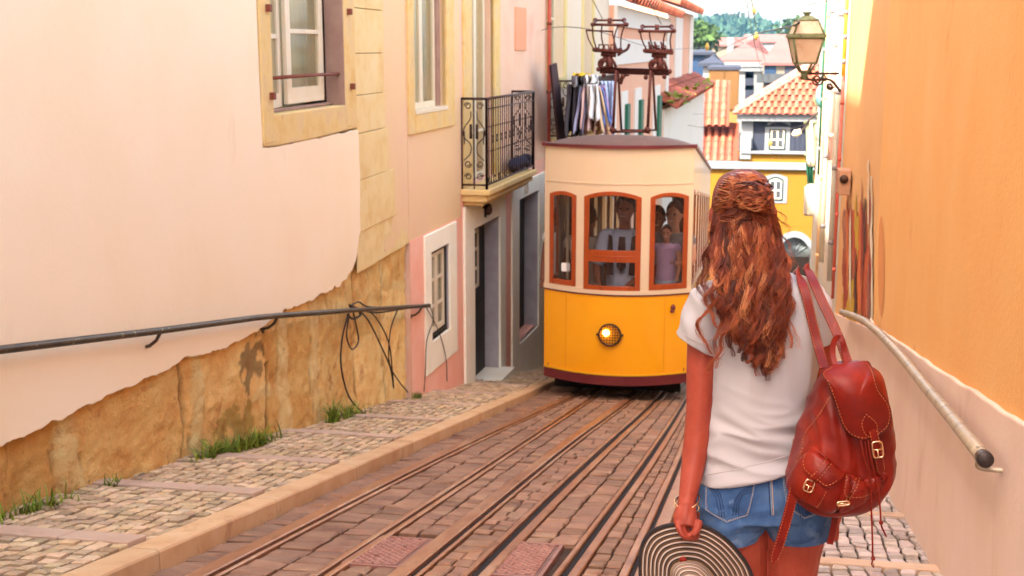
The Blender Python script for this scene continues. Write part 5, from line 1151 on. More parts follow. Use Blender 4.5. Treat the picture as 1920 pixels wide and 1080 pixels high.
# big arch
ac=(arch[0]+arch[1])/2; ar=(arch[1]-arch[0])/2; zs=sy(1490,480)[1]; me=MB()
ar_o=ar+.35
n=18
for k in range(n):
    a,b=math.pi*k/n,math.pi*(k+1)/n
    FY.poly(me,[(ac+ar*math.cos(a),zs+ar*1.25*math.sin(a)),(ac+ar_o*math.cos(a),zs+ar_o*1.2*math.sin(a)),(ac+ar_o*math.cos(b),zs+ar_o*1.2*math.sin(b)),(ac+ar*math.cos(b),zs+ar*1.25*math.sin(b))],-.2,.08)
FY.box(me,arch[0]-.35,arch[0],gz(YB)-1,zs,-.2,.08); FY.box(me,arch[1],arch[1]+.35,gz(YB)-1,zs,-.2,.08)
me.build('arch_surround',M['white_trim'],hY)
me=MB(); sq=[]
top=sy(1490,425)[1]
for s_ in (1,-1):
    for k in range(9):
        a,b=math.pi/2*k/9,math.pi/2*(k+1)/9
        p=[(ac+s_*ar*math.cos(a),zs+ar*1.25*math.sin(a)),(ac+s_*ar*math.cos(b),zs+ar*1.25*math.sin(b)),(ac+s_*ar*math.cos(b),top+.6),(ac+s_*ar*math.cos(a),top+.6)]
        if p[0][1]<top+.55: FY.poly(me,p,-.15,-.01)
me.build('arch_spandrel',M['yellow_wall'],hY)
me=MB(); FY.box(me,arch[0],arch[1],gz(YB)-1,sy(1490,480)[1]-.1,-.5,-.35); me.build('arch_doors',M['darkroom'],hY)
me=MB(); FY.box(me,arch[0],arch[1],zs-.1,top+.6,-.42,-.36)
me.build('arch_fanlight',mat('fanlight',[C(160,165,160,.26),C(190,190,180,.26)],scale=2,rough=.4,bump=0),hY)
me=MB()
for k in range(1,6): q=math.pi*k/6; me.tube([FY.pt(ac,zs,-.33),FY.pt(ac+ar*math.cos(q),zs+ar*1.25*math.sin(q),-.33)],.035,4)
me.build('fanlight_bars',M['white_trim'],hY)
# flat grey ledge house left of it (low roofs)
def bld(name,label,px0,px1,pyt,Y,m_,depth=12,pyb=None):
    F=Fac((-40,Y),(60,Y)); s0=F.sz(px0,0)[0]; s1=F.sz(px1,0)[0]; z1=F.sz(px0,pyt)[1]; t=thing(name,F.pt((s0+s1)/2,gz(78)),label,'building')
    me=MB(); F.box(me,s0,s1,gz(78)-1,z1,-depth,0); me.build('wall',M[m_],t); return F,t,s0,s1,z1
M['ochre']=mat('ochre_wall',[C(246,186,96,.2),C(250,200,120,.2)],scale=.3,rough=.9,bump=0)
M['brownpanel']=mat('brown_cladding',[C(186,126,66,.2),C(206,144,76,.2)],scale=.4,rough=.85,bump=0,stains=[(1,.6,.1,C(150,100,60,.2),.4,(1,1,.26))])
F,t,s0,s1,z1=bld('ochre_building','tall ochre blind wall with brown panels left of the slate blue storey',1333,1391,131,90,'ochre')
me=MB(); 
for (a,b,c,d) in ((1336,1363,133,238),(1364,1390,133,205)): F.box(me,F.sz(a,0)[0],F.sz(b,0)[0],F.sz(a,d)[1],F.sz(a,c)[1],0,.12)
me.build('brown_panel',M['brownpanel'],t)
me=MB(); F.box(me,s0-.1,s1+.1,z1,z1+.2,-12,.2); me.build('coping',M['slate_blue'],t)
# low tiled roofs between
F=Fac((-40,80),(60,80)); t=thing('low_roof_house',F.pt(41,gz(78)),'low house with two clay tile slopes in front of the ochre wall','building')
me=MB(); a0_=F.sz(1316,0)[0]; a1_=F.sz(1388,0)[0]; zr=F.sz(1350,305)[1]; F.box(me,a0_,a1_,gz(78)-1,zr,-8,0); me.build('wall',M['white_trim'],t)
me=MB(); tile_roof(me,F.pt(a0_,zr+.05,.26),F.u,-F.n+Zv*.5,a1_-a0_+.2,5,pitch=.45,r=.16,row=.8,seg=4); tile_roof(me,F.pt(a0_-.5,F.sz(1325,240)[1],-2),F.u,-F.n+Zv*.7,2.4,5,pitch=.45,r=.16,row=.8,seg=4); me.build('roof',M['tile'],t,recalc=False)
# large white building behind
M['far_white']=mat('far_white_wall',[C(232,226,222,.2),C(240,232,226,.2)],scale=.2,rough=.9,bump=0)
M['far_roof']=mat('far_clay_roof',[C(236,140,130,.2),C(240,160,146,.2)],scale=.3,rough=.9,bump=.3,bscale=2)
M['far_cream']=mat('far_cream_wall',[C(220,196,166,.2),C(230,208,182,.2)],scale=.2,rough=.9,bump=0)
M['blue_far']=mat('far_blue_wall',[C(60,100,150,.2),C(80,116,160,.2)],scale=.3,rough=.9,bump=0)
def roof_slab(F,s0,s1,ze_,rise,run,t,m_='far_roof',inset=0,over=.5,d0=0):
    me=MB(); me.add([F.pt(s0-over,ze_,d0+over),F.pt(s1+over,ze_,d0+over),F.pt(s1-inset,ze_+rise,d0-run),F.pt(s0+inset,ze_+rise,d0-run),F.pt(s0-over,ze_-.3,d0+over),F.pt(s1+over,ze_-.3,d0+over),F.pt(s1-inset,ze_+rise-.3,d0-run),F.pt(s0+inset,ze_+rise-.3,d0-run)],[(0,1,2,3),(4,5,6,7),(0,1,5,4),(1,2,6,5),(3,0,4,7)])
    return me.build('roof',M[m_],t)
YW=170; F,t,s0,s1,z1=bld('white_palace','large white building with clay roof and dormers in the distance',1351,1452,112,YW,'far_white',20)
r=roof_slab(F,s0,s1,z1,3.0,16,t,inset=5)
for px in (1392,1412,1425): 
    me=MB(); a,z=F.sz(px,92,-8); F.box(me,a-.6,a+.6,z-1,z+.2,-11,-8); me.build('dormer',M['slate_blue'],t)
for px in (1366,1405,1436):
    for py in (128,150,174):
        if px==1436: continue
        a,z=F.sz(px,py); me=MB(); F.box(me,a-.55,a+.55,z-1.3,z+1,0,.08); me.build('window',M['slate_blue' if (px+py)%4 else 'pane'],t)
me=MB(); F.box(me,s0-.6,s1+.6,z1-.9,z1-.3,-.2,.5)
for k in range(26): a=s0+(s1-s0)*k/26; F.box(me,a,a+.3,z1-1.5,z1-.9,-.2,.35)
me.build('cornice',M['white_trim'],t)
F,t,s0,s1,z1=bld('cream_palace','cream distant building with blue windows under a clay roof, left of the lantern',1438,1530,118,160,'far_cream',20); roof_slab(F,s0,s1,z1,3.0,12,t,inset=2)
for px,c in ((1444,'blue_far'),(1482,'slate_blue')):
    a,z=F.sz(px,136); me=MB(); F.box(me,a-.7,a+.7,z-1.5,z+1,0,.1); me.build('window',M[c],t)
me=MB(); a,z=F.sz(1452,152); F.box(me,a-2.2,a+1.4,z-.2,z+.1,0,.9); F.box(me,a-2.2,a+1.4,z+.1,z+.9,.8,.9); me.build('balcony',M['pane'],t)
# white gable edge near the blue building
for i,(px0,px1,pyt,Y,m_,lab,rs,rl) in enumerate(((1296,1338,98,150,'blue_far','low blue walled house under dark roof left of the white palace',1.0,'slate_blue'),(1322,1352,118,120,'white_trim','narrow pale gable house behind the ochre wall',2.0,'slate_blue'),(1318,1396,84,260,'far_cream','long far cream house with pink roof behind the blue house',4,'far_roof'),(1345,1372,80,300,'far_white','small far white house beside the chimneys',3,'far_roof'),(1392,1500,78,330,'far_white','far white terrace with clay roof under the hill at right',5,'far_roof'),(1300,1330,80,420,'far_white','tiny far white house at the foot of the hill at left',4,'far_roof'))):
    F,t,s0,s1,z1=bld('far_house',lab,px0,px1,pyt,Y,m_,12); roof_slab(F,s0,s1,z1,rs*.38,8,t,m_=rl,inset=1)
for i,(px,py,h_,lab) in enumerate(((1370,76,10,'pale square chimney left of the dormers'),(1408,72,12,'pale square chimney right of the other one, by the wires'))):
    p=onY(px,py+h_,185); q=onY(px,py-h_*.6,185); t=tag(MB().hexa([p+[-.45*1,0,-4],p+[.45,0,-4],p+[.45,1,-4],p+[-.45,1,-4],q+[-.45,0,0],q+[.45,0,0],q+[.45,1,0],q+[-.45,1,0]]).build('chimney',M['white_trim'],bevel=.05),lab,'chimney')
# trees on the far slope and hill
M['leaf_far']=mat('far_tree_leaf',[C(60,96,50,.3),C(96,126,60,.3)],scale=.3,rough=.8,bump=0,attr='Col')
M['hill']=mat('wooded_hill',[(.012,.035,.02),(.02,.045,.025),(.035,.06,.03)],scale=.02,rough=.95,bump=0,contrast=.2)
M['bark']=mat('bark',C(90,66,50,.26),rough=.9,bump=.2)
def tree(px,py,Y,R,lab,n=500):
    c=onY(px,py,Y); t=thing('tree',(c[0],Y,gz(78)),lab,'tree','far trees between the roofs'); me=MB(); me.tube([(c[0],Y,gz(78)-1),(c[0]+.1,Y,c[2]-R*.4),c],[.35,.25,.1],7); me.build('trunk',M['bark'],t)
    me=MB()
    for i in range(n):
        d=np.array([rng.gauss(0,1) for _ in range(3)]); d/=np.linalg.norm(d)+1e-9; r=R*(.55+.5*rng.random())*(1+.35*N3(d,1.8,px)); p=c+d*r*np.array([1.15,1.15,.85]); s_=R*.13*rng.uniform(.6,1.4); a=np.array([rng.gauss(0,1) for _ in range(3)])*s_; b=np.array([rng.gauss(0,1) for _ in range(3)])*s_; g=rng.uniform(.5,1.5); me.add([p,p+a,p+a+b,p+b],[(0,1,2,3)],col=(g,g,g*.8))
    me.build('crown',M['leaf_far'],t,recalc=False)
tree(1309,66,200,2.6,'small far tree left, above the blue house'); tree(1322,72,230,2.2,'rounder far tree right of the first, above the blue house'); tree(1490,60,420,5,'far tree near the lantern top, on the slope of the hill'); tree(1340,78,320,2.4,'low far tree beside the long cream house')
# hill : real terrain 1.5 km away
ys=np.linspace(900,2100,60); P=[]
for y in ys:
    r=[]
    for k in range(121):
        x=-700+1500*k/120; a=1385+(x/y)*2324; top=32+np.interp(a,[900,1290,1320,1370,1400,1440,1480,1540,1800],[40,24,20,16,22,30,46,52,60])
        hz=(90-top)/2324*1250*1.02; t=min(1,max(0,(y-900)/380)); t2=t*t*(3-2*t)
        z=-17+(hz+17+H)*t2*(1 if y<1400 else max(.2,1-(y-1400)/900)); z+= 3.2*N3((x,y,0),.03)+ 2.0*N3((x,y,4),.09)
        r.append((x,y,z))
    P.append(r)
struct(MB().grid(P).build('hill',M['hill'],recalc=False))
# clumps of trees on the hill (a wood nobody could count)
me=MB()
for i in range(5200):
    y=rng.uniform(1000,1400); a=rng.uniform(1275,1560); x=(a-1385)/2324*y; top=32+np.interp(a,[900,1290,1320,1370,1400,1440,1480,1540,1800],[40,24,20,16,22,30,46,52,60]); hz=(90-top)/2324*1250*1.02; t=min(1,(y-900)/380); t2=t*t*(3-2*t); z=-17+(hz+17+H)*t2+3.2*N3((x,y,0),.03)+ 2.0*N3((x,y,4),.09)
    R=rng.uniform(2.5,6); g=rng.uniform(.5,1.6)
    for k in range(4):
        c=np.array([x+rng.gauss(0,R*.4),y+rng.gauss(0,R*.4),z+R*.5+rng.gauss(0,R*.25)]); a_=np.array([rng.gauss(0,1) for _ in range(3)])*R*.55; b_=np.array([rng.gauss(0,1) for _ in range(3)])*R*.55; g2=g*rng.uniform(.8,1.2)
        me.add([c,c+a_,c+a_+b_,c+b_],[(0,1,2,3)],col=(g2,g2,g2*.9))
M['hill_leaf']=mat('hill_leaf',[(.015,.04,.025),(.03,.06,.035)],scale=.05,rough=.9,bump=0,attr='Col')
o=me.build('woodland',M['hill_leaf'],recalc=False); o['kind']='stuff'
me=MB(); 
for (px,py) in ((1478,60),(1470,62)): p=onY(px,py,1150); tag(MB().hexa([p+[-4,0,-12],p+[4,0,-12],p+[4,8,-12],p+[-4,8,-12],p+[-4,0,6],p+[4,0,6],p+[4,8,6],p+[-4,8,6]]).build('far_tower',M['far_white'],bevel=.3),'pale far tower block on the hill, '+('right one of two' if px==1478 else 'left one of two'),'tower')
# overhead wires
def wire(name,pts,r,lab,sag=0):
    me=MB(); me.tube(smooth_path(pts,8),r,5); t=tag(me.build(name,M['cable']),lab,'wire','overhead wires'); return t
wire('overhead_wire',[onY(1398,-60,9),onY(1410,60,25),onY(1440,200,55),onY(1449,300,76)],.007,'left of two steep overhead wires hanging down the middle of the street')
wire('overhead_wire',[onY(1404,-60,9),onY(1420,60,25),onY(1446,170,55),onY(1462,300,76)],.007,'right of two steep overhead wires hanging down the middle of the street')
wire('overhead_wire',[onY(1310,115,30),onY(1400,70,24),onY(1480,50,12.2),onY(1496,40,11.6)],.009,'dark cable rising to the top of the street lantern')
wire('overhead_wire',[onY(1290,235,45),onY(1400,250,40),onY(1490,240,30),onY(1530,215,20)],.007,'thin wire across the slate blue storey')
wire('overhead_wire',[onY(1296,24,50),onY(1400,28,40),onY(1530,6,20)],.007,'thin wire crossing the sky above the hill')
wire('overhead_wire',[onY(1296,214,60),onY(1380,214,60),onY(1540,216,30)],.006,'thin level wire at the eave of the slate blue storey')
wire('overhead_wire',[onY(1012,57,22.4),onY(1100,54,18),onY(1250,92,30),onY(1340,86,60)],.006,'thin wire crossing behind the tram roof gear')
wire('overhead_wire',[onY(1106,-10,14),onY(1131,38,15.9)],.005,'wire coming down to the left current collector')
wire('overhead_wire',[onY(1210,-10,14),onY(1240,46,15.9)],.005,'wire coming down to the right current collector')
M['insul']=mat('insulator',C(226,170,70),rough=.4,bump=0)
for (px,py,Y,lab) in ((1326,88,60,'yellow insulator bead on the wire near the blue house'),(1418,68,24,'yellow insulator bead on the cable by the chimneys'),(1444,268,62,'pale bead on the steep wire over the slate storey'),(1414,20,40,'brown bead on the sky wire')):
    c=onY(px,py,Y); k=Y/2324; me=MB(); me.sphere(c,4*k,10,7,sc=(1,1,1.3)); me.tube([c-[0,0,7*k],c+[0,0,7*k]],2*k,6); tag(me.build('insulator',M['insul']),lab,'insulator','beads on the overhead wires')
# ================= WOMAN WITH BACKPACK
from mathutils.bvhtree import BVHTree
DW=3.2
def wp(px,py,dd=0.0):
    d=ray(px,py); return CAM+d*((DW+dd)/(d@fh))
def hitb(bv,px,py,off=0.0,fb=-.1):
    d=ray(px,py); d=d/np.linalg.norm(d); h=bv.ray_cast(Vector(CAM),Vector(d))
    if h[0] is None: return wp(px,py,fb),-fh
    n=np.array(h[1]); n=-n if n@d>0 else n
    return np.array(h[0])+n*off,n
def bvh(mb): return BVHTree.FromPolygons([Vector(v) for v in mb.v],mb.f)
def catm(rows,sub):
    A=np.array(rows,float); out=[]
    for i in range(len(A)-1):
        p0=A[max(i-1,0)];p1=A[i];p2=A[i+1];p3=A[min(i+2,len(A)-1)]
        for k in range(sub):
            t=k/sub; out.append(.5*((2*p1)+(-p0+p2)*t+(2*p0-5*p1+4*p2-p3)*t*t+(-p0+3*p1-3*p2+p3)*t**3))
    out.append(A[-1]); return out
def ringloft(mb,rows,n=64,sub=8,ex=2.3,disp=None,col=(1,1,1)):
    # row: pxl,pxr,py_left,py_right,dd,hd
    R=catm(rows,sub); G=[]
    for r in R:
        xl,xr,yl,yr,dd,hd=r; a=wp(xl,yl,dd); b=wp(xr,yr,dd); c=(a+b)/2; ax=(b-a)/2; ring=[]
        for k in range(n):
            q=2*math.pi*k/n; cs,sn=math.cos(q),math.sin(q); x=abs(cs)**(2/ex)*(1 if cs>=0 else -1); y=abs(sn)**(2/ex)*(1 if sn>=0 else -1)
            p=c+ax*x-fh*hd*y
            if disp:
                nrm=(Rt*x/max(.02,np.linalg.norm(ax))-fh*y/max(.02,hd)); nrm/=np.linalg.norm(nrm)+1e-9; p=p+nrm*disp(p,x,y)
            ring.append(p)
        G.append(ring)
    mb.grid(G,closed_u=True,col=col); 
    mb.add(G[0],[tuple(range(n))],col=col); mb.add(G[-1],[tuple(reversed(range(n)))],col=col)
    return G
base=wp(1425,900); base=np.array([base[0],base[1],gz(base[1])+KH])
woman=thing('person',base,'woman seen from behind with long wavy auburn hair, white T-shirt and denim shorts','person')
M['skin']=mat('skin_tanned',[C(156,58,42),C(180,76,56),C(144,50,40)],scale=9,rough=.5,bump=.10,bscale=160,bdist=.0015,sss=.06,spec=.25,stains=[(60,.68,.05,C(176,80,56),.35,(1,1,1))])
# ---- body
mb=MB()
hx,hy=1393,398
mb.sphere(wp(hx,hy-4,.0),.083,24,18,sc=(.88,1.08,1.18))
mb.sphere(wp(hx-2,hy+38,.035),.055,16,12,sc=(.9,1,1.0)); mb.sphere(wp(hx-2,hy+10,.098),.016,10,8,sc=(.8,1.2,1.5))
for s_ in (-1,1): mb.sphere(wp(hx+s_*57,hy+8,.0),.024,10,8,sc=(.45,.8,1.2))
def limb(mb,pts,rs,n=18,sub=6): interp_tube(mb,[wp(*p) for p in pts],rs,n,sub)
limb(mb,[(1398,440,-.01),(1402,480,-.02),(1408,520,-.02)],[.055,.056,.075])
ringloft(mb,[(1390,1440,512,512,-.01,.05),(1330,1520,535,532,0,.085),(1310,1535,570,566,0,.1),(1330,1528,640,640,0,.105),(1338,1515,720,720,0,.095),(1338,1495,800,800,0,.09),(1325,1510,870,862,0,.10),(1312,1535,920,915,0,.115),(1312,1545,960,955,-.005,.118)],n=40,sub=4)
# legs
limb(mb,[(1364,940,-.005),(1372,1000,-.01),(1378,1085,.0),(1384,1230,.02),(1386,1290,.02),(1386,1380,.0),(1388,1500,.01),(1388,1560,.02)],[.105,.098,.086,.066,.058,.060,.044,.036])
limb(mb,[(1490,940,-.005),(1489,990,-.01),(1482,1070,.0),(1474,1230,.02),(1470,1290,.02),(1468,1380,.0),(1466,1500,.01),(1464,1560,.02)],[.100,.088,.074,.062,.055,.058,.042,.034])
for x_ in (1388,1464):
    a=wp(x_,1545,.0); zf=gz(a[1])+KH
    P0=np.array([a[0],a[1]-.03,zf+.035]); interp_tube(mb,[P0,P0+fh*.10-[0,0,.005],P0+fh*.20-[0,0,.018]],[.036,.038,.026],12,4)
# left arm
limb(mb,[(1326,575,.0),(1318,640,-.01),(1314,700,-.02),(1312,760,-.03),(1309,800,-.035),(1303,850,-.05),(1296,895,-.08),(1289,935,-.105),(1287,955,-.125)],[.044,.041,.0385,.036,.0355,.034,.029,.0235,.0235])
# right arm (behind the pack)
limb(mb,[(1520,565,.0),(1535,640,.0),(1542,720,.0),(1548,790,.0),(1556,880,.03),(1560,940,.06)],[.052,.042,.037,.034,.03,.024])
# hand holding the brim
def fing(pts,rs): interp_tube(mb,[wp(*p) for p in pts],rs,12,4)
for q_ in ([(1287,950,-.10),(1284,968,-.115),(1282,985,-.125)],[(1293,952,-.095),(1293,970,-.115),(1292,988,-.13)],[(1280,954,-.10),(1275,970,-.11),(1273,984,-.115)]): fing([(a,b,c-.03) for a,b,c in q_],[.019,.018,.0145])
def F4(dx,dd,L_,r=.0088):
    fing([(1274+dx,980,-.150+dd),(1279+dx,995,-.168+dd),(1286+dx,1007*1+L_*2,-.172+dd)],[r*1.15,r,r]); 
    fing([(1286+dx,1007+L_*2,-.172+dd),(1294+dx+L_*3,1008,-.166+dd),(1300+dx+L_*4,1000,-.155+dd)],[r,r*.92,r*.8])
F4(-4,-.006,-.6,.0078); F4(2,.008,.3); F4(8,.021,.5); F4(13,.034,.2)
fing([(1296,958,-.12),(1300,972,-.14),(1302,988,-.16)],[.0135,.0115,.0105]); fing([(1298,1003,-.165),(1307,992,-.165),(1313,975,-.158)],[.0105,.010,.0078])
# hand right, hidden side
fing([(1560,940,.06),(1562,965,.065),(1560,985,.06)],[.024,.026,.018])
for k in range(4): fing([(1553+k*5,980,.06),(1553+k*5,1000,.06),(1555+k*4,1014,.05)],[.009,.0085,.007])
fing([(1550,960,.05),(1544,978,.045),(1545,992,.04)],[.011,.010,.008])
body=mb.build('body',M['skin'],woman); remesh(body,.0027,5); body.modifiers['r'].name='remesh'
# ---- T-shirt
M['tshirt']=mat('white_jersey',[C(196,180,180),C(206,190,190)],scale=3,rough=.9,bump=.35,bscale=260,bdist=.0012,spec=.2)
def sm(x,a,b): t=min(1,max(0,(x-a)/(b-a))); return t*t*(3-2*t)
zW=wp(1420,815)[2]; zS=wp(1420,600)[2]; zH=wp(1420,880)[2]
def ridge(v): return 1-abs(v)*2.2
def shirt_disp(p,x,y):
    u=float((p-base)@Rt); z=float(p[2]); d=0
    wv=math.exp(-((z-zW)/.10)**2)
    d+=wv*.016*ridge(noise.noise(Vector((u*3.2,z*22+u*4+1.2*noise.noise(Vector((u*5,z*5,1))),y*1.5))))
    d+=math.exp(-((z-zH)/.05)**2)*.010*ridge(noise.noise(Vector((u*4+3,z*30-u*9,y))))
    d+=.011*ridge(noise.noise(Vector((u*10+z*3.0,z*3.4-u*2,4+y))))*sm(z,zW-.05,zS)
    d+=.0035*noise.noise(Vector((u*9,z*7,y*2)))
    # long diagonal pulls from the shoulders
    d+=.005*math.sin((u+z*.55)*55+3*noise.noise(Vector((u*4,z*4,2))))*sm(z,zW,zS+.05)*.6
    return d
mb=MB()
G=ringloft(mb,[(1392,1448,513,512,-.005,.06),(1345,1508,525,519,0,.088),(1312,1537,543,538,0,.108),(1305,1545,575,572,0,.120),(1318,1540,612,610,-.002,.126),(1332,1533,655,652,0,.124),(1331,1524,710,706,0,.116),(1327,1514,765,758,0,.112),(1322,1508,815,803,0,.114),(1315,1503,860,838,0,.118),(1311,1498,899,855,0,.121)],n=150,sub=16,disp=shirt_disp)
bt0=bvh(mb)
def sleeve(mb,pts,rs,flat):
    interp_tube(mb,[wp(*p) for p in pts],rs,40,10,flat=flat)
# left sleeve widening to the hem
G2=ringloft(mb,[(1318,1375,540,545,0,.06),(1296,1358,553,570,0,.088),(1281,1349,588,615,-.003,.080),(1271,1342,616,654,-.008,.070),(1267,1340,628,666,-.01,.066)],n=80,sub=10,disp=lambda p,x,y:.0045*noise.noise(Vector((p[0]*22,p[1]*9,p[2]*16)))+.003*math.sin(p[2]*60+p[0]*80))
G3=ringloft(mb,[(1470,1532,542,536,0,.06),(1490,1553,570,556,0,.085),(1502,1561,610,590,0,.078),(1508,1563,650,630,0,.066)],n=60,sub=8,disp=lambda p,x,y:.004*noise.noise(Vector((p[0]*22,p[1]*9,p[2]*16))))
bv_shirt=bvh(mb)
o=mb.build('tshirt',M['tshirt'],woman); remesh(o,.0036,2)
M['seam']=mat('jersey_seam',C(206,182,176),rough=.9,bump=0)
def stitch(parent,name,m_,pts,bv,r=.0013,off=.002,dash=None,sub=8,fb=-.1):
    A=catm([(x,y) for x,y in pts],sub); P=[hitb(bv,x,y,off,fb)[0] for x,y in A]
    mb=MB()
    if not dash: mb.tube(P,r,5)
    else:
        d=0; cum=[0]
        for a,b in zip(P[:-1],P[1:]): cum.append(cum[-1]+np.linalg.norm(b-a))
        L=cum[-1]; Pn=np.array(P); s0=0
        while s0<L-dash*.3:
            q=[np.array([np.interp(s0+dash*.6*k/2,cum,Pn[:,i]) for i in range(3)]) for k in range(3)]; mb.tube(q,r,4); s0+=dash
    return mb.build(name,M[m_],parent)
stitch(woman,'hem_seam','seam',[(1316,892),(1360,884),(1410,873),(1450,862),(1490,850)],bv_shirt,.0011,.0012)
stitch(woman,'sleeve_seam','seam',[(1270,621),(1290,632),(1315,645),(1338,656)],bv_shirt,.0011,.0012)
# ---- shorts
M['denim']=mat('blue_denim',[C(38,64,106),C(66,92,134),C(94,116,152)],scale=9,rough=.85,bump=.5,bscale=320,bdist=.0012,spec=.2,contrast=.2,stains=[(14,.56,.12,C(132,150,176),.5,(1,1,1)),(5,.6,.1,C(44,70,112),.5,(1,1,1))])
M['denim_dark']=mat('denim_stitch_dark',[C(36,54,92),C(50,70,110)],scale=9,rough=.85,bump=.3,bscale=200)
M['denim_edge']=mat('denim_edge_worn',[C(120,136,164),C(146,152,172)],scale=30,rough=.85,bump=.3,bscale=300,bdist=.001)
M['thread']=mat('tan_thread',C(196,160,140),rough=.8,bump=0)
def sh_disp(p,x,y):
    u=float((p-base)@Rt); z=float(p[2])
    return .004*noise.noise(Vector((u*14,z*20,y*2)))+.008*ridge(noise.noise(Vector((u*7+z*9,z*14-u*8,2))))*sm(-z,-zH-.0,-zH+.10)
mb=MB()
ringloft(mb,[(1328,1498,866,850,0,.112),(1316,1510,884,872,0,.118),(1306,1528,905,897,0,.124),(1303,1545,932,926,-.002,.128),(1306,1554,956,950,-.004,.128)],n=120,sub=8,disp=sh_disp,ex=2.4)
ringloft(mb,[(1304,1425,930,930,-.004,.118),(1305,1428,955,955,-.006,.120),(1309,1427,975,972,-.008,.115),(1316,1424,992,982,-.008,.110),(1322,1420,1004,988,-.008,.106)],n=80,sub=6,disp=sh_disp)
ringloft(mb,[(1432,1549,930,930,-.004,.118),(1430,1556,955,955,-.006,.120),(1431,1556,975,968,-.008,.115),(1433,1554,988,980,-.008,.110),(1436,1552,998,990,-.008,.106)],n=80,sub=6,disp=sh_disp)
bv_sh=bvh(mb); shorts=mb.build('shorts',M['denim'],woman); remesh(shorts,.0036,2)
for rows in ([(1307,1428,966,972,-.008,.119),(1313,1426,982,981,-.008,.116),(1320,1422,1004,990,-.008,.112)],[(1430,1558,972,962,-.008,.119),(1433,1555,984,976,-.008,.115),(1436,1553,1000,991,-.008,.111)]):
    mb=MB(); ringloft(mb,rows,n=80,sub=6,disp=lambda p,x,y:.002*noise.noise(Vector((p[0]*30,p[1]*30,p[2]*30)))); mb.build('rolled_cuff',M['denim'],shorts)
def patch(parent,name,m_,poly,bv,h=.004,edge=.06,fb=-.1,nr_=7,res=6,closed_smooth=False,bulge=0):
    P=[np.array(p,float) for p in poly]; n0=len(P); B=[]
    if closed_smooth:
        Q=P+P[:1]; 
        for i in range(n0):
            p0=P[i-1];p1=P[i];p2=P[(i+1)%n0];p3=P[(i+2)%n0]
            for k in range(res): t=k/res; B.append(.5*((2*p1)+(-p0+p2)*t+(2*p0-5*p1+4*p2-p3)*t*t+(-p0+3*p1-3*p2+p3)*t**3))
    else:
        for i in range(n0):
            a,b=P[i],P[(i+1)%n0]
            for k in range(res): B.append(a+(b-a)*k/res)
    c=sum(B)/len(B); ts=[1.0,1.0,1-edge*.5,1-edge]+[ (1-edge)*(1-(k/nr_)) for k in range(1,nr_)]+[.02]; G=[]
    for i,t in enumerate(ts):
        hh=[-.003,h*.7,h*.95,h][i] if i<4 else h+bulge*(1-(t/(1-edge))**2)
        G.append([ (lambda r:r)(hitb(bv,*(c+(p-c)*t),hh,fb)[0]) for p in B])
    mb=MB(); mb.grid(G,closed_u=True); mb.add(G[-1],[tuple(range(len(B)))]); return mb.build(name,M[m_],parent)
pk=[(1325,902),(1372,895),(1418,890),(1411,930),(1402,966),(1363,980),(1324,955)]
pockL=patch(shorts,'back_pocket','denim',pk,bv_sh,.0035,.05)
pkR=[(1466,887),(1500,882),(1545,880),(1548,930),(1545,958),(1508,972),(1474,950)]
pockR=patch(shorts,'back_pocket','denim',pkR,bv_sh,.0035,.05)
def shrink(poly,f): c=sum(np.array(p,float) for p in poly)/len(poly); return [tuple(c+(np.array(p)-c)*f) for p in poly]
for poly,po in ((pk,pockL),(pkR,pockR)):
    q=shrink(poly,.955); 
    for a,b in zip(q,q[1:]+q[:1]): stitch(po,'stitching','thread',[a,((a[0]+b[0])/2,(a[1]+b[1])/2),b],bv_sh,.0010,.0052,dash=.006)
    for a,b in zip(poly,poly[1:]+poly[:1]): stitch(po,'pocket_edge','denim_edge',[a,((a[0]+b[0])/2,(a[1]+b[1])/2),b],bv_sh,.0013,.0028)
for k in range(3):
    o=k*5; stitch(pockL,'arc_stitching','denim_dark',[(1330+o,912),(1342+o,930-o*.2),(1347+o,950),(1349+o*.9,968)],bv_sh,.0012,.0045); stitch(pockL,'arc_stitching','denim_dark',[(1414-o*.2,912+o),(1394,918+o),(1380+o*.6,936+o*.8),(1373+o*1.3,966)],bv_sh,.0012,.0045)
    stitch(pockR,'arc_stitching','denim_dark',[(1482+o,925),(1492+o,940),(1497+o,955),(1500+o,968)],bv_sh,.0012,.0045); stitch(pockR,'arc_stitching','denim_dark',[(1544,930+o),(1526,936+o),(1516,950+o),(1512+o,966)],bv_sh,.0012,.0045)
for dx,m_ in ((0,'denim_dark'),(3,'denim_edge'),(6,'thread')): stitch(shorts,'centre_seam',m_,[(1438+dx,872),(1441+dx,905),(1443+dx,940),(1444+dx,966)],bv_sh,.0015,.001)
stitch(shorts,'yoke_seam','denim_dark',[(1310,893),(1350,889),(1400,884),(1438,882),(1470,876),(1505,868)],bv_sh,.0013,.0008)
for dx in (1368,1456): patch(shorts,'belt_loop','denim',[(dx,864),(dx+7,863),(dx+8,884),(dx+1,885)],bv_sh,.004,.2)
# ---- bracelets
M['gold_metal']=mat('gold_metal',[(.85,.55,.28)],rough=.22,metal=1,bump=0)
for k,(dy,tl) in enumerate(((0,.012),(6,-.008))):
    c=wp(1288,940+dy,-.108); mb=MB(); mb.tube([c+Rt*.032*math.cos(q)+fh*.036*math.sin(q)+Zv*(-.008*math.sin(q)*-1+tl*math.cos(q)) for q in np.linspace(0,2*math.pi,40)],.0022,8,cap=False); t=mb.build('bracelet',M['gold_metal']); tag(t,['upper thin gold bangle on the wrist of the hand with the hat','lower thin gold bangle just above the hand with the hat'][k],'bracelet','gold bangles on the wrist')
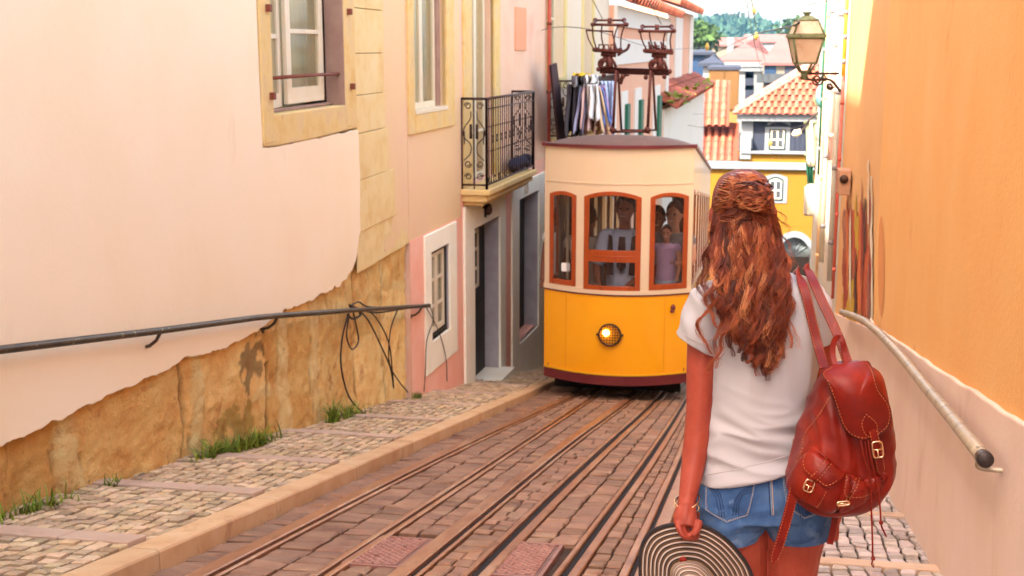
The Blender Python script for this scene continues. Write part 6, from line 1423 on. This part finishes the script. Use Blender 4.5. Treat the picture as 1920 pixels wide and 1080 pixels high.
# ---- hair
def hair_mesh(name,P,rad,cols,parent,m_):
    # P (n,m,3) rad (n,m) cols (n,3)
    n,m,_=P.shape; T=np.gradient(P,axis=1); T/=np.linalg.norm(T,axis=2,keepdims=True)+1e-9
    a=np.cross(T,np.array([0,0,1.])+.01); a/=np.linalg.norm(a,axis=2,keepdims=True)+1e-9; b=np.cross(T,a); V=[]
    for k in range(3): q=2*math.pi*k/3; V.append(P+rad[...,None]*(a*math.cos(q)+b*math.sin(q)))
    V=np.stack(V,2).reshape(-1,3)     # n,m,3sides
    idx=np.arange(n*m*3).reshape(n,m,3); f=[]
    for k in range(3):
        k2=(k+1)%3; f.append(np.stack([idx[:,:-1,k],idx[:,:-1,k2],idx[:,1:,k2],idx[:,1:,k]],-1).reshape(-1,4))
    f=np.concatenate(f); me=bpy.data.meshes.new(name); org=np.array(parent['_o']); me.vertices.add(len(V)); me.vertices.foreach_set('co',(V-org).ravel())
    me.loops.add(len(f)*4); me.loops.foreach_set('vertex_index',f.ravel()); me.polygons.add(len(f)); me.polygons.foreach_set('loop_start',np.arange(0,len(f)*4,4)); me.polygons.foreach_set('loop_total',np.full(len(f),4)); me.polygons.foreach_set('use_smooth',np.ones(len(f),bool)); me.update(); me.validate()
    ca=me.color_attributes.new('Col','FLOAT_COLOR','POINT'); cc=np.repeat(cols,m*3,axis=0) if cols.ndim==2 else np.repeat(cols.reshape(-1,3),3,axis=0); ca.data.foreach_set('color',np.concatenate([cc,np.ones((len(cc),1))],1).astype(np.float32).ravel())
    me.materials.append(M[m_]); o=bpy.data.objects.new(name,me); S.collection.objects.link(o); o.parent=parent; o['_o']=list(map(float,org)); return o
M['hair_mass']=mat('hair_under',[C(104,42,32),C(150,76,54)],scale=12,rough=.6,bump=.6,bscale=30,stretch=(3,3,.25))
mm,tt,pp=new_mat('auburn_hair'); at=tt.nodes.new('ShaderNodeAttribute'); at.attribute_name='Col'; tt.links.new(at.outputs['Color'],pp.inputs['Base Color']); pp.inputs['Roughness'].default_value=.38; pp.inputs['Specular IOR Level'].default_value=.4; M['hair']=mm
mb=MB(); G=ringloft(mb,[(1384,1412,318,318,.0,.02),(1356,1434,330,330,-.002,.072),(1341,1446,355,355,-.004,.098),(1336,1449,390,390,-.006,.104),(1338,1450,425,425,-.018,.094),(1342,1462,470,470,-.05,.062),(1350,1472,520,520,-.085,.042),(1362,1474,580,580,-.115,.032),(1380,1462,620,620,-.125,.018),(1400,1450,650,650,-.126,.006)],n=40,sub=6,disp=lambda p,x,y:.006*noise.noise(Vector((p[0]*30,p[1]*30,p[2]*6)))); bvcap=bvh(mb)
mb.sphere(np.array(hitb(bvcap,1411,369,.006)[0]),.041,20,14,sc=(1,.85,.88)); bvbun=bvh(mb)
hair=mb.build('hair',M['hair_mass'],woman)
pal=np.array([C(104,38,26),C(138,56,34),C(172,80,46),C(204,108,64),C(226,142,92),C(68,26,22)])
def hcol(w): w=np.array(w,float)/sum(w); return pal[nr.choice(6,p=w)]*nr.uniform(.85,1.15)
allP=[];allR=[];allC=[]; m=34
def add_lock(guide,n,spread,tipspread,col,thick=.00075,fray=.12,wave=0,wl=.1,ph=0,colvar=.16):
    g=np.array(catm(guide,6)); cum=np.r_[0,np.cumsum(np.linalg.norm(np.diff(g,axis=0),axis=1))]; L=cum[-1]; tt_=np.linspace(0,1,m)
    for i in range(n):
        f=1 if nr.rand()>.25 else nr.uniform(.7,.98); s=tt_*L*f; base_=np.stack([np.interp(s,cum,g[:,k]) for k in range(3)],1)
        r=math.sqrt(nr.rand()); a=nr.rand()*6.283; sp=(spread*(1-tt_)+tipspread*tt_); ox=r*math.cos(a)*sp; oy=r*math.sin(a)*sp*.6
        fly=(nr.rand()<fray); 
        wv=wave*np.minimum(1,tt_*2.5)*np.sin(2*math.pi*s/wl+ph+.5*r); wv2=wave*.6*np.minimum(1,tt_*2.5)*np.cos(2*math.pi*s/wl+ph+nr.uniform(-.3,.3))
        if fly:
            k=nr.uniform(.004,.016); wv=wv+k*tt_*np.sin(2*math.pi*s/(wl*nr.uniform(.5,1.1))+nr.rand()*6); wv2=wv2-k*.6*tt_
        allP.append(base_+np.outer(ox+wv,Rt)+np.outer(oy+wv2,fh)); allR.append(thick*(1-.72*tt_**2)*nr.uniform(.7,1.25)); c=(col*.86+.14*hcol((1,3,3,2,1,1)))*nr.uniform(1-colvar,1+colvar); cc=np.outer(1+.0*tt_,c)*(1+.35*np.clip(tt_-.3,0,1))[:,None]; allC.append(cc)
def capp(px,py,off=.003): return hitb(bvcap,px,py,off,-.05)[0]
# lower long hair: layered locks
xs0=np.linspace(1340,1449,30)
def lowlock(u,tipx,tipy,layer,n,col,w=.007,ph=None,sx=None,sy=None,amp=.0085,wl=.105,spread=.011,tips=.008):
    x0=(1343+104*u) if sx is None else sx; y0=(402+12*math.sin(u*math.pi)) if sy is None else sy
    mx=1343+124*u; xm=mx+(tipx-mx)*.35
    xm2=xm+(tipx-xm)*.6
    g=[capp(x0,y0,.002+.002*layer),capp((x0+mx)/2+nr.uniform(-5,5),450,.004+.004*layer),wp(xm+nr.uniform(-7,7),520,-.125-.007*layer),wp(xm2+nr.uniform(-8,8),520+(tipy-520)*.5,-.143-.007*layer),wp(tipx+nr.uniform(-4,4),520+(tipy-520)*.82,-.148-.005*layer),wp(tipx,tipy,-.142-.004*layer)]
    add_lock(g,n,spread,tips,col,wave=amp*nr.uniform(.6,1.25),wl=wl*nr.uniform(.8,1.25),ph=nr.uniform(0,6.28) if ph is None else ph)
def tipprof(u): # how low the hair hangs across the back
    return float(np.interp(u,[0,.15,.35,.5,.65,.8,.92,1],[610,655,672,690,712,704,676,640]))
for layer,nl,w8 in ((0,32,(3,3,1.6,.6,.2,3)),(1,32,(3,3,1.6,.5,.2,2.4)),(2,22,(1.4,2.4,2.4,1.6,.9,.8))):
    for i in range(nl):
        u=(i+nr.uniform(-.4,.4))/(nl-1); u=min(1,max(0,u)); tx=1338+145*u**1.0+nr.uniform(-9,9); tx=1350+(tx-1350)*.88+6
        cen=math.exp(-((u-.55)/.22)**2); w9=tuple(np.array(w8)*np.array([1,1,1-.3*cen,1-.4*cen,1-.4*cen,1+.8*cen]))
        lowlock(u,tx,tipprof(u)-nr.uniform(0,40)*(1 if layer else 1.3)-(0 if layer<2 else nr.uniform(0,60)),layer,50 if layer<2 else 36,hcol(w9),spread=.0095 if layer<2 else .006,tips=.0055)
# tips reaching lower centre right
for tx,ty in ((1436,714),(1424,706),(1446,700),(1412,688),(1462,690),(1372,668),(1344,690)): lowlock((tx-1343)/124,tx,ty,1,30,hcol((1,3,3,2,.6,.5)),amp=.007)
# left outer locks
def free(pts,n,col,spread=.006,tips=.004,amp=.006,wl=.08,th=.0007,fray=.25): add_lock([wp(*p) for p in pts],n,spread,tips,col,wave=amp,wl=wl,thick=th,fray=fray,ph=nr.rand()*6)
for dx in (0,6,12): free([(1342+dx,400,-.07),(1334+dx,440,-.075),(1322+dx,485,-.08),(1312+dx*1.2,520,-.10),(1313+dx*1.5,548,-.115),(1322+dx*1.5,566,-.13)],34,hcol((1,2,3,2,1,.4)),fray=.5)
free([(1352,520,-.125),(1344,560,-.15),(1322,586,-.145),(1309,604,-.14),(1312,628,-.14),(1326,648,-.145),(1336,664,-.148)],46,hcol((1,3,2,1,0,1)),.007,.003,.003)
free([(1350,470,-.11),(1340,520,-.125),(1326,560,-.14),(1332,590,-.15),(1350,616,-.15)],36,hcol((1,2,3,2,1,.4)),.008)
free([(1358,560,-.14),(1362,610,-.16),(1350,650,-.16),(1338,676,-.158),(1330,700,-.155)],40,hcol((0,1,3,3,2,0)),.008,.005,.006)
free([(1448,400,-.06),(1458,440,-.08),(1466,490,-.10),(1478,530,-.12),(1484,575,-.135),(1478,620,-.145),(1486,652,-.15)],40,hcol((1,3,2,1,.3,1)),.008)
free([(1450,420,-.07),(1462,455,-.085),(1476,490,-.10),(1478,540,-.12),(1470,590,-.14)],34,hcol((1,3,2,1,.3,1)),.007)
# fly away hairs right of the head
for pts in ([(1446,395,-.05),(1462,398,-.05),(1470,410,-.05),(1468,424,-.05)],[(1448,402,-.05),(1462,412,-.05),(1476,428,-.05),(1480,442,-.05)],[(1450,430,-.06),(1466,440,-.06),(1482,470,-.06),(1488,500,-.07)],[(1340,380,-.03),(1332,395,-.03),(1326,420,-.04)],[(1344,420,-.05),(1328,450,-.05),(1316,500,-.06)],[(1480,600,-.14),(1494,630,-.14),(1500,655,-.14)]): free(pts,7,hcol((1,2,3,1,0,1)),.0035,.004,.003,.05,.00045,.6)
# crown: combed back to the bun
bx_,by_=1407,367
for i in range(74):
    u=i/73; ang=math.pi*(1.06-1.12*u); sx=1393+54*math.cos(ang); sy_=384-66*math.sin(ang) if True else 0
    if sy_>395: sy_=395
    ex_=bx_+nr.uniform(-16,16); ey=by_+nr.uniform(-14,16); st=wp(sx,sy_+2,.0+.03*math.sin(ang))
    mx_=(sx*.5+ex_*.5)+nr.uniform(-3,3); my=(sy_*.5+ey*.5)-6*math.sin(ang)
    g=[st,capp(sx*.82+ex_*.18,sy_*.82+ey*.18,.004),capp(mx_,my,.006),capp(sx*.25+ex_*.75,sy_*.25+ey*.75-2,.008),hitb(bvbun,ex_,ey,.001,-.1)[0]]
    add_lock(g,46,.0065,.005,hcol((.6,1.2,3,3.4,3,.1)),wave=.0022,wl=.06,ph=nr.rand()*6,thick=.0007,fray=.10)
for i in range(90):
    ang=math.pi*nr.uniform(-.08,1.1); f_=nr.uniform(.80,.97); sx=1393+53*math.cos(ang)*f_; sy_=min(404,386-64*math.sin(ang)*f_); ex_=bx_+nr.uniform(-22,18); ey=by_+nr.uniform(-14,20)
    g=[capp(sx,sy_,.004),capp(sx*.7+ex_*.3,sy_*.7+ey*.3-3,.006),capp(sx*.35+ex_*.65,sy_*.35+ey*.65-2,.009),hitb(bvbun,ex_,ey,.001,-.1)[0]]
    add_lock(g,30,.007,.005,hcol((.6,1.4,3,3.2,2.6,.1)),wave=.002,wl=.06,ph=nr.rand()*6,thick=.0007,fray=.12)
for i in range(26):   # side hair under the bun, sweeping back
    u=i/25; s_=-1 if i%2 else 1; sx=1393+s_*nr.uniform(44,55); sy_=nr.uniform(385,432); g=[wp(sx,sy_,-.02),capp(1393+s_*36,sy_-4,.006),capp(1400+s_*18,sy_-8+nr.uniform(-5,5),.008),capp(1405,398+nr.uniform(-8,10),.012)]
    add_lock(g,36,.0075,.005,hcol((2,3,2,1,.3,1)),wave=.002,wl=.05,thick=.0007,fray=.1)
# bun: twisted loops
bc=lambda x,y,o: hitb(bvbun,bx_+x,by_+y,o,-.1)[0]
for i in range(44):
    a0=nr.uniform(0,6.28); R=nr.uniform(8,31); tw=nr.uniform(2.2,4.6)*(1 if nr.rand()>.3 else -1); cx_=nr.uniform(-9,11); cy_=nr.uniform(-9,11); R=R*.85; g=[]; ea=nr.uniform(-.6,.6)
    for k in range(9):
        t=k/8; a=a0+tw*t; rr=R*(1-.35*t); ux=rr*math.cos(a)*1.25; uy=rr*math.sin(a)*.75; g.append(bc(cx_+ux*math.cos(ea)-uy*math.sin(ea)+nr.uniform(-2,2),cy_+ux*math.sin(ea)+uy*math.cos(ea)+nr.uniform(-2,2),.001+.007*math.sin(math.pi*t)+nr.uniform(0,.006)))
    add_lock(g,54,.0055,.0045,hcol((1,1.6,2.4,3,3,1.4)),wave=.0012,wl=.03,thick=.0007,fray=.06)
for i in range(4):  # loose twists crossing the bun
    y=nr.uniform(-22,24); g=[bc(-34,y+nr.uniform(-6,10),.002),bc(-15,y-6,.008),bc(12,y+nr.uniform(-6,8),.008),bc(30,y+nr.uniform(-8,8),.002)]
    add_lock(g,34,.0045,.003,hcol((.3,1,3,3,2,.2)),wave=.002,wl=.04,thick=.0007,fray=.1)
for i in range(14): # strands hanging out of the bun down
    x=nr.uniform(-30,34); g=[bc(x*.5,14,.004),bc(x*.8,32,.004),bc(x,52,.006),wp(bx_+x*1.15+nr.uniform(-6,6),by_+100,-.13),wp(bx_+x*1.3+nr.uniform(-8,8),by_+nr.uniform(130,200),-.145)]
    add_lock(g,26,.004,.005,hcol((.5,2,3,2,1,.5)),wave=.005,wl=.07,thick=.0007,fray=.3,ph=nr.rand()*6)
Pn=np.array(allP); Rn=np.array(allR); Cn=np.array(allC)
hair_mesh('hair_strands',Pn,Rn,Cn,hair,'hair')
print('hairs',Pn.shape)
# ================= BACKPACK
pack_o=wp(1580,900,-.2)
pack=thing('backpack',pack_o,'red brown leather backpack with buckled flap slung from the right shoulder of the woman','backpack')
M['leather']=mat('red_leather',[C(98,16,6),C(132,24,8),C(160,38,14)],scale=7,rough=.42,bump=.35,bscale=70,bdist=.002,spec=.28,contrast=.22,stains=[(9,.6,.1,C(116,22,12),.5,(1,1,1)),(22,.66,.06,C(190,70,36),.35,(1,1,1))],rvar=.08)
M['leather_dark']=mat('leather_edge',C(96,20,14),rough=.5,bump=.1)
M['stitch_tan']=mat('leather_stitch',C(196,104,66),rough=.7,bump=0)
M['buckle']=mat('brass_buckle',[(.75,.52,.34)],rough=.25,metal=1,bump=0)
PD=-.235
def pk_disp(p,x,y):
    q=(p-pack_o); u=float(q@Rt); z=float(q[2]); d=0
    d+=.0065*ridge(noise.noise(Vector((u*24+z*4,z*4.5,1+y))))*sm(z,-.10,.08)
    d+=.004*ridge(noise.noise(Vector((u*12-z*8,z*14+u*5,3))))+.002*noise.noise(Vector((u*30,z*30,y*3)))
    # deep gather under the flap
    gx=(1588-1580)/800; d-=.016*math.exp(-((u-.012+.25*(z-.05))/.012)**2)*sm(z,-.05,.05); d-=.010*math.exp(-((u+.03+.15*(z-.05))/.010)**2)*sm(z,-.02,.06); d-=.010*math.exp(-((u-.052+.2*(z-.05))/.009)**2)*sm(z,-.03,.06)
    return d
rows=[(1558,1622,690,684,PD,.05),(1544,1640,704,696,PD,.078),(1532,1650,735,728,PD,.090),(1517,1658,772,766,PD,.098),(1504,1663,812,805,PD,.104),(1492,1667,850,846,PD,.108),(1484,1668,884,874,PD,.108),(1481,1664,910,894,PD,.104),(1488,1654,932,914,PD,.094),(1512,1636,950,936,PD,.075),(1548,1612,962,954,PD,.04)]
mb=MB(); ringloft(mb,rows,n=130,sub=10,ex=2.9,disp=pk_disp); bvp=bvh(mb)
pbody=mb.build('pack_body',M['leather'],pack)
Z5=lambda pts:[(1180+x/2.454,640+y/2.454) for x,y in pts]
def lstitch(par,pts,off=.002,bv=None,dash=.0085,r=.0010,fb=-.33): return stitch(par,'stitching','stitch_tan',pts,bv or bvp,r,off,dash=dash,fb=fb)
# body seams
lstitch(pack,Z5([(925,255),(895,310),(870,350),(815,420),(800,500),(770,560)])); lstitch(pack,Z5([(918,262),(884,322),(858,362),(806,432),(790,512),(760,566)]))
# piping round the base
stitch(pack,'piping','leather_dark',Z5([(745,620),(762,700),(830,748),(930,782),(1005,770),(1090,715),(1172,640)]),bvp,.0035,.002,fb=-.3)
# side pocket lower left
pl=Z5([(800,545),(850,510),(905,545),(985,612),(990,660),(935,770),(830,735),(762,690),(748,640)])
pocket=patch(pack,'side_pocket','leather',pl,bvp,.020,.22,fb=-.33,res=6,closed_smooth=True,bulge=.008)
class Off: pass
def bvo(obj_mb): return bvh(obj_mb)
def mesh_bvh(objs):
    V=[];Fs=[]
    for o in objs:
        off=len(V); og=Vector(o['_o']); V+= [v.co+og for v in o.data.vertices]; Fs+=[tuple(i+off for i in p.vertices) for p in o.data.polygons]
    return BVHTree.FromPolygons(V,Fs)
bv2=mesh_bvh([pbody,pocket])
pf=Z5([(850,484),(905,530),(985,605),(968,640),(908,672),(860,640),(806,598),(800,560),(822,515)])
pflap=patch(pocket,'pocket_flap','leather',pf,bv2,.006,.08,fb=-.33,closed_smooth=True,bulge=.003)
bv3=mesh_bvh([pbody,pocket,pflap])
stitch(pflap,'stitching','stitch_tan',Z5([(812,520),(803,560),(815,594),(860,630),(908,662),(958,638)]),bv3,.0011,.002,dash=.0085)
patch(pocket,'pocket_strap','leather',Z5([(905,540),(925,558),(850,650),(830,700),(808,735),(795,720),(812,660),(830,628)]),bv3,.004,.15,fb=-.33)
lstitch(pack,Z5([(905,548),(870,590),(840,625)]),.006,bv3); lstitch(pack,Z5([(926,566),(890,610),(862,640)]),.006,bv3)
# front pocket on the right
pr_=Z5([(1000,612),(1060,628),(1120,622),(1178,600),(1172,640),(1100,712),(1020,765),(960,772),(975,700)])
fpk=patch(pack,'front_pocket','leather',pr_,bv2,.013,.2,fb=-.32,closed_smooth=True,bulge=.006); bv4=mesh_bvh([pbody,pocket,pflap,fpk])
for a in ([(1002,618),(992,680),(1000,712),(1060,716),(1110,700)],[(1042,628),(1022,690),(960,770)],[(1058,630),(1036,692),(980,765)],[(905,690),(880,740),(862,762)]): lstitch(pack,Z5(a),.002,bv4)
# main flap: curved sheet with real thickness
fo=Z5([(930,108),(1010,96),(1095,90),(1118,125),(1145,215),(1192,285),(1206,345),(1190,400),(1130,442),(1060,450),(992,402),(950,285),(915,190),(885,140)])
fo_s=catm(fo+[fo[0]],6)[:-1]; fc=np.array([1604,765.]); G=[]
def flap_pt(x,y,h):
    # depth: bulging sheet that rolls backwards over the top
    cx=np.interp(y,[676,720,780,825],[1592,1606,1620,1622]); hw_=60; u=(x-cx)/hw_; t=sm(y,672,712)
    dd=PD-.128+.030*u*u+(1-t)*.085-.010*math.sin(min(1,max(0,(y-700)/120))*math.pi)+.003*noise.noise(Vector((x*.03,y*.03,1)))
    return wp(x,y,dd-h)
mb=MB()
for t,h in ((0.02,.0),(.25,0),(.5,0),(.75,0),(.92,0),(.98,-.0005),(1,-.003),(.99,-.007),(.9,-.008),(.5,-.008),(.05,-.008)): G.append([flap_pt(*(fc+(np.array(p)-fc)*t),h) for p in fo_s])
mb.grid(G,closed_u=True); mb.add(G[0],[tuple(range(len(fo_s)))]); flap=mb.build('flap',M['leather'],pack); bvf=mesh_bvh([flap])
q=[tuple(fc+(np.array(p)-fc)*.94) for p in fo]; stitch(flap,'stitching','stitch_tan',q[2:]+q[:1],bvf,.0010,.001,dash=.0085,fb=-.37)
stitch(flap,'flap_edge','leather_dark',[tuple(fc+(np.array(p)-fc)*.995) for p in fo[2:]+fo[:1]],bvf,.0016,.0,fb=-.365)
stitch(flap,'stitching','stitch_tan',Z5([(1088,335),(1132,372),(1142,410),(1140,432),(1105,440),(1082,420),(1070,378),(1088,335)]),bvf,.0010,.001,dash=.0085,fb=-.37)
stitch(flap,'stitching','stitch_tan',Z5([(1102,432),(1112,408),(1128,425),(1138,432)]),bvf,.0010,.001,dash=.0085,fb=-.37)
def ribbon(name,m_,par,P,w,th=.004,wdir=None,taper=None,label=None):
    P=[np.array(p) for p in P]; n=len(P); rows=[]
    for i,p in enumerate(P):
        t=P[min(i+1,n-1)]-P[max(i-1,0)]; t/=np.linalg.norm(t)+1e-9; wd=(wdir[i] if isinstance(wdir,list) else wdir) if wdir is not None else np.cross(t,-fh); wd=wd-t*(wd@t); wd/=np.linalg.norm(wd)+1e-9; nn=np.cross(wd,t); s_=1 if taper is None else taper(i/(n-1))
        ww=w/2*s_; e=th/2; rows.append([p-wd*ww-nn*e*.4,p-wd*ww*.9-nn*e,p+wd*ww*.9-nn*e,p+wd*ww-nn*e*.4,p+wd*ww+nn*e*.4,p+wd*ww*.9+nn*e,p-wd*ww*.9+nn*e,p-wd*ww+nn*e*.4])
    mb=MB(); mb.grid(rows,closed_u=True,smooth=False); mb.add(rows[0],[tuple(range(8))]); mb.add(rows[-1],[tuple(range(8))]); return mb.build(name,M[m_],par)
def rib_px(name,pts,wpx,par,sub=6,taper=None,st=True,th=.004):
    P=[wp(*p) for p in catm(pts,sub)]; w_=wpx/800; o=ribbon(name,'leather',par,P,w_,th,taper=taper)
    if st:
        for s_ in (-1,1):
            mb=MB(); Q=[]
            for i in range(len(P)):
                t=P[min(i+1,len(P)-1)]-P[max(i-1,0)]; t/=np.linalg.norm(t); wd=np.cross(t,-fh); wd/=np.linalg.norm(wd); k=1 if taper is None else taper(i/(len(P)-1)); Q.append(P[i]+wd*s_*w_*.40*k-fh*(th*.5+.0008))
            Qn=np.array(Q); cum=np.r_[0,np.cumsum(np.linalg.norm(np.diff(Qn,axis=0),axis=1))]; s0=.003
            while s0<cum[-1]-.006: mb.tube([np.array([np.interp(s0+.005*k/2,cum,Qn[:,j]) for j in range(3)]) for k in range(3)],.0009,4); s0+=.0085
            mb.build('stitching',M['stitch_tan'],o)
    return o
# shoulder straps
rib_px('shoulder_strap',[(1492,506,.05),(1496,509,-.02),(1503,528,-.10),(1512,556,-.135),(1522,600,-.155),(1534,648,-.18),(1546,690,-.24)],19,pack)
rib_px('shoulder_strap',[(1510,500,.05),(1514,503,-.03),(1526,530,-.11),(1541,564,-.15),(1558,600,-.18),(1574,636,-.21),(1590,682,-.26)],19,pack)
rib_px('grab_handle',[(1566,684,-.285),(1561,662,-.265),(1564,640,-.255),(1572,632,-.25),(1580,640,-.255),(1584,662,-.26),(1588,684,-.28)],11,pack,st=False)
rib_px('lower_strap',[(1538,716,-.14),(1524,760,-.13),(1506,815,-.14),(1494,858,-.15),(1489,900,-.17)],10,pack,st=False)
me=MB(); c=wp(1491,833,-.16); me.tube([c-[0,0,.012],c+[0,0,.012]],.007,10); me.build('strap_slider',M['buckle'],pack)
tp=lambda t: 1 if t<.90 else max(.05,1-(t-.90)/.10)
rib_px('loose_strap',[(1490,912,-.30),(1484,940,-.30),(1475,975,-.29),(1464,1012,-.285),(1448,1058,-.28)],20,pack,taper=tp)
rib_px('loose_strap',[(1566,950,-.25),(1565,975,-.25),(1561,998,-.25),(1556,1020,-.25)],13,pack,st=False)
rib_px('loose_strap',[(1628,930,-.28),(1616,940,-.28),(1615,956,-.28)],5,pack,st=False,th=.003)
# main buckle strap
rib_px('buckle_strap',[(1636,806,PD-.143),(1640,822,PD-.142),(1645,845,PD-.135),(1650,872,PD-.124),(1653,892,PD-.116)],17,pack,taper=lambda t:1 if t<.85 else max(.1,1-(t-.85)/.15))
def buckle(cx,cy,w_,h_,ang,dd,par,tongue=True):
    def q(u,v,k=0): x=cx+(u*w_*math.cos(ang)-v*h_*math.sin(ang)); y=cy+(u*w_*math.sin(ang)+v*h_*math.cos(ang)); return wp(x,y,dd-k)
    P=[]
    for k in range(41):
        a=2*math.pi*k/40; c_,s_=math.cos(a),math.sin(a); P.append(q(abs(c_)**.45*(1 if c_>0 else -1)*.5,abs(s_)**.45*(1 if s_>0 else -1)*.5))
    mb=MB(); mb.tube(P,.0024,8,cap=False); mb.tube([q(-.5,0),q(.5,0)],.0018,6)
    if tongue: mb.tube([q(0,0,.002),q(0,.5,.003)],.0016,6)
    return mb.build('buckle',M['buckle'],par)
buckle(1645.5,843,19,30,-.12,PD-.145,pack)
h1=hitb(bv4,1517,911,.008)[0]; dd1=float((h1-CAM)@fh)-DW
buckle(1517,911,17,22,.35,dd1,pack); h2=hitb(bv4,1581,944,.008)[0]; buckle(1581,944,22,7,-.1,float((h2-CAM)@fh)-DW,pack,False)
# side knob
me=MB(); me.sphere(wp(1668,871,PD+.03),.014,10,8,sc=(.6,1,1.4)); me.build('side_toggle',M['leather_dark'],pack)
# laces
def lace(pts,r=.0022):
    P=[wp(*p) for p in catm(pts,8)]; mb=MB(); mb.tube(P,r,6); return mb
mb=lace([(1614,826,-.362),(1620,855,-.372),(1631,900,-.375),(1634,960,-.365),(1636,1020,-.36),(1636,1046,-.36)]); mb.sphere(wp(1637,1047,-.36),.0055,8,6); mb.tube([wp(1637,1047,-.36),wp(1634,1058,-.36),wp(1638,1064,-.36)],.0018,5); mb.build('drawstring',M['leather'],pack)
mb=lace([(1628,826,-.362),(1633,860,-.372),(1644,905,-.372),(1650,950,-.365),(1652,982,-.36),(1657,996,-.36),(1662,1006,-.36)]); mb.sphere(wp(1652,980,-.36),.0055,8,6); mb.build('drawstring',M['leather'],pack)
mb=lace([(1622,828,-.362),(1628,870,-.374),(1633,915,-.375),(1633,950,-.37)],.0018); mb.build('drawstring',M['leather'],pack)
# ================= HAT
hat=thing('straw_hat',wp(1300,1090,-.13),'wide brimmed black and cream striped straw hat held by its brim','hat')
mm,tt,pp=new_mat('striped_straw'); at=tt.nodes.new('ShaderNodeAttribute'); at.attribute_name='Col'; tt.links.new(at.outputs['Color'],pp.inputs['Base Color']); pp.inputs['Roughness'].default_value=.75; M['straw']=mm
ho=[(1197,1062),(1200,1027),(1214,1000),(1238,986),(1268,980),(1300,981),(1330,988),(1363,1009),(1391,1039),(1409,1068),(1416,1100),(1410,1140),(1390,1175),(1350,1198),(1300,1206),(1250,1196),(1215,1165),(1200,1115)]
HO=catm(ho+[ho[0]],30)[:-1]; nh=len(HO); HO=np.array(HO); c0=np.array([1296.,1098.])
cream=np.array(C(206,176,160)); blk=np.array(C(36,26,28)); tan=np.array(C(150,104,68)); gold=np.array(C(230,170,110))
G=[];CC=[]; NR=8
rad=list(np.linspace(1,.40,NR*12+1)); step=0
for j,r in enumerate(rad):
    fr=(j%12)/12; prof=abs(math.sin(math.pi*fr)); row=[];cr=[]; ri=j//12
    for i in range(nh):
        p=c0+(HO[i]-c0)*r; th_=i/nh*2*math.pi; dd=-.128+.012*math.sin(th_*2+1)*r-.010*(1-r)-.0022*prof+.006*math.sin(th_*3)*max(0,r-.6)
        row.append(wp(p[0],p[1],dd))
        if ri==0: c=blk if fr<.75 or (i//2)%2 else tan*.7
        elif fr<.22: c=cream
        elif fr<.30: c=cream*.6
        elif fr<.58: c=blk
        else: c=tan if ((i+int(fr*12))//2)%2 else blk*1.3
        cr.append(tuple(c))
    G.append(row);CC.append(cr)
mb=MB(); mb.grid(G,closed_u=True,col=[c for r in CC for c in r]); 
back=[[p+fh*.004 for p in G[0]],[p+fh*.004 for p in G[-1]]]; mb.grid(back,closed_u=True,col=(.05,.03,.03)); mb.grid([G[0],back[0]],closed_u=True,col=(.03,.02,.02)); mb.build('brim',M['straw'],hat)
G=[];CC=[]; K=72
for j in range(K+1):
    t=j/K; r=.40*(math.cos(t*math.pi/2)**.55 if t<1 else 0.01); hh=.085*math.sin(t*math.pi/2)**.8; fr=(t*7)%1; row=[];cr=[]
    for i in range(0,nh,2):
        p=c0+(HO[i]-c0)*max(r,.01); row.append(wp(p[0],p[1],-.146-hh-.002*abs(math.sin(math.pi*fr)))); 
        if .08<t<.17: c=gold
        elif fr<.3: c=cream
        elif fr<.5: c=blk
        else: c=(tan*1.1 if (i//4)%2 else cream*.5)
        cr.append(tuple(c))
    G.append(row);CC.append(cr)
mb=MB(); mb.grid(G,closed_u=True,col=[c for r in CC for c in r]); mb.build('crown',M['straw'],hat)
me=MB(); me.sphere(wp(1281,1050,-.178),.010,12,8,sc=(1,.5,1)); me.build('hat_button',M['leather'],hat)
# haze
hz=MB().box(-2900,2900,-65,3900,-19,75).build('haze',None and 0 or M['dirt'])
hz.data.materials.clear(); m=bpy.data.materials.new('haze_air'); m.use_nodes=True; t=m.node_tree; t.nodes.clear(); o_=t.nodes.new('ShaderNodeOutputMaterial'); v=t.nodes.new('ShaderNodeVolumePrincipled'); v.inputs['Density'].default_value=.00009; v.inputs['Color'].default_value=(.22,.62,1,1); t.links.new(v.outputs[0],o_.inputs['Volume']); hz.data.materials.append(m); hz['kind']='stuff'
